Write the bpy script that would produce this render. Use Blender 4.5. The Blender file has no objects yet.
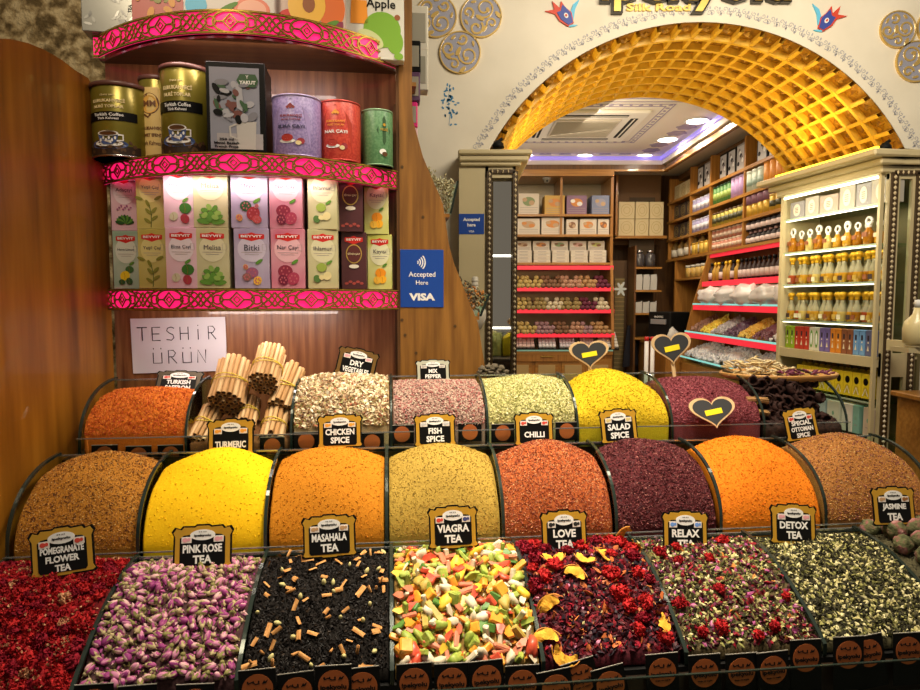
import bpy, math, random
import numpy as np
from mathutils import Vector, Matrix, Euler
random.seed(7); RNG = np.random.default_rng(7)
PI = math.pi
SC = bpy.context.scene
COL = SC.collection
CZ = 1.5                       # eye height above the floor
FOC = 640.0; TH = math.atan(45 / FOC)
ANG = math.radians(6.2); CA, SA = math.cos(ANG), math.sin(ANG)

# ---------------------------------------------------------------- frames
def D(u, v, z): return Vector((u * CA - v * SA, u * SA + v * CA, z + CZ))   # the stall's own axes
def W(x, y, z): return Vector((x, y, z + CZ))
def ray(px, py):
    up = (345 - py) / FOC
    return Vector(((px - 460) / FOC, math.cos(TH) + math.sin(TH) * up, -math.sin(TH) + math.cos(TH) * up))
def uz(px, py, v):
    d = ray(px, py); t = v / (-d.x * SA + d.y * CA)
    return (d.x * CA + d.y * SA) * t, d.z * t
def xz(px, py, y):
    d = ray(px, py); t = y / d.y
    return d.x * t, d.z * t

# ---------------------------------------------------------------- materials
MATS = {}
def _new(name):
    m = bpy.data.materials.new(name); m.use_nodes = True
    nt = m.node_tree; b = nt.nodes['Principled BSDF']
    return m, nt, b
def mat(name, col, rough=.55, metal=0, emit=None, es=1, trans=0, coat=0, alpha=1, ior=1.45, spec=.5):
    if name in MATS: return MATS[name]
    m, nt, b = _new(name)
    b.inputs['Base Color'].default_value = (*col, 1)
    b.inputs['Roughness'].default_value = rough
    b.inputs['Metallic'].default_value = metal
    b.inputs['Transmission Weight'].default_value = trans
    b.inputs['Coat Weight'].default_value = coat
    b.inputs['IOR'].default_value = ior
    b.inputs['Specular IOR Level'].default_value = spec
    if alpha < 1: b.inputs['Alpha'].default_value = alpha
    if emit:
        b.inputs['Emission Color'].default_value = (*emit, 1)
        b.inputs['Emission Strength'].default_value = es
    MATS[name] = m; return m
def ramp_mat(name, stops, scale=60, rough=.7, detail=6, stretch=(1, 1, 1), bump=0, bscale=None, metal=0, kind='noise', coat=0, spec=.5, dist=.002, rand=0):
    if name in MATS: return MATS[name]
    m, nt, b = _new(name); L = nt.links.new
    tc = nt.nodes.new('ShaderNodeTexCoord'); mp = nt.nodes.new('ShaderNodeMapping')
    mp.inputs['Scale'].default_value = stretch
    L(tc.outputs['Object'], mp.inputs['Vector'])
    if kind == 'noise':
        n = nt.nodes.new('ShaderNodeTexNoise'); n.inputs['Scale'].default_value = scale; n.inputs['Detail'].default_value = detail; out = n.outputs['Fac']
    elif kind == 'wave':
        n = nt.nodes.new('ShaderNodeTexWave'); n.inputs['Scale'].default_value = scale; n.inputs['Distortion'].default_value = 7; n.inputs['Detail'].default_value = detail; n.inputs['Detail Scale'].default_value = 1.5; out = n.outputs['Fac']
    else:
        n = nt.nodes.new('ShaderNodeTexVoronoi'); n.inputs['Scale'].default_value = scale; out = n.outputs['Color']
    L(mp.outputs[0], n.inputs['Vector'])
    cr = nt.nodes.new('ShaderNodeValToRGB'); e = cr.color_ramp.elements
    while len(e) < len(stops): e.new(.5)
    for i, (p, c) in enumerate(stops): e[i].position = p; e[i].color = (*c, 1)
    L(out, cr.inputs['Fac']); L(cr.outputs['Color'], b.inputs['Base Color'])
    b.inputs['Roughness'].default_value = rough; b.inputs['Metallic'].default_value = metal
    b.inputs['Coat Weight'].default_value = coat; b.inputs['Specular IOR Level'].default_value = spec
    if bump:
        n2 = nt.nodes.new('ShaderNodeTexNoise'); n2.inputs['Scale'].default_value = bscale or scale * 2; n2.inputs['Detail'].default_value = 5
        L(mp.outputs[0], n2.inputs['Vector'])
        bp = nt.nodes.new('ShaderNodeBump'); bp.inputs['Strength'].default_value = bump; bp.inputs['Distance'].default_value = dist
        L(n2.outputs['Fac'], bp.inputs['Height']); L(bp.outputs[0], b.inputs['Normal'])
    MATS[name] = m; return m
def wood(name, c1, c2, vert=True, rough=.4, coat=.2, sc=1.0):
    st = (26 * sc, 26 * sc, 1.6 * sc) if vert else (1.6 * sc, 26 * sc, 26 * sc)
    mid = tuple((a + b) / 2 for a, b in zip(c1, c2))
    return ramp_mat(name, [(.3, c1), (.5, mid), (.68, c2)], scale=2.2, rough=rough, detail=8, stretch=st, bump=.12, bscale=8, coat=coat, dist=.001)

# ---------------------------------------------------------------- mesh builder
FACE = Matrix.Rotation(PI / 2, 4, 'X')        # drawings made in x,y with thickness z -> upright, facing -y
def T(x, y, z): return Matrix.Translation((x, y, z))
def R(a, ax): return Matrix.Rotation(a, 4, ax)
_TXT = {}
def text_data(s, bold):
    k = (s, bold)
    if k not in _TXT:
        c = bpy.data.curves.new('lettering', 'FONT'); c.body = s; c.size = 1; c.extrude = .02; c.offset = bold; c.resolution_u = 2
        c.align_x = 'CENTER'; c.align_y = 'CENTER'
        o = bpy.data.objects.new('lettering', c); COL.objects.link(o)
        dg = bpy.context.evaluated_depsgraph_get()
        me = bpy.data.meshes.new_from_object(o.evaluated_get(dg))
        vs = [v.co.copy() for v in me.vertices]; fs = [tuple(p.vertices) for p in me.polygons]
        bpy.data.objects.remove(o); bpy.data.curves.remove(c); bpy.data.meshes.remove(me)
        if vs:
            xs = [v.x for v in vs]; ys = [v.y for v in vs]
            cx, cy = (min(xs) + max(xs)) / 2, (min(ys) + max(ys)) / 2
            vs = [Vector((v.x - cx, v.y - cy, v.z)) for v in vs]
            w, h = max(xs) - min(xs), max(ys) - min(ys)
        else: w = h = 1
        _TXT[k] = (vs, fs, w, h)
    return _TXT[k]
_CB = {}
class MB:
    def __init__(s): s.v = []; s.f = []; s.mi = []; s.sm = []; s.mats = []
    def slot(s, m):
        if m not in s.mats: s.mats.append(m)
        return s.mats.index(m)
    def add(s, vs, fs, m, M=None, smooth=False):
        o = len(s.v); k = s.slot(m)
        for v in vs:
            v = Vector(v); s.v.append(M @ v if M is not None else v)
        for f in fs: s.f.append(tuple(i + o for i in f)); s.mi.append(k); s.sm.append(smooth)
        return s
    def box(s, c, d, m, M=None):
        x, y, z = (k / 2 for k in d); cx, cy, cz = c
        vs = [(cx + a * x, cy + b * y, cz + e * z) for a in (-1, 1) for b in (-1, 1) for e in (-1, 1)]
        return s.add(vs, [(0, 1, 3, 2), (4, 6, 7, 5), (0, 4, 5, 1), (2, 3, 7, 6), (0, 2, 6, 4), (1, 5, 7, 3)], m, M)
    def cbox(s, c, d, m, M=None, r=.003):      # box with chamfered edges
        x, y, z = (k / 2 for k in d); r = min(r, x * .9, y * .9, z * .9); cx, cy, cz = c
        key = 'cb'
        if key not in _CB:
            import bmesh
            vs = []
            for a in (-1, 1):
                for b in (-1, 1):
                    for e in (-1, 1): vs += [(a, b, e, 0), (a, b, e, 1), (a, b, e, 2)]
            bm = bmesh.new()
            for a, b, e, k in vs: bm.verts.new([q * (1 if k == j else .8) for j, q in enumerate((a, b, e))])
            bm.verts.ensure_lookup_table()
            bmesh.ops.convex_hull(bm, input=bm.verts)
            bmesh.ops.dissolve_limit(bm, angle_limit=.01, verts=bm.verts, edges=bm.edges)
            bm.verts.index_update()
            out = [(tuple(1 if q > 0 else -1 for q in v.co), tuple(abs(q) > .9 for q in v.co)) for v in bm.verts]
            _CB[key] = (out, [tuple(v.index for v in f.verts) for f in bm.faces]); bm.free()
        out, fs = _CB[key]
        pts = []
        for sg, full in out:
            pts.append((cx + sg[0] * (x if full[0] else x - r), cy + sg[1] * (y if full[1] else y - r), cz + sg[2] * (z if full[2] else z - r)))
        return s.add(pts, fs, m, M)
    def lathe(s, prof, m, M=None, n=16, smooth=True, sx=1, sy=1):
        vs = []; fs = []; rows = []
        for r, z in prof:
            if r <= 1e-6: rows.append([len(vs)]); vs.append((0, 0, z))
            else:
                rows.append(list(range(len(vs), len(vs) + n)))
                vs += [(r * math.cos(2 * PI * i / n) * sx, r * math.sin(2 * PI * i / n) * sy, z) for i in range(n)]
        for a, b in zip(rows, rows[1:]):
            for i in range(n):
                j = (i + 1) % n
                q = [a[i % len(a)], a[j % len(a)], b[j % len(b)], b[i % len(b)]]
                q = [k for t, k in enumerate(q) if k not in q[:t]]
                if len(q) > 2: fs.append(tuple(q))
        if len(rows[0]) > 1: fs.append(tuple(reversed(rows[0])))
        if len(rows[-1]) > 1: fs.append(tuple(rows[-1]))
        return s.add(vs, fs, m, M, smooth)
    def tube(s, pts, r, m, M=None, n=8, caps=True, smooth=True):
        pts = [Vector(p) for p in pts]; rs = r if isinstance(r, (list, tuple)) else [r] * len(pts)
        vs = []; fs = []
        ref = Vector((0, 0, 1))
        for i, p in enumerate(pts):
            t = (pts[min(i + 1, len(pts) - 1)] - pts[max(i - 1, 0)]).normalized()
            if abs(t.dot(ref)) > .95: ref = Vector((1, 0, 0)) if abs(t.x) < .9 else Vector((0, 1, 0))
            a = t.cross(ref).normalized(); b = t.cross(a)
            vs += [p + (a * math.cos(2 * PI * k / n) + b * math.sin(2 * PI * k / n)) * rs[i] for k in range(n)]
        for i in range(len(pts) - 1):
            for k in range(n):
                j = (k + 1) % n; fs.append((i * n + k, i * n + j, (i + 1) * n + j, (i + 1) * n + k))
        if caps: fs.append(tuple(range(n - 1, -1, -1))); fs.append(tuple(range((len(pts) - 1) * n, len(pts) * n)))
        return s.add(vs, fs, m, M, smooth)
    def prism(s, poly, d, m, M=None, z0=0):
        n = len(poly); a = sum(p[0] * q[1] - q[0] * p[1] for p, q in zip(poly, poly[1:] + poly[:1]))
        if a < 0: poly = poly[::-1]
        vs = [(x, y, z0) for x, y in poly] + [(x, y, z0 + d) for x, y in poly]
        fs = [tuple(range(n - 1, -1, -1)), tuple(range(n, 2 * n))] + [(i, (i + 1) % n, n + (i + 1) % n, n + i) for i in range(n)]
        return s.add(vs, fs, m, M)
    def disc(s, cx, cy, rx, ry, d, m, M=None, z0=0, n=20, rot=0):
        c, q = math.cos(rot), math.sin(rot)
        p = []
        for i in range(n):
            x, y = rx * math.cos(2 * PI * i / n), ry * math.sin(2 * PI * i / n); p.append((cx + x * c - y * q, cy + x * q + y * c))
        return s.prism(p, d, m, M, z0)
    def ribbon(s, pts, w, d, m, M=None, z0=0, closed=False):   # flat strip drawn along a 2D line
        n = len(pts); L = []; Rr = []
        for i in range(n):
            a = Vector(pts[(i - 1) % n if closed else max(i - 1, 0)]); b = Vector(pts[(i + 1) % n if closed else min(i + 1, n - 1)])
            t = (b - a); t = t.normalized() if t.length > 1e-9 else Vector((1, 0)); nn = Vector((-t.y, t.x)) * w / 2
            p = Vector(pts[i]); L.append(p + nn); Rr.append(p - nn)
        vs = [(p.x, p.y, z0) for p in L] + [(p.x, p.y, z0) for p in Rr] + [(p.x, p.y, z0 + d) for p in L] + [(p.x, p.y, z0 + d) for p in Rr]
        fs = []
        for i in range(n if closed else n - 1):
            j = (i + 1) % n
            fs += [(2 * n + i, 3 * n + i, 3 * n + j, 2 * n + j), (i, j, n + j, n + i), (i, 2 * n + i, 2 * n + j, j), (n + i, n + j, 3 * n + j, 3 * n + i)]
        return s.add(vs, fs, m, M)
    def text(s, t, x, y, w, m, M=None, z0=0, h=None, bold=.012, rot=0, d=.0006):
        vs, fs, tw, th = text_data(t, bold)
        if not fs: return s
        k = w / tw; ky = (h / th) if h else k
        m2 = T(x, y, z0) @ R(rot, 'Z') @ Matrix.Diagonal((k, ky, d / .04, 1))
        vs2 = [m2 @ (v + Vector((0, 0, .02))) for v in vs]
        return s.add(vs2, fs, m, M)
    def blob(s, c, r, m, M=None, seed=0, amp=.15, lv=2, freq=3):
        vs, fs = ico(lv); rr = random.Random(seed)
        ph = [rr.uniform(0, 6) for _ in range(6)]
        out = []
        for v in vs:
            k = 1 + amp * (math.sin(v.x * freq + ph[0]) * math.sin(v.y * freq + ph[1]) + math.sin(v.z * freq * 1.7 + ph[2]) * .5 + math.sin((v.x + v.y) * freq * 2.3 + ph[3]) * .4)
            out.append((c[0] + v.x * k * r[0], c[1] + v.y * k * r[1], c[2] + v.z * k * r[2]))
        return s.add(out, fs, m, M, True)
    def mesh(s, name):
        me = bpy.data.meshes.new(name); me.from_pydata([tuple(v) for v in s.v], [], s.f)
        for m in s.mats: me.materials.append(m)
        me.polygons.foreach_set('material_index', s.mi); me.polygons.foreach_set('use_smooth', s.sm); me.update()
        return me
    def build(s, name, parent=None, loc=None, rot=None):
        o = bpy.data.objects.new(name, s.mesh(name)); COL.objects.link(o)
        if parent: o.parent = parent
        if loc is not None: o.location = loc
        if rot is not None: o.rotation_euler = rot
        return o
_ICO = {}
def ico(lv):
    if lv not in _ICO:
        import bmesh
        bm = bmesh.new(); bmesh.ops.create_icosphere(bm, subdivisions=lv, radius=1)
        _ICO[lv] = ([v.co.copy() for v in bm.verts], [tuple(v.index for v in f.verts) for f in bm.faces]); bm.free()
    return _ICO[lv]
def tag(o, label=None, cat=None, group=None, kind=None):
    if label: o['label'] = label
    if cat: o['category'] = cat
    if group: o['group'] = group
    if kind: o['kind'] = kind
    return o
def empty(name, loc, rz=0, label=None, cat=None, group=None, rot=None):
    o = bpy.data.objects.new(name, None); COL.objects.link(o); o.location = loc
    o.rotation_euler = rot if rot is not None else (0, 0, rz); o.empty_display_size = .02
    return tag(o, label, cat, group)
KIDS = {}
def copy_tree(o, parent=None):
    c = o.copy(); COL.objects.link(c)
    if parent is not None: c.parent = parent
    for ch in [x for x in o.children]: copy_tree(ch, c)
    return c
def struct(o, label=None): o['kind'] = 'structure'; o['label'] = label or o.name.replace('_', ' '); return o
ORD = ['leftmost', 'second', 'third', 'fourth', 'fifth', 'sixth', 'seventh', 'eighth', 'ninth', 'tenth', 'eleventh', 'twelfth', 'thirteenth', 'fourteenth', 'fifteenth', 'sixteenth', 'seventeenth', 'eighteenth', 'nineteenth', 'twentieth', 'twenty-first', 'twenty-second', 'twenty-third', 'twenty-fourth']
def nth(i, n):
    if i == 0: return 'leftmost'
    if i == n - 1: return 'rightmost'
    return ORD[i] + ' from left'

# ---------------------------------------------------------------- common materials
BLACK = mat('black_gloss', (.004, .004, .004), .4, spec=.2)
BLACKM = mat('black_matt', (.006, .006, .006), .6, spec=.2)
WHITE = mat('white_print', (.8, .8, .78), .5)
CREAM = mat('cream_paint', (.72, .62, .42), .45)
GOLD = mat('gold_metal', (.75, .5, .12), .25, 1)
GOLDP = mat('gold_paint', (.58, .32, .03), .35, .25)
SILVER = mat('silver_metal', (.6, .6, .62), .25, 1)
STEEL = mat('steel_edge', (.35, .38, .38), .25, .8)
RED = mat('red_print', (.6, .02, .015), .45)
YEL = mat('yellow_print', (.85, .62, .03), .5)
GRN = mat('green_print', (.12, .3, .04), .5)
DGRN = mat('dark_green_print', (.03, .09, .03), .5)
def thin_glass(name, tint, gl=.06):
    m = bpy.data.materials.new(name); m.use_nodes = True; nt = m.node_tree; nt.nodes.remove(nt.nodes['Principled BSDF'])
    tr = nt.nodes.new('ShaderNodeBsdfTransparent'); tr.inputs[0].default_value = (*tint, 1)
    g = nt.nodes.new('ShaderNodeBsdfGlossy'); g.inputs['Roughness'].default_value = .04; g.inputs[0].default_value = (.9, 1, .95, 1)
    lw = nt.nodes.new('ShaderNodeLayerWeight'); lw.inputs['Blend'].default_value = gl
    mx = nt.nodes.new('ShaderNodeMixShader'); nt.links.new(lw.outputs['Fresnel'], mx.inputs[0]); nt.links.new(tr.outputs[0], mx.inputs[1]); nt.links.new(g.outputs[0], mx.inputs[2])
    nt.links.new(mx.outputs[0], nt.nodes['Material Output'].inputs[0]); MATS[name] = m; return m
GLASSG = thin_glass('greenish_glass', (.90, .96, .92))
GLEDGE = mat('glass_edge', (.028, .042, .034), .12, .4, spec=.9)
GLASS = thin_glass('clear_glass', (.94, .98, .95))
BLUE = mat('card_blue', (.01, .06, .33), .4)
# ================================================================= setting
plaster = ramp_mat('cream_plaster', [(.35, (.68, .63, .51)), (.65, (.77, .72, .60))], scale=3, rough=.8, bump=.1, bscale=60)
stone = ramp_mat('rough_plaster', [(.38, (.13, .085, .03)), (.5, (.36, .26, .12)), (.62, (.62, .49, .27))], scale=26, rough=.95, detail=10, bump=1, bscale=38, dist=.03)
ceilm = mat('ceiling_white', (.74, .69, .60), .8)
brown = wood('brown_wood', (.08, .033, .008), (.16, .07, .018))
oak = wood('honey_wood', (.27, .11, .018), (.42, .19, .035))
oakh = wood('honey_wood_board', (.29, .125, .02), (.46, .22, .045), vert=False)
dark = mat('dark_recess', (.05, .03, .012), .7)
# floor, walls, ceiling
FH = 2.2   # height of facade top above the eye
b = MB(); b.box((1, 4, -.05), (8, 10, .1), ramp_mat('floor_tile', [(.4, (.16, .11, .06)), (.6, (.22, .16, .09))], scale=4, rough=.35)); struct(b.build('floor'), 'brown tiled shop floor')
YB = 7.5
b = MB(); b.box((.9, YB + .3, CZ + .2), (5.6, .1, 3.6), brown); struct(b.build('wall_back'), 'brown wooden back wall of the shop')
b = MB(); b.box((2.75, 6.0, CZ + .2), (.1, 3.6, 3.6), brown); struct(b.build('wall_right'), 'brown wooden right wall behind the shelves')
b = MB(); b.box((-1.2, 5.6, CZ + .2), (.1, 4.4, 3.6), brown); struct(b.build('wall_left'), 'brown wall at the left of the shop room')
# rough plaster wall behind the tea stall
b = MB()
nx, nz = 110, 90
vs = []; fs = []
for j in range(nz + 1):
    for i in range(nx + 1):
        x = -3.3 + 3.3 * i / nx; z = 3.7 * j / nz
        y = .022 * math.sin(x * 9 + 3 * math.sin(z * 5)) * math.sin(z * 11 + 2 * math.sin(x * 7)) + random.uniform(-.012, .012)
        vs.append((x, -abs(y), z))
for j in range(nz):
    for i in range(nx): a = j * (nx + 1) + i; fs.append((a, a + 1, a + nx + 2, a + nx + 1))
b.add(vs, fs, stone, None, True); b.box((-1.65, .06, 1.85), (3.3, .1, 3.7), stone)
struct(b.build('wall_stone', loc=D(-.05, 2.62, -CZ), rot=(0, 0, ANG)), 'rough brown stone plaster wall')
# ---- white facade with the arch
YF, YV = 3.3, 4.3
xl, zl = xz(490, 147, YF); xr, zr = xz(905, 150, YF); _, za = xz(690, 22, YF)
fcx = (xl + xr) / 2; fr = (xr - xl) / 2; zs = .765; fh = za - zs
bl, _ = xz(486, 172, YV); br, _ = xz(797, 172, YV); _, zba = xz(643, 92, YV)
bcx = (bl + br) / 2; brr = (br - bl) / 2; bh = zba - .80; bzs = .80
def circ(half, h):      # circular segment through both feet and the apex
    Rr = (half * half + h * h) / (2 * h); a = math.asin(min(1, half / Rr)); return Rr, a
def arcpt(cx, half, h, z0, t):
    Rr, a = circ(half, h); th = -a + 2 * a * t
    return cx + Rr * math.sin(th), z0 + h - Rr + Rr * math.cos(th)
def vault(t, q, off=0):  # t along the arch, q into depth, off = distance in from the surface
    x0, z0 = arcpt(fcx, fr, fh, zs, t); x1, z1 = arcpt(bcx, brr, bh, bzs, t)
    x, z = x0 + (x1 - x0) * q, z0 + (z1 - z0) * q
    cx, cz = fcx + (bcx - fcx) * q, zs - .35
    d = Vector((cx - x, 0, cz - z)).normalized()
    return Vector((x, YF + (YV - YF) * q, z + CZ)) + d * off
NA = 64
arc = [arcpt(fcx, fr, fh, zs, i / NA) for i in range(NA + 1)]
b = MB()
top = 2.3; X0, X1 = -.55, 4.2
poly = [(X0, -CZ), (X0, top), (X1, top), (X1, -CZ), (2.37, -CZ), (2.37, zs - .01)] + arc[::-1] + [(arc[0][0], -CZ)]
b.prism(poly, .1, plaster, T(0, YF, CZ) @ FACE, z0=-.1)
struct(b.build('wall_front'), 'cream plaster shop front with a wide arch')
# golden lattice of the vault
vback = ramp_mat('vault_gold_dark', [(.35, (.20, .085, .004)), (.65, (.38, .18, .008))], scale=40, rough=.45, bump=.8, bscale=90)
vgold = ramp_mat('vault_gold_light', [(.3, (.62, .36, .03)), (.7, (.78, .50, .06))], scale=25, rough=.4, bump=.2)
b = MB(); NT, NQ = 80, 12; vs = []; fs = []
for i in range(NT + 1):
    for j in range(NQ + 1): vs.append(vault(i / NT, j / NQ, .003))
for i in range(NT):
    for j in range(NQ): a = i * (NQ + 1) + j; fs.append((a, a + 1, a + NQ + 2, a + NQ + 1))
vs += [vault(i / NT, j, -.06) for i in range(NT + 1) for j in (0, 1)]
b.add(vs, fs, vback, None, False)
struct(b.build('trim_1'), 'dark gold lining of the arched vault')
b = MB()
def rib(path_fn, n, w, h, wdir):
    vs = []; fs = []
    for i in range(n + 1):
        t = i / n
        for sgn in (-1, 1):
            for off in (0.0, h): vs.append(path_fn(t, sgn, off))
    for i in range(n):
        a = i * 4; c = a + 4
        fs.extend([(a, a + 1, c + 1, c), (a + 1, a + 3, c + 3, c + 1), (a + 3, a + 2, c + 2, c + 3)])
    b.add(vs, fs, vgold)
NRA, NRQ = 24, 8
for k in range(NRA + 1):
    t0 = k / NRA; wt = .0042
    rib(lambda t, s, o, t0=t0: vault(min(1, max(0, t0 + s * wt)), t, o), 10, .02, .032, 0)
for k in range(1, NRQ + 1):
    q0 = k / NRQ; wq = .011
    rib(lambda t, s, o, q0=q0: vault(t, min(1, max(0, q0 + s * wq)), o), 80, .02, .036, 0)
for i in range(NRA):
    for j in range(NRQ):
        c = vault((i + .5) / NRA, (j + .5) / NRQ, .004)
        ux = (vault((i + .8) / NRA, (j + .5) / NRQ, .004) - c); uy = (vault((i + .5) / NRA, (j + .8) / NRQ, .004) - c)
        nn = ux.cross(uy).normalized() * -.016
        if (c + nn - Vector((fcx, c.y, CZ))).length > (c - Vector((fcx, c.y, CZ))).length: nn = -nn
        vs = [c + ux, c + (ux + uy) * .33, c + uy, c + (uy - ux) * .33, c - ux, c - (ux + uy) * .33, c - uy, c + (ux - uy) * .33, c + nn]
        b.add(vs, [(q, (q + 1) % 8, 8) for q in range(8)], vback)
struct(b.build('trim_2'), 'bright gold lattice of square coffers inside the arch')
# lace border painted round the arch
b = MB(); lace = mat('lace_grey_blue', (.38, .38, .42), .6)
for k in range(58):
    t = (k + .5) / 58; x, z = arcpt(fcx, fr + .075, fh + .075, zs - .02, t); x2, z2 = arcpt(fcx, fr + .075, fh + .075, zs - .02, t + .01)
    a = math.atan2(z2 - z, x2 - x); M = T(0, YF, CZ) @ FACE @ T(x, z, .001) @ R(a, 'Z')
    for q in range(3):
        rr = .014; cc = .006 * (q - 1) * 2.4
        pts = [(cc * 1.2 + rr * math.cos(PI * .28 * i + k) * (1 - .11 * i), rr * math.sin(PI * .28 * i + k) * (1 - .11 * i) + (.012 if q == 1 else -.006)) for i in range(9)]
        b.ribbon(pts, .0028, .001, lace, M)
    b.disc(.02, .014, .004, .007, .001, lace, M); b.disc(-.018, -.014, .004, .007, .001, lace, M)
struct(b.build('trim_3'), 'grey lace pattern painted around the arch')
# ceiling of the shop room: low soffit, cove, raised field
b = MB(); zc0, zc1 = 1.43, 1.52; sx1, sy1 = 2.14, 6.9
b.box((2.55, 5.9, CZ + zc0 + .12), (.82, 3.2, .24), ceilm); b.box((.45, 7.2, CZ + zc0 + .12), (3.4, .6, .24), ceilm)
b.box((.45, 5.6, CZ + zc1 + .12), (3.4, 2.6, .2), ceilm)
struct(b.build('ceiling'), 'cream ceiling with a recessed field')
b = MB(); cove = mat('cove_glow', (.35, .3, .8), .5, emit=(.25, .18, .8), es=.55)
b.box((.45, sy1 - .012, CZ + .5 * (zc0 + zc1) + .02), (3.36, .02, .035), cove); b.box((sx1 - .012, 5.6, CZ + .5 * (zc0 + zc1) + .02), (.02, 2.6, .035), cove)
tag(b.build('cove_light'), 'violet light strip glowing in the ceiling recess', 'light strip')
b = MB(); b.box((.7, 6.9, CZ + 1.40), (3.0, .06, .05), brown); b.box((2.2, 5.9, CZ + 1.40), (.06, 2.0, .05), brown)
b.box((.7, 6.88, CZ + 1.365), (3.0, .03, .02), oakh); b.box((2.17, 5.9, CZ + 1.365), (.03, 2.0, .02), oak)
struct(b.build('trim_4'), 'brown wooden cornice above the shelves')
# round ceiling patches painted between the lamps, spot lamps
patch = mat('ceiling_violet_patch', (.32, .28, .38), .7)
lamp_em = mat('lamp_disc', (1, 1, 1), .5, emit=(1, .93, .82), es=13)
spots = [(525, 157), (584, 157), (643.5, 157), (667.5, 141), (697, 122.5)]
pos = []
for px, py in spots:
    d = ray(px, py); t = zc1 / d.z; pos.append((d.x * t, d.y * t))
for i, (x, y) in enumerate(pos):
    r = empty('ceiling_spotlight', W(x, y, zc1 + .018), 0, 'round recessed ceiling spotlight, %s of the row' % nth(i, 5), 'ceiling light', 'recessed ceiling spotlights')
    b = MB(); b.lathe([(.098, 0), (.105, -.006), (.098, -.012), (.085, -.006)], WHITE, n=24); b.build('trim_ring', r)
    b = MB(); b.lathe([(0, -.008), (.086, -.008), (.086, -.002), (0, -.002)], lamp_em, n=24); b.build('lamp_lens', r)
b = MB()
for (x0, y0), (x1, y1) in zip(pos, pos[1:]):
    n = 2
    for k in range(n):
        t = (k + 1) / (n + 1); x, y = x0 + (x1 - x0) * t, y0 + (y1 - y0) * t
        pts = [(x + .085 * math.cos(w) * (1 + .12 * math.cos(6 * w)), y + .085 * math.sin(w) * (1 + .12 * math.cos(6 * w))) for w in [2 * PI * i / 30 for i in range(30)]]
        b.prism(pts, .004, patch, T(0, 0, CZ + zc1 + .016))
struct(b.build('trim_5'), 'violet flower patches on the ceiling between the lamps')
b = MB(); cxa, cya = 1.08, 5.78
for s_ in (.62, .56):
    b.ribbon([(cxa - s_, cya - s_), (cxa + s_, cya - s_), (cxa + s_, cya + s_), (cxa - s_, cya + s_)], .012, .004, patch, T(0, 0, CZ + zc1 + .016), closed=True)
for k in range(60):
    a = k / 60 * 4; e = a % 1 * 1.18 - .59; sd = int(a)
    x, y = [(e, -.59), (.59, e), (-e, .59), (-.59, -e)][sd]
    b.disc(cxa + x, cya + y, .02, .012, .004, patch, T(0, 0, CZ + zc1 + .016), n=8, rot=k)
b.ribbon([(-.3, 5.02), (2.1, 5.02)], .014, .004, patch, T(0, 0, CZ + zc1 + .016)); b.ribbon([(-.3, 5.1), (2.1, 5.1)], .014, .004, patch, T(0, 0, CZ + zc1 + .016))
struct(b.build('trim_6'), 'grey ornament lines on the ceiling')
# ceiling cassette
r = empty('air_conditioner', W(cxa, cya, zc1 + .02), 0, 'square ceiling air conditioner with central grille and dark slots', 'air conditioner')
acm = mat('ac_plastic', (.74, .7, .62), .5)
b = MB(); b.cbox((0, 0, -.012), (.95, .95, .03), acm, r=.01); b.build('panel', r)
b = MB(); b.cbox((0, 0, -.032), (.56, .56, .014), mat('ac_grille', (.52, .47, .38), .5), r=.005)
for k in range(17): b.box((0, -.24 + k * .03, -.041), (.52, .006, .006), mat('ac_grille_slat', (.36, .32, .25), .5))
b.build('grille', r)
for k, (x, y, w, d) in enumerate([(0, -.38, .62, .06), (0, .38, .62, .06), (-.38, 0, .06, .62), (.38, 0, .06, .62)]):
    b = MB(); b.box((x, y, -.0285), (w, d, .006), BLACKM); b.box((x, y, -.033), (w if w > d else .012, d if d > w else .012, .004), acm); b.build('air_outlet', r)
# ---- facade ornaments
medm = mat('medallion_silver', (.55, .56, .68), .25, .6); medg = mat('medallion_gold', (.72, .5, .16), .35, .6)
def medallion(px, py, rpx, label, mir, seed):
    x, z = xz(px, py, YF); R_ = rpx * YF / 640
    r = empty('wall_medallion', W(x, YF, z), 0, label, 'wall ornament', 'round medallions on the shop front', rot=(0, 0, 0))
    b = MB(); b.disc(0, 0, R_, R_, .008, medm, FACE, n=36); b.build('disc', r)
    b = MB()
    b.ribbon([(R_ * math.cos(2 * PI * i / 40), R_ * math.sin(2 * PI * i / 40)) for i in range(40)], .006, .013, medg, FACE, closed=True)
    M = FACE @ R(seed, 'Z') @ Matrix.Diagonal((mir, 1, 1, 1)) if mir > 0 else FACE @ R(seed, 'Z')
    def curl(cx, cy, a0, s, turns=1.25, w=.008, dirn=1):
        pts = [(cx + s * (1 - .62 * q) * math.cos(a0 + dirn * turns * 2 * PI * q), cy + s * (1 - .62 * q) * math.sin(a0 + dirn * turns * 2 * PI * q)) for q in [i / 22 for i in range(23)]]
        b.ribbon(pts, w, .004, medg, M, z0=.008)
        b.disc(pts[-1][0], pts[-1][1], s * .26, s * .18, .005, medg, M, z0=.008, n=10)
    s = R_
    curl(.28 * s, -.32 * s, PI * .7, .48 * s); curl(-.4 * s, .45 * s, -PI * .4, .36 * s, 1.0, .010, -1); curl(.42 * s, .5 * s, PI, .28 * s, .9, .010)
    curl(-.52 * s, -.35 * s, PI * .5, .26 * s, .9, .009, -1)
    for cx, cy, rr, aa in [(-.05, .08, .24, .6), (-.62, .1, .2, 2), (.05, .78, .15, .2), (-.3, -.8, .22, .3), (.78, .05, .14, 1.3)]:
        b.disc(cx * s, cy * s, rr * s, rr * s * .42, .005, medg, M, z0=.008, n=12, rot=aa)
    b.build('scrollwork', r)
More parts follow.
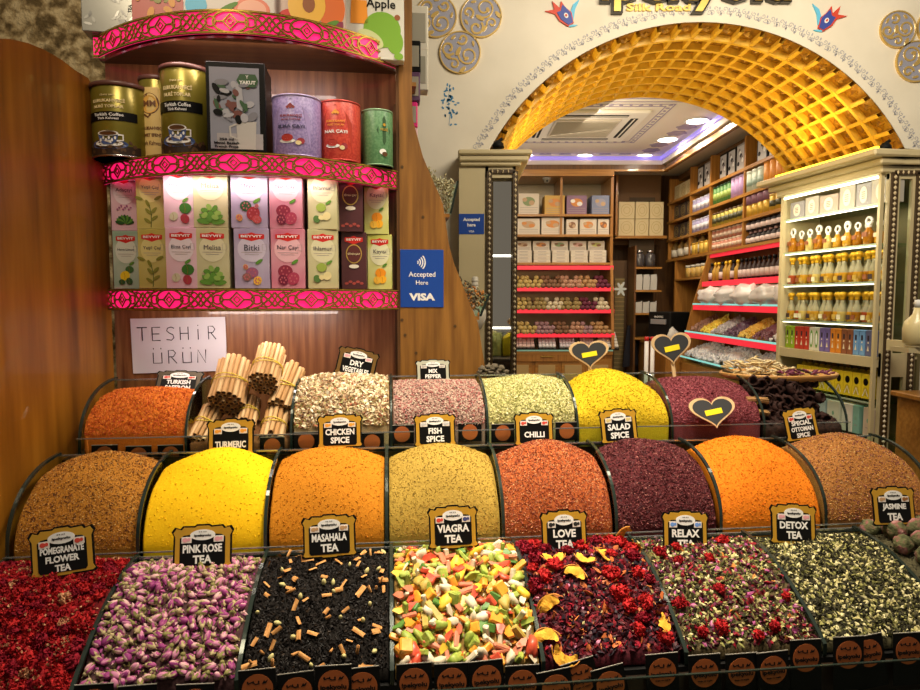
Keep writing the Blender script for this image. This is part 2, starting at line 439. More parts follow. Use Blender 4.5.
medallion(436, 17, 19.5, 'silver medallion with gold scrolls, upper left of the trio near the tea stall', 1, 0)
medallion(481, 17, 19.5, 'silver medallion with gold scrolls, upper right of the trio near the tea stall', 1, 2.0)
medallion(460, 53, 19.5, 'silver medallion with gold scrolls, bottom one of the trio near the tea stall', 1, .5)
medallion(897, 30, 17, 'bluish medallion with brown scrolls, left of the pair at the far right', 1, 1.0)
medallion(915, 62, 19, 'bluish medallion with brown scrolls, lowest at the far right edge', 1, 3.2)
medallion(934, 28, 17, 'bluish medallion cut by the right edge of the photo', 1, .2)
bluep = mat('flower_blue', (.05, .22, .42), .5); skyb = mat('tulip_sky_blue', (.12, .5, .75), .45); tred = mat('tulip_red', (.6, .06, .03), .45); tbl = mat('tulip_navy', (.04, .07, .33), .45)
b = MB(); x0, z0 = xz(449, 105, YF)
rr = random.Random(3)
for k in range(46):
    t = rr.random(); y = -.1 + .2 * t; x = rr.gauss(0, .012 + .012 * (1 - t)); a = rr.uniform(0, PI)
    b.disc(x, y, .008, .0042, .0015, bluep, FACE, n=8, rot=a)
b.ribbon([(0, -.1), (.006, -.04), (-.004, .02), (.004, .09)], .002, .0015, bluep, FACE)
struct(b.build('trim_7', loc=W(x0, YF, z0)), 'small blue flower spray painted on the cream wall')
def tulip(px, py, mir, label):
    x0, z0 = xz(px, py, YF); s = 33 * YF / 640
    M0 = FACE @ Matrix.Diagonal((mir, 1, 1, 1)); M = M0 @ R(-.55, 'Z') @ Matrix.Diagonal((.85, 1.1, 1, 1))
    r = empty('wall_tulip', W(x0, YF, z0), 0, label, 'wall ornament', 'blue and red tulips beside the sign')
    b = MB(); b.prism([(-.02 * s, -.36 * s), (.2 * s, -.36 * s), (.36 * s, -.12 * s), (.38 * s, .1 * s), (.62 * s, .3 * s), (.32 * s, .2 * s), (.24 * s, .42 * s), (.14 * s, .16 * s), (-.02 * s, .3 * s), (-.04 * s, .1 * s), (-.14 * s, -.1 * s)], .01, tred, M); b.build('blossom', r)
    b = MB(); b.prism([(.0, -.34 * s), (.17 * s, -.34 * s), (.30 * s, -.12 * s), (.30 * s, .1 * s), (.16 * s, .08 * s), (0, .2 * s), (-.10 * s, -.1 * s)], .003, tbl, M, z0=.01)
    b.disc(.09 * s, -.1 * s, .07 * s, .07 * s, .003, WHITE, M, z0=.013, n=12); b.disc(.09 * s, -.1 * s, .035 * s, .035 * s, .003, tred, M, z0=.016, n=10); b.build('blossom_pattern', r)
    b = MB(); b.prism([(-.04 * s, -.4 * s), (-.22 * s, -.22 * s), (-.26 * s, .06 * s), (-.4 * s, .36 * s), (-.2 * s, .2 * s), (-.12 * s, -.04 * s), (-.12 * s, -.22 * s)], .008, skyb, M0)
    b.prism([(-.05 * s, -.38 * s), (-.34 * s, -.38 * s), (-.26 * s, -.42 * s), (-.1 * s, -.44 * s)], .008, skyb, M0); b.build('leaf', r)
tulip(825, 17, 1, 'blue and red tulip ornament right of the shop sign')
tulip(566, 12, -1, 'blue and red tulip ornament left of the shop sign')
# shop sign
sx0, sz0 = xz(694, -8, YF); r = empty('shop_sign', W(sx0, YF, sz0), 0, 'large gold and black shop lettering above the arch', 'sign')
w = 184 * YF / 640
b = MB(); b.text('ipekyolu', 0, 0, w, mat('sign_black', (.015, .012, .008), .3), FACE, z0=.0, h=w * .235, bold=.05, d=.03); b.build('letter_bodies', r)
b = MB(); b.text('ipekyolu', 0, 0, w * .985, mat('sign_gold', (.7, .52, .14), .3, .6), FACE, z0=.031, h=w * .225, bold=.015, d=.006); b.build('letter_faces', r)
x2, z2 = xz(658, 8, YF); b = MB(); b.text('Silk Road', x2 - sx0, z2 - sz0, 62 * YF / 640, mat('sign_gold', (1, 1, 1)), FACE, h=.036, bold=.03, d=.012); b.build('small_lettering', r)
# ================================================================= the spice stall
ROWS = {1: dict(v0=1.11, v1=1.41, z0=-.672, z1=-.556, u=[-.815, -.545, -.272, -.002, .275, .55, .83, 1.115, 1.39]),
        2: dict(v0=1.425, v1=1.66, z0=-.548, z1=-.386, u=[-.815, -.55, -.28, -.012, .256, .526, .785, 1.055, 1.35]),
        3: dict(v0=1.672, v1=1.905, z0=-.375, z1=-.228, u=[-.775, -.52, -.258, 0, .257, .504, .772, 1.041, 1.29])}
def P(t, r=2):
    if t >= 1: return 1.0
    return 1 - (1 - t) ** 2.0 if r == 1 else (1 - (1 - t) ** 2.3) ** .47
def zdiv(r, t): q = ROWS[r]; return q['z0'] + (q['z1'] - q['z0']) * P(max(0, min(1, t)), r)
TM = {}
def tmap(r, k, q):            # even spacing over the slope, not over the depth
    if (r, k) not in TM:
        n = 200; L = [0.0]; pv = None
        for i in range(n + 1):
            t = (i / n) ** 2; u, v, z = surf(r, k, .5, t)
            if pv is not None: L.append(L[-1] + math.hypot(v - pv[0], z - pv[1]))
            pv = (v, z)
        TM[(r, k)] = L
    L = TM[(r, k)]; x = q * L[-1]
    import bisect
    i = min(len(L) - 2, max(0, bisect.bisect_right(L, x) - 1)); f_ = (x - L[i]) / max(1e-9, L[i + 1] - L[i])
    return ((i + f_) / (len(L) - 1)) ** 2
MOUND = {}   # (row, k): front lift, centre lift, side drop
def surf(r, k, s, t):
    q = ROWS[r]; ua, ub = q['u'][k] + .006, q['u'][k + 1] - .006
    fl, cl, sd = MOUND[(r, k)]
    e = abs(2 * s - 1)
    zf = q['z0'] + fl; zt = q['z1'] + cl - sd * e ** 1.9
    tt = t / .86
    z = zf + (zt - zf) * (P(tt, r) ** (1.25 if r == 2 else 1) if tt < 1 else 1 - .9 * (t - .86))
    z += .011 * math.sin(PI * s) * math.sin(PI * min(1, t)) + .0035 * math.sin(7 * s + 3 * k + 5 * t) * math.sin(9 * t + k + r)
    return ua + (ub - ua) * s, q['v0'] + .012 + (q['v1'] - q['v0'] - .02) * t, z
def surfn(r, k, s, t):
    a = Vector(surf(r, k, s, t)); bx = Vector(surf(r, k, min(1, s + .02), t)) - Vector(surf(r, k, max(0, s - .02), t)); by = Vector(surf(r, k, s, min(1, t + .02))) - Vector(surf(r, k, s, max(0, t - .02)))
    return a, bx.cross(by).normalized()
def cell_origin(r, k):
    q = ROWS[r]; return (q['u'][k] + q['u'][k + 1]) / 2, (q['v0'] + q['v1']) / 2, q['z0'] - .02
OCT = (np.array([(1, 0, 0), (-1, 0, 0), (0, 1, 0), (0, -1, 0), (0, 0, 1), (0, 0, -1)], float), np.array([(0, 2, 4), (2, 1, 4), (1, 3, 4), (3, 0, 4), (2, 0, 5), (1, 2, 5), (3, 1, 5), (0, 3, 5)]))
_g = .45
BEAN = (np.array([(1, 0, 0), (.35, .8, .1), (-.5, .6, .25), (-1, -.1, .1), (-.4, -.7, -.1), (.5, -.65, .1), (0, .05, .9), (.1, 0, -.8)], float), np.array([(0, 1, 6), (1, 2, 6), (2, 3, 6), (3, 4, 6), (4, 5, 6), (5, 0, 6), (1, 0, 7), (2, 1, 7), (3, 2, 7), (4, 3, 7), (5, 4, 7), (0, 5, 7)]))
def rots(n):
    q = RNG.normal(size=(n, 4)); q /= np.linalg.norm(q, axis=1)[:, None]; w, x, y, z = q.T
    return np.stack([1 - 2 * (y * y + z * z), 2 * (x * y - z * w), 2 * (x * z + y * w), 2 * (x * y + z * w), 1 - 2 * (x * x + z * z), 2 * (y * z - x * w), 2 * (x * z - y * w), 2 * (y * z + x * w), 1 - 2 * (x * x + y * y)], 1).reshape(n, 3, 3)
def pile(r, k, name, label, cat, base, bits=(), mound=(.01, .012, .05), rough=0.0012, grid=(70, 64)):
    """one mound in one bin: a heaped surface plus loose bits; bits = [(material, count, size, (ax, ay, az), template)]"""
    MOUND[(r, k)] = mound
    ou, ov, oz = cell_origin(r, k); nx, ny = grid
    V = []; F = []
    q = ROWS[r]
    for j in range(ny + 1):
        for i in range(nx + 1):
            u, v, z = surf(r, k, i / nx, tmap(r, k, j / ny))
            V.append((u - ou, v - ov, z - oz + RNG.uniform(-rough, rough)))
    for j in range(ny):
        for i in range(nx): a = j * (nx + 1) + i; F.append((a, a + 1, a + nx + 2, a + nx + 1))
    # skirt down to the bin floor so the heap is solid
    ring = [i for i in range(nx + 1)] + [j * (nx + 1) + nx for j in range(1, ny + 1)] + [ny * (nx + 1) + i for i in range(nx - 1, -1, -1)] + [j * (nx + 1) for j in range(ny - 1, 0, -1)]
    o = len(V)
    for i in ring: V.append((V[i][0], V[i][1], .004))
    for a in range(len(ring)): c = (a + 1) % len(ring); F.append((ring[a], o + a, o + c, ring[c]))
    MI = [0] * len(F); SM = [True] * len(F); mats = [base]
    V = np.array(V); allv = [V]; off = len(V); fa = [list(f) for f in F]
    for m, n, size, asp, tp in bits:
        tv, tf = tp; mats.append(m)
        st = RNG.uniform(.01, .99, (n, 2)); P0 = np.array([surf(r, k, a, tmap(r, k, c)) for a, c in st]) - np.array([ou, ov, oz]) + np.array([0, 0, size * .25])
        sc = np.array(asp) * size * RNG.uniform(.6, 1.35, (n, 1)) * RNG.uniform(.75, 1.25, (n, 3))
        pts = np.einsum('nij,nvj->nvi', rots(n), tv[None] * sc[:, None, :]) + P0[:, None, :]
        allv.append(pts.reshape(-1, 3))
        ff = (tf[None] + (np.arange(n) * len(tv))[:, None, None] + off).reshape(-1, 3)
        fa.extend(ff.tolist()); MI += [len(mats) - 1] * len(ff); SM += [False] * len(ff); off += n * len(tv)
    me = bpy.data.meshes.new(name); me.from_pydata(np.concatenate(allv).tolist(), [], fa)
    for m in mats: me.materials.append(m)
    me.polygons.foreach_set('material_index', MI); me.polygons.foreach_set('use_smooth', SM); me.update()
    ob = bpy.data.objects.new(name, me); COL.objects.link(ob); ob.location = D(ou, ov, oz); ob.rotation_euler = (0, 0, ANG)
    return tag(ob, label, cat, kind='stuff')
def pm(n, *c, sc=500, rough=.85, bump=.6):
    st = [(.3 + .4 * i / max(1, len(c) - 1), x) for i, x in enumerate(c)]
    return ramp_mat(n, st, scale=sc, rough=rough, bump=bump, bscale=sc * 1.3, dist=.0015, spec=.15)
def fm(n, c, rough=.6): return mat(n, c, rough, spec=.3)
B_ = BEAN; O_ = OCT
# ---- middle row: ground spices
pile(2, 0, 'ground_spice', 'coarse brown-orange spice heap at the left end of the middle row', 'spice', pm('spice_brown', (.20, .07, .01), (.42, .17, .02), (.52, .25, .04)),
     [(fm('flake_orange', (.44, .19, .03)), 4200, .0022, (1, .7, .4), O_), (fm('flake_dkbrown', (.12, .035, .01)), 2400, .0024, (1, .6, .4), O_), (fm('flake_straw', (.6, .38, .12)), 1000, .002, (1, .6, .4), O_)], (.002, .014, .032))
yel = pm('turmeric', (.82, .47, .004), (.92, .58, .01), sc=220, bump=.35)
pile(2, 1, 'ground_spice', 'smooth bright yellow powder heap in the middle row', 'spice', yel, [(yel, 500, .002, (1, 1, .6), O_)], (.002, .014, .032), .0006)
orr = pm('masala', (.42, .145, .007), (.58, .225, .014), sc=350, bump=.6)
pile(2, 2, 'ground_spice', 'orange-brown powder heap between the yellow and the khaki powders', 'spice', orr, [(orr, 1600, .0018, (1, 1, .7), O_)], (.002, .014, .032), .001)
kh = pm('khaki_spice', (.28, .18, .028), (.43, .29, .055), sc=350)
pile(2, 3, 'ground_spice', 'khaki green-brown powder heap in the centre of the middle row', 'spice', kh, [(kh, 2500, .0019, (1, .8, .6), O_), (fm('khaki_dark', (.25, .16, .03)), 700, .0018, (1, .8, .6), O_)], (.002, .014, .032), .001)
pile(2, 4, 'ground_spice', 'red-brown crushed chilli heap right of the khaki powder', 'spice', pm('chilli', (.25, .05, .015), (.45, .12, .03)),
     [(fm('chilli_red', (.27, .06, .022)), 4500, .0025, (1, .7, .35), O_), (fm('chilli_pale', (.58, .29, .13)), 2300, .0023, (1, .6, .35), O_), (fm('chilli_deep', (.2, .025, .01)), 1800, .0024, (1, .7, .35), O_)], (.002, .014, .032))
pile(2, 5, 'ground_spice', 'dark purple sumac-like flake heap between red and bright orange heaps', 'spice', pm('sumac', (.05, .008, .01), (.13, .025, .03)),
     [(fm('sumac_a', (.11, .02, .024)), 5200, .003, (1, .75, .3), O_), (fm('sumac_b', (.05, .008, .012)), 2600, .003, (1, .7, .3), O_), (fm('sumac_c', (.34, .13, .11)), 1100, .0025, (1, .7, .3), O_)], (.002, .014, .032))
oo = pm('bright_orange', (.55, .135, .006), (.72, .215, .01), sc=250, bump=.5)
pile(2, 6, 'ground_spice', 'bright orange powder heap right of the purple flakes', 'spice', oo, [(oo, 1600, .002, (1, 1, .7), O_), (fm('deep_orange', (.6, .16, .01)), 700, .0018, (1, .8, .6), O_)], (.002, .014, .032), .001)
pile(2, 7, 'ground_spice', 'mixed brown flake spice heap at the right end of the middle row', 'spice', pm('mixed_brown', (.22, .08, .02), (.42, .19, .05)),
     [(fm('mb_orange', (.42, .19, .045)), 4200, .0025, (1, .7, .35), O_), (fm('mb_purple', (.2, .06, .05)), 2500, .0025, (1, .7, .35), O_), (fm('mb_straw', (.62, .42, .16)), 900, .0022, (1, .7, .35), O_)], (.002, .014, .032))
# ---- back row
pile(3, 0, 'saffron_threads', 'orange-red dried safflower threads in the back left bin', 'spice', pm('saffron', (.42, .08, .01), (.66, .2, .02)),
     [(fm('saf_a', (.68, .17, .02)), 2600, .0048, (1, .22, .2), O_), (fm('saf_b', (.45, .06, .01)), 2200, .0048, (1, .25, .2), O_), (fm('saf_c', (.8, .34, .05)), 1100, .004, (1, .2, .2), O_)], (.03, -.022, .006), .005)
MOUND[(3, 1)] = (.03, -.03, 0)
pile(3, 2, 'dried_vegetable_flakes', 'cream, brown and green dried vegetable flakes in the back row', 'spice', pm('dryveg', (.25, .17, .08), (.5, .4, .22)),
     [(fm('dv_a', (.68, .56, .36)), 1500, 0.0068, (1, .8, .35), B_), (fm('dv_b', (.38, .24, .13)), 1100, 0.0065, (1, .7, .35), B_), (fm('dv_c', (.42, .40, .15)), 600, 0.0059, (1, .7, .3), B_), (fm('dv_d', (.8, .73, .55)), 500, 0.0078, (1, .8, .3), B_), (fm('dv_e', (.42, .13, .07)), 350, 0.0052, (1, .8, .5), B_), (fm('dv_f', (.14, .07, .04)), 500, 0.0052, (1, .8, .5), B_)], (.04, .009, .008), .004)
pile(3, 3, 'peppercorns', 'pinkish grey mixed peppercorns in the back row bin', 'spice', pm('pepper', (.22, .12, .1), (.42, .3, .24)),
     [(fm('pp_a', (.38, .25, .20)), 2300, 0.0037, (1, 1, 1), B_), (fm('pp_b', (.30, .10, .09)), 1300, 0.0037, (1, 1, 1), B_), (fm('pp_c', (.50, .40, .31)), 1000, 0.0034, (1, 1, 1), B_), (fm('pp_d', (.12, .07, .06)), 700, 0.0034, (1, 1, 1), B_)], (.04, -.012, .0), .003)
pile(3, 4, 'green_pepper_seeds', 'pale green seeds in the back row bin', 'spice', pm('greenseed', (.36, .34, .12), (.56, .53, .25)),
     [(fm('gs_a', (.50, .47, .20)), 2500, 0.0041, (1, .7, .6), B_), (fm('gs_b', (.30, .30, .09)), 1900, 0.0041, (1, .7, .6), B_), (fm('gs_c', (.74, .7, .42)), 700, 0.0041, (1, .6, .5), B_)], (.04, -.004, .002), .003)
yy = pm('curry_yellow', (.44, .30, .008), (.60, .43, .018), sc=250, bump=.5)
pile(3, 5, 'ground_spice', 'domed yellow powder heap with rough surface in the back row', 'spice', yy, [(yy, 1800, .0024, (1, 1, .7), O_)], (.03, .016, .05), .0012)
pile(3, 6, 'dried_barberries', 'purple-red crushed berries in the back row under the two heart tags', 'spice', pm('barberry', (.12, .02, .03), (.26, .06, .07)),
     [(fm('bb_a', (.20, .04, .055)), 3600, .0032, (1, .8, .5), B_), (fm('bb_b', (.14, .02, .03)), 1800, .0032, (1, .8, .5), B_), (fm('bb_c', (.42, .14, .14)), 600, .003, (1, .7, .5), B_)], (.03, -.012, .012), .002)
MOUND[(3, 7)] = (.0, .0, 0)
# ---- glass racks: one for each step
def rack(r, label):
    q = ROWS[r]; us = q['u']; root = empty('glass_display_rack', D(0, q['v0'], q['z0'] - .02), ANG, label, 'display rack')
    o = Vector((0, q['v0'], q['z0'] - .02))
    n = 22
    for k, u in enumerate(us):
        b = MB(); M = T(u, 0, .02) @ Matrix(((0, 0, 1, 0), (1, 0, 0, 0), (0, 1, 0, 0), (0, 0, 0, 1)))
        L = q['v1'] - q['v0']
        cur = [(L * (i / n) ** 1.6, zdiv(r, (i / n) ** 1.6) - q['z0'] + .004) for i in range(n + 1)]
        poly = [(0, -.018)] + cur + [(L, -.018)]
        b.prism(poly, .005, GLASSG, M, z0=-.0025)
        p = b.build('glass_divider', root)
        b = MB(); pts = [(-.0005, -.018)] + cur; rw = .0075 if u == us[0] or r != 3 else .006
        vs = []; fs = []
        for i, (a, c) in enumerate(pts): vs += [(u - rw / 2, a, c + .02), (u + rw / 2, a, c + .02), (u + rw / 2, a - .001, c + .026), (u - rw / 2, a - .001, c + .026)]
        for i in range(len(pts) - 1):
            for j in range(4): fs.append((i * 4 + j, i * 4 + (j + 1) % 4, i * 4 + 4 + (j + 1) % 4, i * 4 + 4 + j))
        fs += [(0, 1, 2, 3), tuple(reversed([len(vs) - 4 + j for j in range(4)]))]
        b.add(vs, fs, GLEDGE); b.build('divider_edge', p)
    L = q['v1'] - q['v0']; uc = (us[0] + us[-1]) / 2; W_ = us[-1] - us[0]
    b = MB(); b.box((uc, L / 2, -.003), (W_ + .01, L, .006), BLACKM); b.build('base_board', root)
    hb = q['z1'] - q['z0'] + .02
    b = MB(); b.box((uc, L + .002, hb / 2), (W_ + .01, .005, hb), GLASSG); b.box((uc, L + .002, hb + .001), (W_ + .01, .006, .004), STEEL); b.build('back_pane', root)
    lip = {1: .10, 2: .022, 3: .05}[r]
    b = MB(); b.box((uc, -.006 if r != 1 else -.046, lip / 2 - (.085 if r == 1 else 0)), (W_ + .01, .004, lip + (.0)), GLASSG)
    b.box((uc, -.006 if r != 1 else -.046, lip - (.085 if r == 1 else 0)), (W_ + .01, .0045, .0025), GLEDGE if r == 1 else STEEL); b.build('front_lip', root)
    if r == 1: b = MB(); b.box((uc, -.024, -.072), (W_ + .01, .052, .006), BLACKM); b.box((uc, .001, -.035), (W_ + .01, .004, .075), BLACKM); b.build('card_trough', root)
    return root
rack(1, 'front glass rack of bins holding flowers, fruit and teas')
rack(2, 'middle glass rack of bins holding heaped ground spices')
rack(3, 'back glass rack of bins holding seeds, flakes and cinnamon')
# ---- stepped counter under the racks
b = MB(); cw = wood('counter_wood', (.012, .006, .003), (.03, .014, .006), vert=False)
prof = [(1.10, -CZ), (1.10, -.70), (1.419, -.70), (1.419, -.57), (1.666, -.57), (1.666, -.397), (2.098, -.397), (2.098, -CZ)]
M = Matrix(((0, 0, 1, 0), (1, 0, 0, 0), (0, 1, 0, 0), (0, 0, 0, 1)))
b.prism([(p[0] - 1.04, p[1] + CZ) for p in prof], 2.11, cw, M, z0=-.815)
tag(b.build('stepped_counter', loc=D(0, 1.04, -CZ), rot=(0, 0, ANG)), 'stepped wooden counter under the three glass racks', 'counter')
# ---- left side panel
side = ramp_mat('side_panel_wood', [(.25, (.15, .050, .003)), (.5, (.31, .115, .007)), (.72, (.43, .175, .013))], scale=2.0, rough=.5, spec=.3, detail=7, stretch=(1, 9, .9), bump=.08, bscale=12, coat=.15, dist=.001)
def onu(px, py, u):
    d = ray(px, py); t = u / (d.x * CA + d.y * SA); return (-d.x * SA + d.y * CA) * t, d.z * t
pts = [onu(a, c, -.845) for a, c in [(94, 88), (88, 78), (75, 70), (62, 60), (45, 50), (28, 43), (10, 39), (-15, 38), (-60, 40)]]
b = MB(); poly = [(pts[0][0] + .06, -CZ)] + [(pts[0][0] + .06, pts[0][1] - .03)] + pts + [(pts[-1][0], -CZ)]
b.prism([(v_ - 1.04, z_ + CZ) for v_, z_ in poly], .022, side, M, z0=-.867)
tag(b.build('side_panel', loc=D(0, 1.04, -CZ), rot=(0, 0, ANG)), 'tall orange-brown wooden side panel at the left of the stall', 'panel')

# ---- price signs
def sign(px, py, v, wpx, roll, lines, label, pics=((.6, .1, .05), (.6, .1, .05)), frame=None, hr=.80, lean=-12, ovaltxt=True, fw=None):
    u, z = uz(px, py, v); w = wpx * v / 640 * 1.0; h = w * hr
    root = empty('spice_sign', D(u, v, z), 0, label, 'sign', None, rot=Euler((math.radians(lean), math.radians(-roll), ANG), 'XYZ'))
    fr_ = frame or GOLDP
    O = [(-.5, .03), (-.46, 0), (-.15, 0), (-.12, -.02), (.12, -.02), (.15, 0), (.46, 0), (.5, .03), (.465, .10), (.465, .60), (.50, .68), (.45, .76), (.36, .73), (.32, .78), (.14, .77), (.10, .80), (-.10, .80), (-.14, .77), (-.32, .78), (-.36, .73), (-.45, .76), (-.5, .68), (-.465, .60), (-.465, .10)]
    cy = .39; f = lambda k, d=0: [(x * w * (1 - k), (cy + (y - cy) * (1 - k * 1.15) - cy) * h / .8) for x, y in O]
    b = MB(); b.prism(f(0), .002, BLACK, FACE); b.build('backing_board', root)
    b = MB(); b.prism(f(.065), .0008, fr_, FACE, z0=.002); b.build('frame_border', root)
    I = [(-.33, .06), (.33, .06), (.36, .10), (.36, .56), (.30, .61), (.20, .62), (.16, .67), (-.16, .67), (-.20, .62), (-.30, .61), (-.36, .56), (-.36, .10)]
    b = MB(); b.prism([(x * w, (y - cy) * h / .8) for x, y in I], .0006, BLACK, FACE, z0=.0028); b.build('face_panel', root)
    b = MB(); b.disc(0, (.61 - cy) * h / .8, .20 * w, .095 * h / .8, .0006, WHITE, FACE, z0=.0034, n=24); e = b.build('emblem', root)
    b = MB(); b.text('ipekyolu', 0, (.60 - cy) * h / .8, .27 * w, BLACK, FACE, z0=.0041, h=.05 * h / .8, bold=.03)
    for q in (-.05, -.02, .02, .05): b.disc(q * w, (.665 - cy) * h / .8, .010 * w, .008 * h / .8, .0005, BLACK, FACE, z0=.0041, n=6)
    b.build('emblem_lettering', e)
    for sgn, c in zip((-1, 1), pics):
        b = MB(); X = sgn * .255 * w; Y = (.53 - cy) * h / .8
        b.cbox((0, 0, 0), (.16 * w, .11 * h / .8, .0006), mat('picture_ground', (.75, .68, .62), .5), FACE @ T(X, Y, .0037), r=.0002)
        pmn = mat('picture_%02d_%02d_%02d' % tuple(int(i * 99) for i in c), c, .5)
        b.disc(X - .02 * w, Y, .045 * w, .04 * h / .8, .0004, pmn, FACE, z0=.004, n=10); b.disc(X + .04 * w, Y + .01 * h, .025 * w, .03 * h / .8, .0004, pmn, FACE, z0=.0041, n=8); b.build('picture', root)
    n = len(lines); ys = {1: [.26], 2: [.37, .18], 3: [.42, .275, .13]}[n]
    hh = {1: .14, 2: .145, 3: .11}[n]
    b = MB()
    for s_, y in zip(lines, ys):
        _, _, tw, th = text_data(s_, .02); ww = min(.62 * w, tw / th * hh * h / .8 * .92)
        if n == 3 and len(s_) > 9: ww = .64 * w
        b.text(s_, 0, (y - cy) * h / .8, ww, WHITE, FACE, z0=.0034, h=hh * h / .8, bold=.035)
    b.build('lettering', root)
    return root
RD = (.6, .06, .04); PK = (.75, .35, .4); TN = (.5, .3, .15); OR = (.8, .35, .04)
sign(63, 551, 1.305, 63, 7, ['POMEGRANATE', 'FLOWER', 'TEA'], 'tilted black and gold sign above the red dried flowers', (RD, RD), hr=.74)
sign(203, 547, 1.345, 60, 1, ['PINK ROSE', 'TEA'], 'black and gold sign above the rosebuds', (PK, PK), hr=.72, lean=-14)
sign(329.5, 536, 1.345, 56, 2, ['MASAHALA', 'TEA'], 'black and gold sign above the black tea', (TN, TN), hr=.76)
sign(453, 527, 1.345, 53, 1, ['VIAGRA', 'TEA'], 'black and gold sign above the candied fruit pieces', (RD, (.05, .06, .2)), hr=.82)
sign(564, 532, 1.345, 52, 0, ['LOVE', 'TEA'], 'black and gold sign above the red flower and fruit slice tea', ((.02, .02, .02), (.02, .02, .02)), hr=.88)
sign(685, 532, 1.345, 54, -3, ['RELAX', 'TEA'], 'black and gold sign above the mixed red flower and bud tea', ((.15, .3, .7), (.15, .3, .7)), hr=.84)
sign(793, 524, 1.345, 56, -4, ['DETOX', 'TEA'], 'black and gold sign above the pale green bud tea', (PK, PK), hr=.78)
sign(893, 506, 1.345, 54, -1, ['JASMINE', 'TEA'], 'black and gold sign above the round tea balls at far right', (TN, (.3, .12, .03)), hr=.80)
sign(231, 438, 1.655, 47, 1, ['TURMERIC'], 'black and gold sign below the cinnamon bundles, behind the yellow heap', (OR, OR), hr=.82)
sign(340, 431, 1.652, 46, 1, ['CHICKEN', 'SPICE'], 'black and gold sign below the dried vegetable flakes', (OR, OR), hr=.74)
sign(435, 430, 1.652, 44, 1, ['FISH', 'SPICE'], 'black and gold sign below the peppercorns', ((.5, .5, .52), (.5, .5, .52)), hr=.76)
sign(534, 429, 1.655, 43, 0, ['CHILLI'], 'black and gold sign below the pale green seeds', (RD, RD), hr=.8)
sign(618.5, 426, 1.655, 42, 3, ['SALAD', 'SPICE'], 'black and gold sign in front of the domed yellow powder', ((.6, .5, .2), (.6, .5, .2)), hr=.86)
sign(800.5, 424, 1.655, 40, 7, ['SPECIAL', 'OTTOMAN', 'SPICE'], 'tilted black and gold sign in front of the dark dried strings', (RD, RD), hr=.9)
sign(179, 382, 1.865, 45, -2, ['TURKISH', 'SAFFRON'], 'sign with dark frame leaning at the back of the orange threads', (RD, RD), mat('sign_frame_dark', (.08, .06, .04), .3, .3), hr=.55, lean=-35)
sign(357, 363, 1.865, 42, -13, ['DRY', 'VEGETABLES'], 'strongly tilted black sign behind the dried vegetable flakes', (PK, PK), mat('sign_frame_brown', (.2, .11, .03), .3, .3), hr=.70)
sign(433, 370.5, 1.86, 36, 1, ['MIX', 'PEPPER'], 'small pale framed sign behind the peppercorns', ((.4, .4, .36), (.4, .4, .36)), mat('sign_frame_pale', (.55, .56, .44), .35, .3), hr=.62)
# ---- chalk hearts
hw = wood('pine_heart', (.55, .36, .17), (.7, .5, .27)); slate = mat('slate_face', (.035, .037, .04), .5)
def heartpts(w, h):
    p = []
    for i in range(48):
        a = 2 * PI * i / 48; x = 16 * math.sin(a) ** 3; y = 13 * math.cos(a) - 5 * math.cos(2 * a) - 2 * math.cos(3 * a) - math.cos(4 * a)
        p.append((x / 32 * w, (y + 2.5) / 29 * h))
    return p
def heart(px, py, v, w, h, roll, label, stake=0, lean=-8):
    u, z = uz(px, py, v); w *= v / 640; h *= v / 640
    root = empty('heart_sign', D(u, v, z), 0, label, 'sign', 'heart-shaped chalk signs', rot=Euler((math.radians(lean), math.radians(-roll), ANG)))
    b = MB(); b.prism(heartpts(w, h), .004, hw, FACE); b.build('wooden_heart', root)
    b = MB(); b.prism(heartpts(w * .86, h * .86), .001, slate, FACE, z0=.004); b.build('slate_face', root)
    b = MB(); b.cbox((0, 0, 0), (w * .38, h * .17, .001), mat('price_tag_yellow', (.9, .75, .02), .45), FACE @ T(0, h * .02, .0055) @ R(.12, 'Z'), r=.0003); b.build('price_sticker', root)
    if not stake: return root
    b = MB(); b.cbox((0, .003, -h * .45 - stake / 2), (.011, .004, stake + h * .3), hw, r=.001); b.build('stake', root)
heart(589, 355, 1.895, 42, 29, 3, 'heart-shaped slate sign standing behind the yellow dome', .05)
heart(671.5, 349, 1.87, 43, 33, 5, 'heart-shaped slate sign on a stake behind the purple berries', .05)
heart(713, 413, 1.655, 51, 34, 3, 'lowest heart-shaped slate sign, lying on the purple berries', .0, -25)
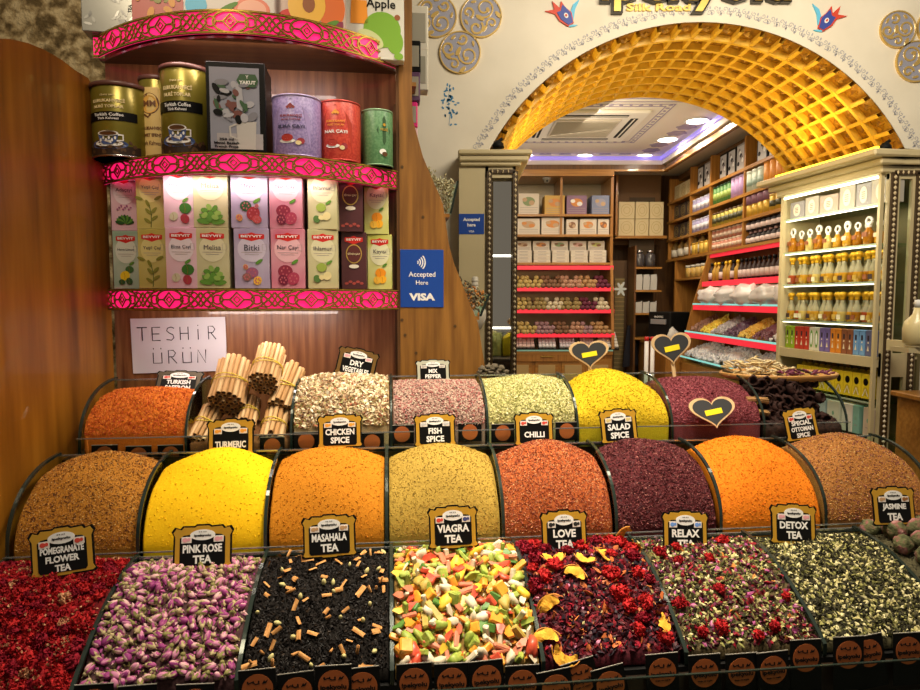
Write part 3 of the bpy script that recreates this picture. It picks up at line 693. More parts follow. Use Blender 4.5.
# ---- cards standing in the front lips
cardo = mat('card_orange', (.36, .09, .018), .6)
def card(px, top, v, wpx, hpx, tilt, label, small=False, vz=None):
    w = wpx * v / 640; h = hpx * v / 640; u, z = uz(px, top, v)
    root = empty('info_card', D(u, v, z - h), 0, label, 'card', 'black product cards in the bins' if small else 'black product cards along the front edge', rot=Euler((math.radians(-4), math.radians(-tilt), ANG)))
    b = MB(); b.box((0, 0, h / 2), (w, .001, h), BLACK)
    b.box((0, -.0003, h - .0006), (w, .0012, .0014), mat('card_edge', (.35, .33, .28), .6)); b.build('card_sheet', root)
    rr = min(w, h) * .42 if not small else h * .42
    b = MB(); b.disc(0, h * .5 if small else h - w * .56, rr, rr, .0005, cardo, FACE, z0=.0006, n=28); e = b.build('round_emblem', root)
    if not small:
        b = MB(); y = h - w * .56
        b.text('ipekyolu', 0, y - rr * .15, rr * 1.7, BLACKM, FACE, z0=.0012, h=rr * .42, bold=.03)
        b.ribbon([(-rr * .6, y + rr * .4), (-rr * .35, y + rr * .5), (-rr * .1, y + rr * .36), (rr * .15, y + rr * .38)], rr * .07, .0004, BLACKM, FACE, z0=.0011)
        for q in (-.6, -.25, .1): b.disc(q * rr, y + rr * .5, rr * .06, rr * .09, .0004, BLACKM, FACE, z0=.0011, n=6)
        b.prism([(rr * .3, y + rr * .35), (rr * .45, y + rr * .6), (rr * .5, y + rr * .48), (rr * .7, y + rr * .62), (rr * .58, y + rr * .38)], .0004, BLACKM, FACE, z0=.0011)
        b.text('doga ve saglik', 0, y - rr * .55, rr * 1.1, BLACKM, FACE, z0=.0012, h=rr * .12)
        b.build('emblem_lettering', e)
NAMES1 = ['red dried flowers', 'rosebuds', 'black tea', 'candied fruit', 'hibiscus tea', 'mixed flower tea', 'pale bud tea']
front = {1: [(92, 686, 0), (137, 687, 1), (193, 686, -1)], 2: [(258, 671, 2), (299, 674, 4), (333, 667, 0), (364, 669, 3)], 3: [(415, 665, 1), (452, 665, 0), (489, 662, 3), (523, 667, 0)],
         4: [(562, 671, 8), (591, 660, 14), (619, 667, 12), (665, 655, 2)], 5: [(707, 656, 1), (744, 655, 1), (777, 653, 3), (808, 641, 0)], 6: [(851, 638, 0), (876, 636, 8), (911, 634, 0)]}
for k, L in front.items():
    for i, (px, tp, tl) in enumerate(L):
        card(px, tp, 1.085 + .004 * (i % 2), 37, 60, tl, 'black card with orange emblem, %s in front of the %s' % (nth(i, len(L)), NAMES1[k]))
NAMES3 = ['orange threads', 'cinnamon', 'dried vegetable flakes', 'peppercorns', 'pale green seeds', 'yellow dome']
back = {0: [(90 + 14, 445, 0), (138, 446, 0), (170, 445, 0)], 2: [(306, 432, 0), (372, 433, 0)], 3: [(402, 425, 0), (470, 423, 0)], 4: [(503, 424, 0), (567, 422, 0)], 1: [(272, 437, 0)]}
for k, L in back.items():
    for i, (px, tp, tl) in enumerate(L):
        card(px, tp, 1.676 + .003 * (i % 2), 24, 19, tl, 'small black card with brown emblem, %s in front of the %s' % (nth(i, len(L)) if len(L) > 1 else 'alone', NAMES3[k]), True)
# ================================================================= loose pieces in the bins
def place(proto_list, r, k, pts, group, label, cat, lift=.3, size=.01, orient='rand', smin=.85, smax=1.15, names=None):
    out = []
    for i, (s, t) in enumerate(pts):
        t = tmap(r, k, t); p, nn = surfn(r, k, s, t); pr = proto_list[i % len(proto_list)] if names is None else proto_list[names[i]]
        o = bpy.data.objects.new(pr[0], pr[1]); COL.objects.link(o)
        p = p + nn * size * lift
        o.location = D(p.x, p.y, p.z)
        if orient == 'rand': o.rotation_euler = (random.uniform(0, 6.3), random.uniform(0, 6.3), random.uniform(0, 6.3))
        else:   # lying on the slope
            q = nn.to_track_quat('Z', 'Y').to_matrix().to_4x4()
            o.rotation_euler = (R(ANG, 'Z') @ q @ R(random.uniform(0, 6.3), 'Z') @ R(random.gauss(0, .35), 'X') @ R(random.gauss(0, .35), 'Y')).to_euler()
        k_ = random.uniform(smin, smax); o.scale = (k_, k_, k_)
        tag(o, label, cat, group); out.append(o)
    return out
def jit(nx, ny, j=.4, m=.04):
    L = [((i + .5 + random.uniform(-j, j) + (.5 if jj % 2 else 0) * .6) / (nx + .3), (jj + .5 + random.uniform(-j, j)) / ny) for jj in range(ny) for i in range(nx)]
    return [(min(1 - m, max(m, a)), min(.985, max(.015, c))) for a, c in L]
# --- red cockscomb flowers
reds = [ramp_mat('cockscomb_%d' % i, [(.3, a), (.7, c)], scale=220, rough=.75, bump=1, bscale=420, dist=.002, spec=.2) for i, (a, c) in enumerate([((.20, .004, .008), (.48, .012, .018)), ((.28, .006, .01), (.62, .025, .025)), ((.15, .004, .012), (.36, .01, .03))])]
tan = ramp_mat('cockscomb_tan', [(.3, (.4, .16, .07)), (.7, (.62, .34, .17))], scale=200, rough=.8, bump=.6, bscale=300)
def ruffle(seed, m, s=.016, m2=None):
    rr = random.Random(seed); b = MB(); b.blob((0, 0, 0), (s * .85, s * .75, s * .5), m, None, seed, .3, 3, 5)
    for q in range(75):       # short wavy frills covering the head
        a = rr.uniform(0, 2 * PI); el = rr.uniform(-.2, 1.45); L = s * rr.uniform(.22, .42); w = s * rr.uniform(.10, .2)
        d = Vector((math.cos(a) * math.cos(el) * .82, math.sin(a) * math.cos(el) * .72, math.sin(el) * .5)) * s * rr.uniform(.8, 1.15)
        M = T(*d) @ R(a, 'Z') @ R(-el - rr.uniform(-.5, .5), 'Y') @ R(rr.uniform(-1.5, 1.5), 'X')
        c = w * .7
        pts = [(-L * .3, -w * .4, 0), (-L * .3, w * .4, 0), (L * .4, -w, c), (L * .4, 0, -c), (L * .4, w, c), (L * .8, -w * .7, -c * .5), (L, 0, c), (L * .75, w * .8, -c * .4)]
        b.add(pts, [(0, 1, 3), (0, 3, 2), (1, 4, 3), (2, 3, 6, 5), (3, 4, 7, 6)], m2 if (m2 and q % 6 == 0) else m, M, False)
    return b.mesh('cockscomb_flower')
rf = [('cockscomb_flower', ruffle(i, reds[i % 3], .0165, tan if i % 3 == 0 else None)) for i in range(7)]
rt = [('cockscomb_flower', ruffle(50, tan, .014, reds[0]))]
dkred = pm('red_bed', (.06, .003, .005), (.16, .008, .01), sc=200)
pile(1, 0, 'flower_crumbs', 'dark red flower crumbs between the red flowers at the left', 'dried flowers', dkred, [(reds[0], 900, .005, (1, .6, .3), B_), (tan, 200, .003, (1, .6, .3), B_)], (.004, .0, .0), .004)
place(rf, 1, 0, jit(12, 14, .45), 'red dried flowers in the front left bin', 'dried red cockscomb flower head in the front left bin', 'dried flower', .35, .016, 'lie', .8, 1.25)
place(rt, 1, 0, jit(4, 3, .5), 'tan dried flowers in the front left bin', 'tan and red dried flower head among the red ones in the front left bin', 'dried flower', .7, .016, 'lie', .7, 1.0)
# --- rosebuds
pinks = [mat('rose_%d' % i, c, .6, spec=.25) for i, c in enumerate([(.36, .08, .22), (.52, .20, .33), (.24, .035, .16), (.62, .38, .38)])]
sep = mat('sepal_green', (.22, .20, .07), .75, spec=.2); sep2 = mat('sepal_straw', (.42, .34, .18), .75, spec=.2)
def bud(i):
    b = MB(); pk = pinks[i % 4]
    b.lathe([(0, -.008), (.0035, -.0075), (.006, -.004), (.0068, 0), (.006, .005), (.0038, .009), (.0014, .0118), (0, .012)], pk, None, 10, True, 1, .9)
    for q in range(3):    # folded petals
        M = R(q * 2.1 + i, 'Z') @ T(.0012, 0, 0)
        b.lathe([(.0042, -.006), (.0062, -.001), (.0056, .005), (.0026, .0102), (0, .011)], pinks[(i + q) % 4], M, 8, True, .85, 1)
    s_ = sep if i % 2 else sep2
    b.lathe([(0, -.0125), (.0022, -.012), (.0042, -.0095), (.0046, -.0068), (.003, -.006)], s_, None, 8)
    for q in range(5):
        a = q * 2 * PI / 5; M = R(a, 'Z')
        b.add([(.0035, -.0022, -.008), (.0035, .0022, -.008), (.0072, .002, -.003), (.0072, -.002, -.003), (.0058, 0, .0045)], [(0, 1, 2, 3), (3, 2, 4)], s_, M)
    b.tube([(0, 0, -.012), (.0006, 0, -.017)], .0007, s_, None, 5)
    return b.mesh('rosebud')
rb = [('rosebud', bud(i)) for i in range(8)]
pile(1, 1, 'rosebud_heap', 'small rosebuds and petals filling gaps under the larger rosebuds', 'dried flowers', pm('rose_bed', (.03, .012, .015), (.10, .05, .05), sc=150), [(pinks[0], 500, .006, (1, .6, .6), B_), (pinks[3], 260, .006, (1, .6, .6), B_), (sep, 600, .0045, (1, .5, .4), B_), (pinks[2], 300, .006, (1, .6, .5), B_)], (.004, .0, .0), .003)  # near-black bed colour paints in the shade between the rosebuds
L = jit(16, 19, .42); random.shuffle(L)
place(rb, 1, 1, L[:298], 'rosebuds in the front bin', 'dried pink and purple rosebud in the front bin of rosebuds', 'rosebud', .55, .009, 'rand', .8, 1.12)
# --- black tea with bark pieces and pods
bt = [mat('black_tea_%d' % i, c, .5, spec=.22) for i, c in enumerate([(.006, .005, .005), (.014, .011, .010), (.035, .022, .014)])]
pile(1, 2, 'black_tea', 'curled black tea leaves in the front row bin', 'tea', pm('tea_bed', (.004, .003, .003), (.012, .01, .008)), [(bt[0], 3600, 0.0048, (1, .35, .3), B_), (bt[1], 2600, 0.0053, (1, .4, .3), B_), (bt[2], 600, 0.0041, (1, .4, .3), B_)], (.004, .0, .0), .003)
bark = ramp_mat('cinnamon_bark', [(.35, (.42, .18, .05)), (.65, (.66, .36, .13))], scale=90, rough=.7, stretch=(1, 1, .15), spec=.2); barkd = mat('bark_inside', (.10, .04, .015), .8)
def stick(L, r):
    b = MB(); b.tube([(0, 0, -L / 2), (.0006, 0, 0), (0, 0, L / 2)], r, bark, None, 8)
    b.lathe([(r * .55, L / 2 + .0003), (0, L / 2 + .0003)], barkd, None, 8); b.lathe([(r * .55, -L / 2 - .0003), (0, -L / 2 - .0003)], barkd, None, 8)
    return b.mesh('bark_stick')
def chip(seed):
    rr = random.Random(seed); b = MB(); L = rr.uniform(.006, .011); w = rr.uniform(.0025, .0045)
    vs = []
    for i in range(5):
        x = -L + 2 * L * i / 4
        for j in range(4): a = -1.1 + 2.2 * j / 3; vs.append((x + rr.uniform(-.0008, .0008), w * math.sin(a), w * .6 * math.cos(a)))
    fs = [(i * 4 + j, i * 4 + j + 1, i * 4 + 5 + j, i * 4 + 4 + j) for i in range(4) for j in range(3)]
    vs2 = [(x, y * .8, z - .0012) for x, y, z in vs]; n = len(vs)
    fs2 = [tuple(reversed([a + n for a in f])) for f in fs]
    b.add(vs + vs2, fs + fs2, bark)
    return b.mesh('bark_chip')
pod = mat('cardamom_pod', (.55, .5, .22), .65, spec=.2)
def podm():
    b = MB(); b.lathe([(0, -.0065), (.002, -.005), (.0036, 0), (.0025, .004), (0, .007)], pod, None, 8); return b.mesh('cardamom_pod')
st1 = [('bark_stick', stick(.034, .0028)), ('bark_stick', stick(.022, .0026))]
rs = [(.06, .08), (.12, .14), (.2, .06), (.9, .5), (.93, .55), (.86, .48), (.78, .1), (.3, .8), (.16, .9), (.55, .3), (.6, .12), (.35, .12), (.25, .5), (.7, .88), (.85, .85), (.44, .95)]
place(st1, 1, 2, rs, 'cinnamon sticks in the black tea', 'thin cinnamon stick lying in the black tea', 'cinnamon stick', .6, .006, 'lie', .8, 1.1)
place([('bark_chip', chip(i)) for i in range(4)], 1, 2, jit(7, 8, .5), 'cinnamon chips in the black tea', 'small curved cinnamon bark chip in the black tea', 'bark chip', .8, .006, 'lie', .8, 1.4)
place([('cardamom_pod', podm())], 1, 2, jit(4, 6, .5), 'cardamom pods in the black tea', 'pale green cardamom pod in the black tea', 'pod', .7, .006, 'lie', .9, 1.5)
# --- candied fruit
cf = {'green': ramp_mat('candy_green', [(.3, (.16, .26, .02)), (.7, (.42, .47, .09))], scale=110, rough=.5, spec=.4), 'orange': ramp_mat('candy_orange', [(.3, (.78, .26, .015)), (.7, (.88, .42, .05))], scale=60, rough=.45),
      'red': ramp_mat('candy_red', [(.3, (.5, .03, .015)), (.7, (.72, .14, .06))], scale=60, rough=.4), 'white': ramp_mat('candy_white', [(.3, (.56, .47, .30)), (.7, (.74, .66, .50))], scale=60, rough=.6),
      'salmon': mat('candy_salmon', (.55, .17, .09), .5), 'yellow': mat('candy_yellow', (.78, .50, .04), .5), 'dgreen': mat('candy_dark_green', (.08, .2, .03), .5), 'olive': ramp_mat('candy_olive', [(.3, (.35, .24, .03)), (.7, (.52, .38, .08))], scale=90, rough=.6)}
def fruit(kind, m, seed):
    rr = random.Random(seed); b = MB(); s = .0115
    if kind == 'cube': b.cbox((0, 0, 0), (s * 1.5 * rr.uniform(.8, 1.2), s * 1.4, s * rr.uniform(.7, 1)), m, R(.2, 'X'), r=.0018)
    elif kind == 'stick': b.cbox((0, 0, 0), (s * rr.uniform(2.2, 3.0), s * .8, s * .6), m, None, r=.0016)
    elif kind == 'shard': b.prism([(-s, -s * .5), (s * .9, -s * .35), (s * 1.2, s * .1), (.1 * s, s * .65), (-s * .8, s * .3)], s * .35, m)
    elif kind == 'block': b.cbox((0, 0, 0), (s * 2.1, s * 1.9, s * 1.0), m, None, r=.002)
    else: b.blob((0, 0, 0), (s * 1.3, s * .75, s * .6), m, None, seed, .25, 2, 3)
    me = b.mesh('candied_fruit')
    for v in me.vertices: v.co += Vector((rr.uniform(-1, 1), rr.uniform(-1, 1), rr.uniform(-1, 1))) * (.0007 if kind != 'lump' else 0)
    return ('candied_fruit_piece', me)
pile(1, 3, 'candied_fruit_crumbs', 'small candied crumbs under the colourful fruit pieces', 'candied fruit', pm('candy_bed', (.12, .08, .02), (.35, .2, .05), sc=120), [(cf['green'], 250, 0.0090, (1, .6, .5), B_), (cf['orange'], 200, 0.0090, (1, .6, .5), B_), (cf['white'], 200, 0.0090, (1, .5, .4), B_), (cf['red'], 160, 0.0090, (1, .6, .4), B_)], (.004, .0, .0), .003)
pool = jit(15, 18, .45); random.shuffle(pool)
spec = [('green', ['cube', 'stick', 'shard', 'lump'], 58, 'light green'), ('orange', ['cube', 'stick', 'shard'], 50, 'orange'), ('white', ['shard', 'stick', 'lump'], 52, 'cream white'), ('red', ['cube', 'shard', 'lump'], 32, 'red'), ('salmon', ['shard', 'stick'], 32, 'salmon pink'), ('yellow', ['lump', 'shard'], 16, 'yellow'), ('dgreen', ['shard', 'cube'], 14, 'dark green'), ('olive', ['lump', 'stick'], 12, 'olive yellow')]
i0 = 0
for c, kinds, n, word in spec:
    place([fruit(kd, cf[c], 10 * j + len(c)) for j, kd in enumerate(kinds * 2)], 1, 3, pool[i0:i0 + n], '%s candied fruit pieces in the front bin' % word, '%s candied fruit piece in the front bin of candied fruit' % word, 'candied fruit', .75, .011, 'rand' if c in ('green', 'white') else 'lie', .9, 1.45); i0 += n
place([fruit('block', cf['orange'], 3)], 1, 3, [(.78, .42)], None, 'large square orange fruit block right of centre in the candied fruit', 'candied fruit', 1.6, .011, 'lie', 1.1, 1.1)
place([fruit('block', cf['orange'], 4)], 1, 3, [(.08, .1)], None, 'large orange fruit block at the lower left of the candied fruit', 'candied fruit', 1.6, .011, 'lie', 1.1, 1.1)
# --- red flower and fruit slice tea
def slice_(seed, m, m2):
    b = MB(); rr = random.Random(seed); n = 12; a1 = rr.uniform(2.2, 3.4); Rr = .018; w = .0095; out = []
    for i in range(n + 1):
        a = a1 * i / n; k = w * math.sin(PI * (i + .4) / (n + .8)) + .0012; zz = .003 * math.sin(3 * a + seed)
        for q, dz in ((-1, .0012 * math.sin(7 * a)), (0, .0008), (1, .002 * math.sin(5 * a + seed)), (0, -.0003)): out.append(((Rr + q * k) * math.cos(a) - Rr * .4, (Rr + q * k) * math.sin(a) - Rr * .6, zz + dz))
    fs = []
    for i in range(n):
        for j in range(4): fs.append((i * 4 + j, i * 4 + (j + 1) % 4, i * 4 + 4 + (j + 1) % 4, i * 4 + 4 + j))
    b.add(out, fs, m, None, False)
    b.tube([(( Rr + w) * math.cos(a1 * i / n) - Rr * .4, (Rr + w) * math.sin(a1 * i / n) - Rr * .6, .003 * math.sin(3 * a1 * i / n + seed)) for i in range(1, n)], .0012, m2, None, 5)
    return ('dried_fruit_slice', b.mesh('dried_fruit_slice'))
slm = ramp_mat('dried_slice_yellow', [(.3, (.60, .27, .02)), (.7, (.78, .46, .06))], scale=80, rough=.75, spec=.15); slr = mat('dried_slice_rim', (.5, .2, .02), .6)
dk = [mat('hibiscus_%d' % i, c, .55, spec=.3) for i, c in enumerate([(.05, .006, .012), (.12, .012, .02), (.25, .02, .03), (.02, .012, .02)])]
lf = [mat('herb_%d' % i, c, .7, spec=.2) for i, c in enumerate([(.26, .25, .08), (.48, .43, .19), (.11, .11, .04), (.028, .026, .014), (.62, .57, .31)])]
crm = mat('raspberry_red', (.45, .012, .035), .55)
pile(1, 4, 'hibiscus_tea', 'dark hibiscus petals and mixed bits in the front row', 'tea', pm('hibiscus_bed', (.02, .004, .006), (.09, .01, .018), sc=200), [(reds[2], 220, .009, (1, .7, .4), B_), (mat('dried_apricot', (.45, .12, .03), .6), 60, .014, (1, .7, .25), B_), (dk[0], 1200, 0.0095, (1, .6, .3), B_), (dk[1], 800, 0.0095, (1, .6, .35), B_), (dk[2], 300, 0.0088, (1, .6, .4), B_), (dk[3], 500, 0.0101, (1, .6, .35), B_), (lf[1], 110, 0.0081, (1, .5, .35), B_), (mat('bit_orange', (.62, .2, .05), .6), 120, 0.0095, (1, .6, .2), B_), (pinks[1], 70, 0.0068, (1, .7, .6), B_)], (.004, .0, .0), .004)
place([('cockscomb_flower', ruffle(20 + i, m, .014)) for i, m in enumerate([reds[1], reds[2], reds[1]])], 1, 4, [(.52, .93), (.57, .88), (.12, .93), (.86, .85), (.2, .78), (.05, .62), (.12, .52), (.9, .68), (.72, .7), (.84, .3), (.78, .2), (.72, .13), (.9, .08), (.36, .72), (.3, .9), (.8, .93), (.06, .8), (.66, .36), (.7, .28), (.93, .45), (.24, .9), (.15, .84), (.04, .9), (.4, .85), (.92, .76), (.03, .45), (.86, .5), (.5, .8), (.68, .9), (.22, .6), (.64, .5), (.1, .7)], 'red flower heads in the fruit slice tea', 'crimson dried flower head in the fruit slice tea', 'dried flower', .7, .014, 'lie', .85, 1.4)
sl = [slice_(i, slm, slr) for i in range(4)]
place(sl, 1, 4, [(.2, .66), (.46, .62), (.64, .70), (.36, .5), (.9, .9), (.9, .16), (.05, .12), (.1, .3), (.44, .93), (.97, .78), (.1, .02), (.8, .97)], 'yellow dried fruit slices in the red flower tea', 'yellow curled dried fruit slice in the red flower tea', 'dried fruit', 1.5, .010, 'lie', 1.0, 1.4)
# --- mixed flower tea
pile(1, 5, 'mixed_flower_tea', 'mixed green leaves, yellow buds and purple petals in the front row', 'tea', pm('mixed_bed', (.03, .02, .01), (.12, .09, .04), sc=200), [(pinks[0], 160, .008, (1, .6, .5), B_), (reds[2], 80, .009, (1, .7, .4), B_), (lf[0], 600, 0.0081, (1, .5, .35), B_), (lf[1], 300, 0.0074, (1, .6, .5), B_), (lf[2], 700, 0.0095, (1, .35, .2), B_), (dk[0], 600, 0.0088, (1, .6, .4), B_), (dk[2], 260, 0.0081, (1, .6, .5), B_), (lf[4], 150, 0.0074, (1, .6, .5), B_), (lf[3], 400, 0.0081, (1, .6, .4), B_), (mat('petal_orange', (.6, .22, .04), .6), 60, 0.0081, (1, .6, .3), B_)], (.004, .0, .0), .004)
place([('cockscomb_flower', ruffle(30 + i, m, .012)) for i, m in enumerate([reds[0], reds[1]])], 1, 5, [(.3, .92), (.26, .74), (.1, .7), (.46, .6), (.2, .6), (.68, .8), (.4, .35), (.72, .82), (.15, .1), (.3, .12), (.7, .1), (.9, .3), (.06, .3), (.56, .06)], 'red flower heads in the mixed flower tea', 'dark red dried flower head in the mixed flower tea', 'dried flower', .7, .013, 'lie', .8, 1.25)
place(rb, 1, 5, jit(5, 6, .5), 'rosebuds in the mixed flower tea', 'small purple rosebud in the mixed flower tea', 'rosebud', .6, .008, 'rand', .55, .8)
# --- pale bud tea
pile(1, 6, 'green_bud_tea', 'pale yellow-green buds and dark leaves in the front row', 'tea', pm('bud_bed', (.03, .028, .015), (.09, .08, .04), sc=250), [(lf[3], 3200, 0.0068, (1, .45, .3), B_), (lf[2], 900, 0.0065, (1, .5, .35), B_), (lf[1], 620, 0.0059, (1, .65, .6), B_), (lf[4], 330, 0.0068, (1, .65, .6), B_), (lf[0], 500, 0.0059, (1, .7, .5), B_)], (.004, .0, .0), .003)  # dark bed colour stands in for shadow in the gaps
# --- round tea balls
tb = ramp_mat('tea_ball', [(.35, (.04, .045, .018)), (.5, (.12, .12, .055)), (.58, (.24, .09, .085)), (.7, (.46, .28, .25))], scale=38, rough=.85, bump=1, bscale=140, dist=.004, spec=.2)
def ball(i):
    b = MB(); b.blob((0, 0, 0), (.0225, .0225, .020), tb, None, i, .07, 3, 6); return b.mesh('flowering_tea_ball')
pile(1, 7, 'tea_ball_crumbs', 'loose leaf crumbs under the round tea balls', 'tea', pm('ball_bed', (.03, .028, .015), (.09, .08, .04), sc=250), [(lf[3], 600, .005, (1, .5, .3), B_)], (.004, .0, .0), .002)
bl_ = [('flowering_tea_ball', ball(i)) for i in range(5)]
bpts = [((i + .5 + .45 * (j % 2)) / 5.8, (j + .5) / 7) for j in range(7) for i in range(5)]
place(bl_, 1, 7, [(a, c) for a, c in bpts if a < .98], 'round green and pink tea balls', 'round green and pink flowering tea ball at the far right', 'tea ball', .9, .02, 'rand', .92, 1.1)
# --- cinnamon bundles
pile(3, 1, 'cinnamon_crumbs', 'cinnamon crumbs at the bottom of the cinnamon bin', 'spice', pm('cinn_bed', (.08, .03, .012), (.2, .09, .03)), [], (.005, -.125, 0), .002)
band = mat('rubber_band', (.72, .55, .06), .5); ci = [ramp_mat('cinnamon_stick_%d' % i, [(.35, a), (.65, c)], scale=45, rough=.65, stretch=(1, 1, .2), spec=.25) for i, (a, c) in enumerate([((.42, .23, .09), (.56, .35, .16)), ((.33, .17, .06), (.49, .28, .11)), ((.50, .32, .15), (.62, .43, .23))])]
cin = mat('cinnamon_inside', (.035, .014, .008), .8)
def bundle(f, bk, vf, vb, rpx, label, n_r=3):
    uf, zf = uz(*f, vf); ub, zb = uz(*bk, vb)
    a = Vector((uf, vf, zf)); c = Vector((ub, vb, zb)); L = (c - a).length; ax = (c - a).normalized()
    Rb = rpx * vf / 640; rs_ = Rb / (2 * n_r + 1) * 1.02
    q = ax.to_track_quat('Z', 'Y')
    root = empty('cinnamon_bundle', D(*a), 0, label, 'cinnamon bundle', 'cinnamon bundles', rot=(R(ANG, 'Z') @ q.to_matrix().to_4x4()).to_euler())
    pos_ = [(0, 0)]
    for ring in range(1, n_r + 1):
        for i in range(6 * ring):
            w = 2 * PI * i / (6 * ring) + ring * .3; pos_.append((2 * rs_ * ring * .97 * math.cos(w), 2 * rs_ * ring * .97 * math.sin(w)))
    for i, (x, y) in enumerate(pos_):
        b = MB(); j = random.uniform(-.006, .006); m = ci[i % 3]; rr = rs_ * random.uniform(.85, 1.04)
        k = 1 + .05 * math.sin(3 * i)
        b.tube([(x * k, y * k, j), (x * .97, y * .97, L / 2), (x * k, y * k, L + j)], rr, m, None, 8, caps=False)
        b.tube([(x * k, y * k, j), (x * .97, y * .97, L / 2), (x * k, y * k, L + j)], rr * .72, cin, None, 8, caps=True)
        for zz in (j, L + j):
            vs = []; fs = []
            for w in range(8):
                t = 2 * PI * w / 8; vs += [(x * k + rr * math.cos(t), y * k + rr * math.sin(t), zz), (x * k + rr * .7 * math.cos(t), y * k + rr * .7 * math.sin(t), zz + .0003)]
            for w in range(8): w2 = (w + 1) % 8; fs.append((2 * w, 2 * w2, 2 * w2 + 1, 2 * w + 1))
            b.add(vs, fs, m)
        b.build('cinnamon_stick', root)
    b = MB(); Rr = (2 * n_r + 1) * rs_ * 1.0
    b.tube([(Rr * math.cos(2 * PI * i / 24), Rr * math.sin(2 * PI * i / 24), L * .48 + .004 * math.sin(4 * PI * i / 24)) for i in range(25)], .0016, band, None, 6, caps=False)
    b.tube([(Rr * math.cos(2 * PI * i / 24), Rr * math.sin(2 * PI * i / 24), L * .42 + .005 * math.cos(4 * PI * i / 24)) for i in range(25)], .0014, band, None, 6, caps=False)
    b.build('rubber_band', root)
bundle((226, 404), (236, 366), 1.76, 1.87, 18, 'large cinnamon bundle tilted up at the left, with yellow band')
bundle((263, 384), (272, 353), 1.77, 1.88, 15, 'topmost cinnamon bundle with dark hollow ends facing forward')
bundle((279, 407), (294, 369), 1.78, 1.88, 12, 'tall cinnamon bundle at the right edge of the bin', 2)
bundle((271, 441), (278, 412), 1.70, 1.80, 13, 'lowest cinnamon bundle at the right, beside the sign', 2)
bundle((197, 441), (214, 408), 1.70, 1.80, 11, 'cinnamon bundle lying at the lower left of the bin', 2)
bundle((246, 425), (252, 401), 1.74, 1.84, 10, 'small cinnamon bundle in the middle below the topmost one', 2)
bundle((238, 440), (242, 420), 1.715, 1.80, 11, 'cinnamon bundle hidden behind the gold framed sign', 2)
# --- dark dried strings in the last back bin, bowl on top
dkm = ramp_mat('dried_dark', [(.3, (.012, .005, .004)), (.7, (.045, .016, .012))], scale=70, rough=.75, spec=.2, bump=.8, bscale=160)
pile(3, 7, 'dried_aubergine_crumbs', 'dark crumbs in the last back bin', 'spice', dkm, [], (.005, -.1, 0), .003)
def cup():
    b = MB(); n = 12; vs = []; fs = []
    for z, r in [(0, .014), (.012, .018), (.026, .016)]:
        for i in range(n): a = 2 * PI * i / n; k = r * (1 + .16 * math.sin(3 * a + z * 90)); vs.append((k * math.cos(a), k * math.sin(a), z + .002 * math.sin(5 * a)))
    for z, r in [(.024, .011), (.006, .009)]:
        for i in range(n): a = 2 * PI * i / n; vs.append((r * math.cos(a), r * math.sin(a), z))
    for j in range(4):
        for i in range(n): i2 = (i + 1) % n; fs.append((j * n + i, j * n + i2, j * n + n + i2, j * n + n + i))
    fs.append(tuple(range(n - 1, -1, -1))); fs.append(tuple(range(4 * n, 5 * n)))
    b.add(vs, fs, dkm, None, True); return b.mesh('dried_aubergine')
cm = cup(); u0, u1 = 1.055, 1.245
for j in range(6):
    for i in range(9):
        for kx in range(2):
            o = bpy.data.objects.new('dried_aubergine', cm); COL.objects.link(o)
            z = -.36 + j * .023; v = 1.72 + .012 * j + kx * .05 + random.uniform(-.006, .006)
            o.location = D(u0 + (u1 - u0) * (i + .5 * (j % 2)) / 8.4 + random.uniform(-.004, .004), v, z)
            o.rotation_euler = (random.uniform(1.0, 2.0), random.uniform(-.6, .6), random.uniform(-.7, .7)); s_ = random.uniform(.8, 1.1); o.scale = (s_, s_, s_)
            tag(o, 'dark hollow dried aubergine stacked under the wooden bowl', 'dried vegetable', 'dark dried aubergines in the back right bin')
for i, (px, py, pp) in enumerate([(756, 400, 1.72), (757, 412, 1.71)]):
    u, z = uz(px, py, pp); r = empty('herb_stem_bundle', D(u, pp, z), ANG, ['upper', 'lower'][i] + ' tied bundle of brown stems left of the dark dried aubergines', 'herb bundle', 'stem bundles', None)
    for q in range(9):
        b = MB(); y = random.uniform(-.008, .008); zz = random.uniform(-.01, .01)
        b.tube([(-.03, y, zz), (0, y * .6, zz * .6 + .002), (.034, y, zz - .003)], .0032, ci[1], None, 6); b.build('stem', r)
    b = MB(); b.tube([(.0, .012 * math.cos(2 * PI * i / 12), .013 * math.sin(2 * PI * i / 12)) for i in range(13)], .0014, band, None, 5, caps=False); b.build('tie', r)
bu, bz = uz(778, 374, 1.86); bw = 116 * 1.97 / 640 / 2
r = empty('wooden_bowl', D(bu, 1.86, bz), 0, 'round shallow wooden bowl on the dark dried aubergines', 'bowl')
bowlm = wood('bowl_wood', (.42, .2, .05), (.62, .34, .1), vert=False)
b = MB(); b.lathe([(0, -.018), (bw * .8, -.018), (bw * .97, -.008), (bw, .004), (bw * .985, .007), (bw * .95, .004), (bw * .78, -.008), (0, -.009)], bowlm, None, 48, True, 1, .62); b.build('bowl_body', r)
tanp = mat('dried_root_tan', (.56, .42, .2), .7); tan2 = mat('dried_root_pale', (.68, .58, .36), .7); prp = mat('dried_petal_purple', (.16, .03, .07), .7)
def frag(seed, m, L):
    b = MB(); rr = random.Random(seed); p = [(0, 0, 0)]
    for i in range(5): p.append((p[-1][0] + L / 5, p[-1][1] + rr.uniform(-.3, .3) * L / 4, p[-1][2] + rr.uniform(-.3, .4) * L / 4))
    b.tube(p, [.0012, .003, .0036, .003, .0034, .001], m, None, 6); return b.mesh('dried_root')
fm_ = [frag(i, tanp if i % 2 else tan2, .04) for i in range(6)]; pm_ = [frag(20 + i, prp, .02) for i in range(3)]
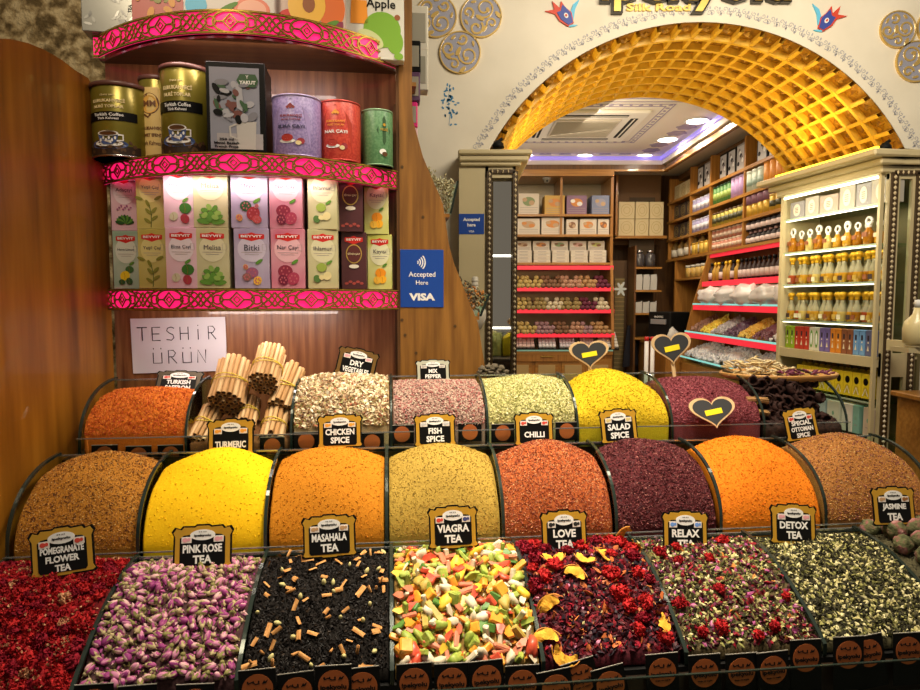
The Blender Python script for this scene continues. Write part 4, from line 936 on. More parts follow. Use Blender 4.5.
for i in range(110):
    left = i < 80
    a = random.uniform(0, 2 * PI); q = math.sqrt(random.random()) * .85
    x = (-.30 + .72 * q * math.cos(a) * .75) * bw if left else (random.uniform(-.15, .8)) * bw; y = q * math.sin(a) * .5 * bw if left else random.uniform(-.5, -.1) * bw
    h = max(0, .040 * (1 - ((x / bw + .25) / .75) ** 2)) * random.random() if left else .008
    o = bpy.data.objects.new('dried_root' if left else 'dried_petal', random.choice(fm_) if left else random.choice(pm_)); COL.objects.link(o)
    o.location = D(bu, 1.86, bz) + Vector((x - .012, y, h + .002)); o.rotation_euler = (random.uniform(-.5, .5), random.uniform(-.5, .5), random.uniform(0, 6.3))
    tag(o, 'pale tan dried root piece heaped in the wooden bowl' if left else 'dark purple dried petal on the front of the wooden bowl', 'dried root' if left else 'dried petal', 'dried roots in the wooden bowl' if left else 'dried petals in the wooden bowl')
# ================================================================= tea and coffee shelf behind the bins
VB = 2.10; UL, UR = -.855, .022
def vfront(u): return 2.045 - .215 * max(0, 1 - ((u + .41) / .435) ** 2)
bwood = wood('rosy_panel_wood', (.12, .035, .012), (.34, .14, .05), rough=.38)
swood = wood('shelf_board_wood', (.07, .025, .012), (.14, .055, .02), vert=False, rough=.4)
root = empty('tea_shelf_unit', D(0, VB, -CZ), ANG, 'wooden shelf unit with three curved shelves edged in glowing pink fretwork', 'shelf unit')
b = MB(); b.box(((UL + UR) / 2, .012, CZ + .05), (UR - UL, .024, 2 * CZ - .3), bwood); b.build('back_panel', root)
pink = mat('pink_acrylic', (.9, .02, .2), .4, emit=(1, .012, .15), es=.8)
darkred = mat('fret_shadow_red', (.2, .005, .02), .5)
fgold = mat('fretwork_gold', (.22, .12, .015), .32, .7); fedge = mat('fret_edge_gold', (.5, .33, .05), .35, .5)
def curve_pt(u, off=0.0):
    v = vfront(u); du = .001; s = (vfront(u + du) - vfront(u - du)) / (2 * du); n = Vector((s, -1, 0)).normalized()
    return Vector((u, v - VB, 0)) + n * off
def shelf(zb, zt, label):
    u0, u1 = -.862, .022; n = 48
    us = [u0 + (u1 - u0) * i / n for i in range(n + 1)]
    # arc-length
    S = [0]
    for a, c in zip(us, us[1:]): S.append(S[-1] + (curve_pt(c) - curve_pt(a)).length)
    def at_s(s, off=0):
        s = min(S[-1], max(0, s)); i = next((k for k in range(n) if S[k + 1] >= s), n - 1); f_ = (s - S[i]) / (S[i + 1] - S[i])
        return curve_pt(us[i] + (us[i + 1] - us[i]) * f_, off)
    b = MB(); pts = [(curve_pt(u).x, curve_pt(u).y) for u in us]
    b.prism([(u0, 0)] + pts + [(u1, 0)], .018, swood, T(0, 0, CZ + zt - .02)); b.prism([(u0, 0)] + [(x, min(0, y + .035)) for x, y in pts] + [(u1, 0)], .006, swood, T(0, 0, CZ + zb + .004))
    b.build('shelf_board', root)
    b = MB(); vs = []; fs = []
    for u in us: p = curve_pt(u, .002); vs += [(p.x, p.y, CZ + zb), (p.x, p.y, CZ + zt)]
    for i in range(n): fs.append((2 * i, 2 * i + 2, 2 * i + 3, 2 * i + 1))
    b.add(vs, fs, pink); pl = b.build('pink_backlight', root)
    H = zt - zb; b = MB(); TL = S[-1]
    def rib2(pts, w, m=fgold, off=.004, d=.0022):
        # strip drawn in (arc length, height) and bent round the shelf edge
        nn = len(pts); vs = []; fs = []
        for i in range(nn):
            a = Vector(pts[max(0, i - 1)]); c = Vector(pts[min(nn - 1, i + 1)]); t = (c - a)
            t = t.normalized() if t.length > 1e-8 else Vector((1, 0)); q = Vector((-t.y, t.x)) * w / 2
            for sg in (1, -1):
                p = Vector(pts[i]) + q * sg; h = min(H, max(0, p.y))
                for o in (off, off + d): e = at_s(p.x, o); vs.append((e.x, e.y, CZ + zb + h))
        for i in range(nn - 1):
            a = 4 * i; fs += [(a + 1, a + 5, a + 7, a + 3), (a, a + 4, a + 5, a + 1), (a + 2, a + 3, a + 7, a + 6)]
        b.add(vs, fs, m)
    def both(pts, w):
        rib2(pts, w * 1.25); rib2(pts, w * .3, fedge, .006, .0012)
    both([(TL * i / 60, H - .003) for i in range(61)], .006); both([(TL * i / 60, .003) for i in range(61)], .006)
    per = .2; k0 = int(TL / per) + 1
    for k in range(-1, k0 + 1):
        c = TL / 2 + (k - k0 // 2) * per
        def el(cx, a, bb, w, t0=0, t1=2 * PI, n_=18): both([(cx + a * math.cos(t0 + (t1 - t0) * i / n_), H / 2 + bb * math.sin(t0 + (t1 - t0) * i / n_)) for i in range(n_ + 1)], w)
        if c < -.06 or c > TL + .06: continue
        el(c, .046, H * .46, .0045)
        both([(c - .019, H / 2), (c, H * .82), (c + .019, H / 2), (c, H * .18), (c - .019, H / 2)], .004)
        both([(c - .009, H / 2), (c, H * .64), (c + .009, H / 2), (c, H * .36), (c - .009, H / 2)], .0025)
        for sg in (-1, 1):
            el(c + sg * .052, .014, H * .20, .0035)
            both([(c + sg * .019, H / 2), (c + sg * .04, H / 2)], .004)
            both([(c + sg * (.04 + .06 * i / 8), H * (.93 - .75 * (i / 8) ** 1.6)) for i in range(9)], .0045)
            both([(c + sg * (.04 + .06 * i / 8), H * (.07 + .75 * (i / 8) ** 1.6)) for i in range(9)], .0045)
            both([(c + sg * (.062 + .038 * i / 6), H * (.5 + .32 * math.sin(i / 6 * PI))) for i in range(7)], .0035)
            both([(c + sg * (.062 + .038 * i / 6), H * (.5 - .32 * math.sin(i / 6 * PI))) for i in range(7)], .0035)
            both([(c + sg * (.03 + .05 * i / 6), H * (.98 - .1 * math.sin(i / 6 * PI) - .12 * i / 6)) for i in range(7)], .003)
            both([(c + sg * (.03 + .05 * i / 6), H * (.02 + .1 * math.sin(i / 6 * PI) + .12 * i / 6)) for i in range(7)], .003)
    fr_ = b.build('gold_fretwork', root)
    # small white lamps tucked behind the strip
    ledm = mat('shelf_led', (1, .9, .95), .5, emit=(1, .78, .86), es=4)
    b = MB()
    for i in range(14):
        u = -.80 + .78 * i / 13; p = curve_pt(u, -.009); b.box((p.x, p.y, CZ + zb + .016), (.018, .004, .004), ledm)
    b.build('led_strip', root)
shelf(-.03, .032, ''); shelf(.343, .402, ''); shelf(.712, .775, '')
# plank at right with stepped edge
plankw = wood('plank_wood', (.14, .055, .007), (.30, .135, .022), rough=.45)
PL = [(398, -25), (412, -25), (412, 100), (413, 120), (423, 157), (443, 204), (449, 245), (454, 263), (470, 304), (478, 323), (483, 355), (487, 378), (487, 384), (398, 384)]
VP_ = 2.03
pp = [uz(a, c, VP_) for a, c in PL]; px0 = pp[0][0]
b = MB(); b.prism([(u - px0, z + CZ) for u, z in pp[:-2]] + [(pp[-2][0] - px0, 0), (0, 0)], .022, plankw, FACE)
plank = b.build('end_plank', loc=D(px0, VP_ + .022, -CZ), rot=(0, 0, ANG)); tag(plank, 'wooden end plank with a stepped slanting edge right of the tea shelves', 'panel')
screwm = mat('screw_head', (.12, .07, .03), .4, .5)
b = MB()
for px, py in [(423, 217), (402, 320), (405, 335), (455, 326), (416, 353), (402, 167)]:
    u, z = uz(px, py, VP_); b.disc(u - px0, z + CZ, .005, .005, .001, screwm, FACE, z0=.022, n=10)
b.build('screw_cap', plank)
# wooden seam strip between unit and plank
b = MB(); b.box((0, 0, 0), (.01, .012, 2.2), brown); tag(b.build('seam_strip', loc=D(px0 - .004, VP_ + .012, -.3), rot=(0, 0, ANG)), 'dark vertical strip between tea shelves and end plank', 'trim strip')
# payment sticker
def sticker(px, py, wpx, hpx, v_or_y, stall, label, big=True):
    if stall: u, z = uz(px, py, v_or_y); loc = D(u, v_or_y, z); rz = ANG; k = v_or_y / 640
    else: x, z = xz(px, py, v_or_y); loc = W(x, v_or_y, z); rz = 0; k = v_or_y / 640
    w, h = wpx * k, hpx * k; r = empty('payment_sticker', loc, rz, label, 'sticker')
    b = MB(); b.cbox((0, -.0005, 0), (w, .001, h), BLUE, None, r=.0004)
    b.build('sticker_sheet', r); b = MB()
    if big:
        for q in range(4):
            rr = w * (.05 + .055 * q); b.ribbon([(-w * .14 + rr * math.cos(t), h * .28 + rr * math.sin(t)) for t in [(-.75 + 1.5 * i / 8) for i in range(9)]], w * .028, .0004, WHITE, FACE, z0=.001)
        b.text('Accepted', 0, h * .06, w * .62, WHITE, FACE, z0=.001); b.text('Here', 0, -h * .07, w * .28, WHITE, FACE, z0=.001)
        b.text('VISA', 0, -h * .32, w * .6, WHITE, FACE, z0=.001, h=h * .13, bold=.05)
    else:
        b.text('Accepted', 0, h * .2, w * .66, WHITE, FACE, z0=.001, bold=.04); b.text('here', 0, -h * .04, w * .33, WHITE, FACE, z0=.001, bold=.04); b.text('VISA', 0, -h * .36, w * .22, WHITE, FACE, z0=.001)
    b.build('sticker_lettering', r)
sticker(422, 278.5, 43, 57, VP_ - .001, True, 'large blue contactless payment sticker on the wooden plank')
# handwritten paper
u, z = uz(179.5, 345, VB - .004); r = empty('handwritten_paper', D(u, VB - .004, z), 0, 'white paper with black handwriting taped under the tea shelves', 'paper', None, rot=Euler((0, math.radians(-1.0), ANG)))
k = 2.1 / 640 * .97
b = MB(); q = 8; vs = []; fs = []
for j in range(q + 1):
    for i in range(q + 1):
        x = (-45 + 90 * i / q) * k; y = (-27 + 54 * j / q) * k; vs.append((x, -.0015 - .0012 * math.sin(i * .8) * math.sin(j * .6 + 1), y))
for j in range(q):
    for i in range(q): a = j * (q + 1) + i; fs.append((a, a + 1, a + q + 2, a + q + 1))
b.add(vs, fs, mat('paper_white', (.72, .70, .74), .7)); b.build('paper_sheet', r)
ink = mat('ink_black', (.02, .02, .03), .6)
b = MB()
def strokes(word, x0, y0, cw, chh):
    G = {'T': [[(0, 1), (1, 1)], [(.5, 1), (.5, 0)]], 'E': [[(.9, 1), (.1, 1), (.1, 0), (.9, 0)], [(.1, .5), (.8, .5)]], 'S': [[(.9, .9), (.6, 1), (.25, .92), (.15, .72), (.4, .55), (.75, .42), (.85, .2), (.6, 0), (.1, .06)]],
         'H': [[(.1, 1), (.1, 0)], [(.9, 1), (.9, 0)], [(.1, .5), (.9, .5)]], 'İ': [[(.5, .8), (.5, 0)], [(.5, 1.12), (.5, 1.05)]], 'R': [[(.15, 0), (.15, 1), (.6, 1), (.82, .78), (.6, .52), (.15, .5)], [(.4, .5), (.9, 0)]],
         'Ü': [[(.1, .85), (.1, .05), (.9, .05), (.9, .85)], [(.15, 1.2), (.15, 1.1)], [(.85, 1.2), (.85, 1.1)]], 'N': [[(.1, 0), (.15, 1), (.85, 0), (.9, 1)]]}
    for i, ch in enumerate(word):
        for st in G[ch]:
            b.ribbon([((x0 + (i + .72 * px) * cw) * k, (y0 + py * chh) * k) for px, py in st], .9 * k, .0003, ink, FACE, z0=.0035)
strokes('TESHİR', -39, 5, 13.2, 13); strokes('ÜRÜN', -26, -18, 14, 13)
b.build('handwriting', r)
# ---------------- tea boxes
leafg = mat('leaf_green', (.10, .26, .03), .5); leafd = mat('leaf_dark', (.02, .08, .015), .5)
def art(b, kind, w, h):
    F = FACE; c = h * .24
    def leaf(x, y, L, a, m=leafg, z0=.0012): b.disc(x + L / 2 * math.cos(a), y + L / 2 * math.sin(a), L / 2, L * .2, .0003, m, F, z0=z0, n=8, rot=a)
    if kind == 'herb':
        for i in range(9): leaf(0, c * .5, w * .36, .2 + i * .34, leafg if i % 2 else leafd, .0012 + .0001 * i)
        for i in range(8): b.disc(-w * .25 + w * .07 * i, c * 1.5 + (i % 3) * .005, .003, .003, .0004, mat('herb_flower', (.35, .1, .25), .5), F, z0=.0021, n=6)
    elif kind == 'twig':
        b.ribbon([(0, .006), (.002, c), (-.004, c * 1.7)], .0016, .0003, leafd, F, z0=.0012)
        for i, (x, y, a) in enumerate([(0, c * .4, 2.5), (0, c * .6, .6), (.001, c, 2.3), (.001, c * 1.1, .8), (-.003, c * 1.5, 2.0), (.01, c * 2, .5), (-.02, c * 2, 2.8)]): leaf(x, y, w * .3, a, mat('tea_leaf', (.22, .22, .03), .5))
    elif kind == 'melissa':
        for i in range(7): leaf(0, c * .35, w * .42, .1 + i * .48, leafg, .0012 + .0001 * i); b.disc(w * .2 * math.cos(i * .9), c + w * .17 * math.sin(i * .9), w * .11, w * .08, .0003, leafg if i % 2 else mat('leaf_light', (.25, .42, .08), .5), F, z0=.002 + .0001 * i, n=8, rot=i)
    else:
        cols = {'apple': [((.04, .16, .02), .2, 1.3, .20), ((.55, .52, .35), -.18, .75, .15), ((.35, .03, .05), .18, .6, .16)], 'mixfruit': [((.03, .1, .03), -.1, 1.5, .16), ((.35, .03, .04), .1, 1.0, .2), ((.7, .35, .05), -.28, .7, .1), ((.5, .07, .07), .2, .6, .13), ((.6, .5, .4), .2, 1.5, .07)],
                'pome': [((.25, .02, .05), -.08, 1.2, .22), ((.38, .04, .09), .15, .7, .2), ((.16, .01, .04), -.15, .6, .16)], 'linden': [((.28, .38, .06), -.05, 1.5, .17), ((.7, .62, .3), .14, .9, .15), ((.08, .18, .04), -.2, .7, .13), ((.7, .62, .3), -.05, .8, .09)],
                'apricot': [((.85, .30, .01), .03, 1.25, .22), ((.9, .45, .02), .12, .75, .17), ((.85, .5, .05), -.12, .7, .16)], 'lemon': [((.05, .15, .04), .12, 1.4, .16), ((.85, .6, .02), -.06, .95, .2), ((.03, .1, .03), .1, .55, .14), ((.03, .1, .03), -.18, .5, .12)],
                'flowers': [((.3, .1, .2), 0, 1.1, .18), ((.8, .5, .04), .15, .55, .13), ((.75, .45, .05), -.18, 1.5, .08), ((.25, .12, .1), -.15, .8, .13)]}[kind]
        for i, (cc, x, y, rr) in enumerate(cols):
            m = mat('print_%s_%d' % (kind, i), cc, .5); b.disc(x * w, c * y, rr * w, rr * w * .88, .0003, m, F, z0=.0012 + .0003 * i, n=14, rot=i)
            if kind in ('apricot', 'apple', 'lemon'): b.ribbon([(x * w - rr * w * .2, c * y + rr * w * .7), (x * w, c * y), (x * w - rr * w * .1, c * y - rr * w * .7)], .0008, .0002, mat('print_crease', (.3, .12, .01), .5), F, z0=.0016 + .0003 * i)
            if kind in ('pome', 'mixfruit', 'flowers'):
                for q in range(6): b.disc(x * w + rr * w * .5 * math.cos(q), c * y + rr * w * .5 * math.sin(q), .0022, .003, .0003, mat('print_dot_%s' % kind, (.5, .12, .14), .5), F, z0=.0017 + .0003 * i, n=6)
        leaf(.1 * w, c * 1.7, w * .25, .6)
def tea_box(px0_, px1, py0, py1, v, body, body2, kind, title, label, roll=0, darkbox=False):
    w = (px1 - px0_) * v / 640 * .97; h = (py1 - py0) * v / 640; u, z = uz((px0_ + px1) / 2, py1, v)
    r = empty('tea_box', D(u, v, z), 0, label, 'tea box', 'tea boxes on the lit shelf', rot=Euler((0, math.radians(roll), ANG + math.radians(random.uniform(-3, 3)))))
    m = ramp_mat('carton_%d_%d_%d' % tuple(int(q * 99) for q in body), [(.3, body), (.75, body2)], scale=9, rough=.45, detail=2)
    b = MB(); b.cbox((0, .033, h / 2), (w, .066, h), m, None, r=.0012); b.build('carton', r)
    b = MB(); y = h * .87
    b.prism([(-w * .36, y - .006), (-w * .3, y - .0075), (-w * .2, y - .0085), (0, y - .014), (w * .2, y - .0085), (w * .3, y - .0075), (w * .36, y - .006), (w * .36, y + .006), (w * .12, y + .007), (0, y + .011), (-w * .12, y + .007), (-w * .36, y + .006)], .0005, RED, FACE, z0=.0003)
    b.text('BEYVIT', 0, y, w * .6, WHITE, FACE, z0=.0009, h=.0068, bold=.03); b.build('brand_label', r)
    b = MB(); ym = h * .68
    if darkbox:
        b.disc(0, h * .62, w * .32, h * .17, .0004, mat('round_print_gold', (.55, .38, .08), .4, .3), FACE, z0=.0004, n=24); b.disc(0, h * .62, w * .28, h * .15, .0004, mat('round_print_dark', (.10, .02, .02), .5), FACE, z0=.0009, n=24)
        b.text(title, 0, h * .62, w * .5, mat('round_print_cream', (.8, .7, .45), .5), FACE, z0=.0015, h=.008, bold=.02)
        b.disc(0, h * .40, w * .2, h * .035, .0004, mat('print_cup', (.75, .7, .6), .5), FACE, z0=.0014, n=16)
        for q in range(5): b.disc(-w * .3 + q * w * .15, h * (.1 + .03 * (q % 2)), .006, .004, .0004, mat('print_bean', (.35, .06, .05), .5), FACE, z0=.0006, n=8)
    else:
        b.disc(-.0, h * .66, w * .40, h * .22, .0003, mat('carton_pale_%s' % kind, tuple(min(.75, q * 1.06 + .01) for q in body2), .5), FACE, z0=.0003, n=24)
        b.text(title, 0, ym, w * min(.62, .085 * len(title)), mat('print_dark', (.06, .05, .08), .5), FACE, z0=.0009, bold=.0)
        for q in range(2): b.box((0, -.0008, h * (.60 - .035 * q)), (w * (.6 - .2 * q), .0004, .0012), mat('print_grey', (.35, .3, .3), .5))
        art(b, kind, w, h)
        b.ribbon([(w * .30, h * .74), (w * .42, h * .74), (w * .42, h * .64), (w * .30, h * .64)], .0008, .0003, mat('print_grey', (.3, .3, .3)), FACE, z0=.0012, closed=True)
    b.build('printed_front', r); return r
PKc = ((.62, .34, .45), (.78, .62, .68)); OL = ((.42, .36, .07), (.62, .56, .22)); LG = ((.45, .42, .20), (.62, .60, .38)); LV = ((.32, .26, .42), (.55, .5, .62)); RS = ((.50, .12, .2), (.70, .4, .45)); DKc = ((.06, .015, .02), (.09, .025, .03)); YGc = ((.50, .52, .06), (.75, .75, .45)); MG = ((.25, .40, .30), (.62, .66, .58))
up = [(112, 137, PKc, 'herb', 'Adaçayı', 'pink sage'), (137.5, 164, OL, 'twig', 'Yeşil Çay', 'olive green tea'), (164.5, 194, PKc, 'apple', 'Elma Çayı', 'pink apple'), (194.5, 227, LG, 'melissa', 'Melisa', 'olive melissa leaf'), (232, 267, LV, 'mixfruit', 'Meyve', 'lavender mixed fruit'), (270, 302, RS, 'pome', 'Nar Çayı', 'rose pomegranate'), (308, 337, LG, 'linden', 'Ihlamur', 'cream-green linden'), (338, 363, DKc, 'dark', 'SİYAH ÇAY', 'dark brown black tea'), (364, 388.5, YGc, 'apricot', 'Kayısı', 'lime yellow apricot')]
lo = [(114, 138.5, MG, 'lemon', 'Nane-Limon', 'mint green lemon'), (139, 166, OL, 'twig', 'Yeşil Çay', 'olive green tea'), (166.5, 196.5, PKc, 'apple', 'Elma Çayı', 'dull pink apple'), (197, 228.5, LG, 'melissa', 'Melisa', 'olive melissa leaf'), (235, 269, LV, 'flowers', 'Bitki', 'lavender flower blend'), (271.5, 304.5, RS, 'pome', 'Nar Çayı', 'rose pomegranate'), (308, 338, LG, 'linden', 'Ihlamur', 'cream-green linden'), (341.5, 366.5, DKc, 'dark', 'SİYAH ÇAY', 'dark brown black tea'), (367.5, 392, YGc, 'apricot', 'Kayısı', 'lime yellow apricot')]
def vrow(px):
    u, _ = uz(px, 280, 1.95); return max(vfront(max(-.8, u - .04)), vfront(min(.01, u + .04))) + .008
for L, hi, word in ((up, True, 'upper'), (lo, False, 'lower')):
    for i, (a, c, cols, kind, title, what) in enumerate(L):
        v = min(VB - .07, vrow((a + c) / 2)); v = max(v, 1.90)
        k = v / 640; _, zb = .0, .033
        if not hi: z0_, z1_ = .033, .204
        else: z0_, z1_ = .2045, .378
        # convert fixed heights to pixels so that the boxes stand on the shelf
        d = ray((a + c) / 2, 290)
        w_ = tea_box(a, c, 0, (z1_ - z0_) / k, v, cols[0], cols[1], kind, title, '%s tea box, %s in the %s row of tea boxes' % (what, nth(i, 9), word), 0, kind == 'dark')
        u, _ = uz((a + c) / 2, 260 if not hi else 210, v); w_.location = D(u, v, z0_)
# ---------------- cans on the middle shelf
def can(px0_, px1, top_y, v, name, label, bodym, lidm, deco, z0_=.403, shrink=1, lid='plastic'):
    R_ = (px1 - px0_) / 2 * v / 640 * .97; uc, _ = uz((px0_ + px1) / 2, (top_y + 160) / 2, v - R_ * .3); _, zt = uz((px0_ + px1) / 2, top_y, v - R_); h = (zt - z0_)
    r = empty(name, D(uc, v, z0_), ANG + (-.12), label, 'tin')
    b = MB(); b.lathe([(0, 0), (R_ * .96, 0), (R_ * .98, .003), (R_ * .98, h - .006), (R_ * .95, h - .003), (0, h - .003)], bodym, None, 40); b.build('can_body', r)
    b = MB()
    if lid == 'plastic': b.lathe([(R_ * .99, h - .013), (R_ * 1.03, h - .012), (R_ * 1.03, h - .002), (R_ * .99, h), (0, h)], lidm, None, 40)
    else: b.lathe([(R_ * .97, h - .006), (R_, h - .005), (R_, h - .001), (R_ * .97, h), (R_ * .92, h - .003), (0, h - .003)], lidm, None, 40)
    b.build('lid', r)
    b = MB(); b.lathe([(R_ * .98, 0), (R_ * 1.0, .001), (R_ * 1.0, .004), (R_ * .98, .005)], lidm if lid != 'plastic' else SILVER, None, 40); b.build('base_ring', r)
    b = MB(); deco(b, R_ * .985, h); b.build('printed_label', r); return r
def wrapM(b, R_):      # bend flat artwork drawn in FACE space round the can
    for i, v in enumerate(b.v):
        a = v.x / R_; rr = R_ + (-v.y); b.v[i] = Vector((rr * math.sin(a), -rr * math.cos(a), v.z))
olive = ramp_mat('tin_olive', [(.3, (.16, .13, .015)), (.7, (.27, .23, .03))], scale=4, rough=.3, metal=.45, detail=2)
def finebox(b, x, y, w, h, m, z0, n=10):
    for i in range(n):
        b.box((x - w / 2 + w * (i + .5) / n, -z0, y), (w / n, .0004, h), m)
def coffee(b, R_, h):
    cm_ = mat('print_cream', (.72, .6, .32), .5); W2 = R_ * 1.5
    b.text('KURUKAHVECİ', 0, h * .74, W2 * .8, cm_, FACE, z0=.0006, h=h * .055, bold=.03); b.text('NURİ TOPLAR', 0, h * .665, W2 * .74, cm_, FACE, z0=.0006, h=h * .052, bold=.03)
    b.text('SİNCE 1890', 0, h * .81, W2 * .34, cm_, FACE, z0=.0006, h=h * .026)
    finebox(b, 0, h * .53, R_ * 2.0, h * .12, BLACK, .0006, 16)
    b.text('Turkish Coffee', 0, h * .55, W2 * .72, WHITE, FACE, z0=.0012, h=h * .04); b.text('Türk Kahvesi', 0, h * .50, W2 * .5, WHITE, FACE, z0=.0012, h=h * .03)
    finebox(b, 0, h * .08, R_ * 2.2, h * .12, mat('print_beans', (.03, .015, .008), .5), .0005, 16)
    for i in range(30): b.disc(random.uniform(-1, 1) * R_ * 1.05, h * random.uniform(.03, .2), .006, .004, .0004, mat('print_beans_b', (.10, .05, .02), .5), FACE, z0=.0009, n=8, rot=random.uniform(0, 3))
    bl = mat('porcelain_blue', (.05, .09, .25), .4)
    b.disc(0, h * .16, R_ * .66, h * .065, .0004, bl, FACE, z0=.0014, n=28); b.disc(0, h * .17, R_ * .5, h * .04, .0004, WHITE, FACE, z0=.0019, n=28)
    b.prism([(-R_ * .36, h * .30), (-R_ * .3, h * .2), (-R_ * .16, h * .155), (R_ * .16, h * .155), (R_ * .3, h * .2), (R_ * .36, h * .30)], .0004, bl, FACE, z0=.0024)
    b.disc(0, h * .30, R_ * .36, h * .035, .0004, WHITE, FACE, z0=.0029, n=24); b.disc(0, h * .30, R_ * .3, h * .026, .0004, mat('print_coffee', (.1, .04, .01), .4), FACE, z0=.0034, n=24)
    b.ribbon([(R_ * .34, h * .28), (R_ * .5, h * .28), (R_ * .5, h * .21), (R_ * .3, h * .2)], .004, .0004, WHITE, FACE, z0=.003)
    for i in range(6): b.disc(-R_ * .25 + R_ * .1 * i, h * (.21 + .03 * (i % 2)), .003, .005, .0003, WHITE, FACE, z0=.0029, n=6)
    wrapM(b, R_)
def mehmet(b, R_, h):
    tn_ = mat('print_tan', (.62, .45, .16), .5); dk_ = mat('print_brown', (.13, .05, .015), .5)
    finebox(b, 0, h * .45, R_ * 2.0, h * .8, tn_, .0004, 16)
    b.disc(0, h * .66, R_ * .55, R_ * .62, .0004, dk_, FACE, z0=.0008, n=24); b.disc(0, h * .65, R_ * .46, R_ * .52, .0004, mat('print_orange_tan', (.6, .33, .06), .5), FACE, z0=.0013, n=24)
    b.text('MM', 0, h * .66, R_ * .7, dk_, FACE, z0=.0018, h=h * .07, bold=.03); b.ribbon([(-R_ * .4, h * .54), (-R_ * .1, h * .5), (R_ * .05, h * .54)], .005, .0004, dk_, FACE, z0=.0014)
    b.text('KURUKAHVECİ', 0, h * .38, R_ * 1.5, dk_, FACE, z0=.0009, h=h * .05, bold=.03); b.text('MEHMET EFENDİ', 0, h * .30, R_ * 1.5, dk_, FACE, z0=.0009, h=h * .05, bold=.03); b.text('Türk Kahvesi', 0, h * .2, R_ * 1.2, dk_, FACE, z0=.0009, h=h * .05)
    wrapM(b, R_)
brl = mat('lid_brown', (.10, .04, .03), .4)
can(140, 172, 74, 2.015, 'coffee_tin', 'slim tan and olive coffee tin between the two large olive tins', olive, brl, mehmet)
can(92.5, 145, 80, 2.0, 'coffee_tin', 'large olive coffee tin with blue cup print at the left end', olive, brl, coffee)
can(161, 209, 62, 1.965, 'coffee_tin', 'large olive coffee tin with blue cup print beside the black box', olive, brl, coffee)
def apple(title, acc, txt):
    def f(b, R_, h):
        b.prism([(-R_ * .8, h * .12), (R_ * .8, h * .12), (R_ * .8, h * .62), (R_ * .5, h * .78), (0, h * .92), (-R_ * .5, h * .78), (-R_ * .8, h * .62)], .0003, acc, FACE, z0=.0004)
        b.v = [v for v in b.v]
        b.disc(0, h * .80, R_ * .12, R_ * .12, .0004, txt, FACE, z0=.001, n=4); b.disc(R_ * .12, h * .78, R_ * .07, R_ * .07, .0004, txt, FACE, z0=.001, n=4); b.disc(-R_ * .12, h * .78, R_ * .07, R_ * .07, .0004, txt, FACE, z0=.001, n=4)
        b.text('KURUKAHVECİ', 0, h * .65, R_ * .9, txt, FACE, z0=.001, h=h * .05, bold=.03); b.text('NURİ TOPLAR', 0, h * .59, R_ * .8, txt, FACE, z0=.001, h=h * .04)
        b.text(title, 0, h * .47, R_ * 1.1, mat('print_navy', (.06, .05, .12), .5) if title.startswith('ELMA') else WHITE, FACE, z0=.001, h=h * .065, bold=.03)
        b.disc(-R_ * .15, h * .24, R_ * .34, h * .035, .0004, WHITE, FACE, z0=.001, n=18); b.disc(-R_ * .15, h * .29, R_ * .24, h * .06, .0004, mat('print_tea', (.4, .03, .02), .4), FACE, z0=.0015, n=18)
        b.disc(R_ * .4, h * .24, R_ * .16, h * .05, .0004, mat('print_fruit_dark', (.3, .03, .04), .5), FACE, z0=.001, n=14); b.disc(R_ * .3, h * .21, R_ * .12, h * .035, .0004, mat('print_cream', (.7, .6, .4)), FACE, z0=.0016, n=12)
        wrapM(b, R_)
    return f
def speck(n, a, c): return ramp_mat(n, [(.4, a), (.6, c)], scale=160, rough=.4, detail=3)
can(272, 320, 93, 1.93, 'tea_tin', 'purple round tea tin beside the black box', speck('tin_purple', (.24, .18, .42), (.36, .29, .55)), mat('lid_purple', (.38, .32, .55), .4, .3), apple('ELMA ÇAYI', mat('tin_purple_light', (.36, .28, .56), .4), mat('print_darkred', (.3, .05, .05), .5)), lid='tin')
can(318.5, 360, 99, 1.97, 'tea_tin', 'red round tea tin between the purple and green tins', speck('tin_red', (.45, .03, .02), (.58, .07, .04)), mat('lid_red', (.5, .05, .04), .4, .3), apple('NAR ÇAYI', mat('tin_red_dark', (.42, .04, .02), .4), mat('print_orange', (.8, .35, .05), .5)), lid='tin')
def green(b, R_, h):
    b.prism([(R_ * .1, h * .62), (R_ * .6, h * .88), (R_ * 1.1, h * .62), (R_ * .6, h * .36)], .0004, DGRN, FACE, z0=.0004); b.text('NURİ', R_ * .6, h * .64, R_ * .5, GOLDP, FACE, z0=.001, h=h * .06); b.disc(R_ * .6, h * .72, R_ * .1, R_ * .1, .0004, GOLDP, FACE, z0=.001, n=6)
    b.disc(R_ * .5, h * .24, R_ * .22, h * .05, .0004, WHITE, FACE, z0=.001, n=14); b.disc(R_ * .62, h * .2, R_ * .18, h * .04, .0004, mat('print_coffee', (.1, .04, .01)), FACE, z0=.0015, n=14); wrapM(b, R_)
can(361, 393, 108, 2.01, 'tea_tin', 'green round tea tin at the right end', speck('tin_green', (.07, .2, .08), (.12, .27, .12)), mat('lid_green', (.2, .35, .2), .4, .3), green, lid='tin')
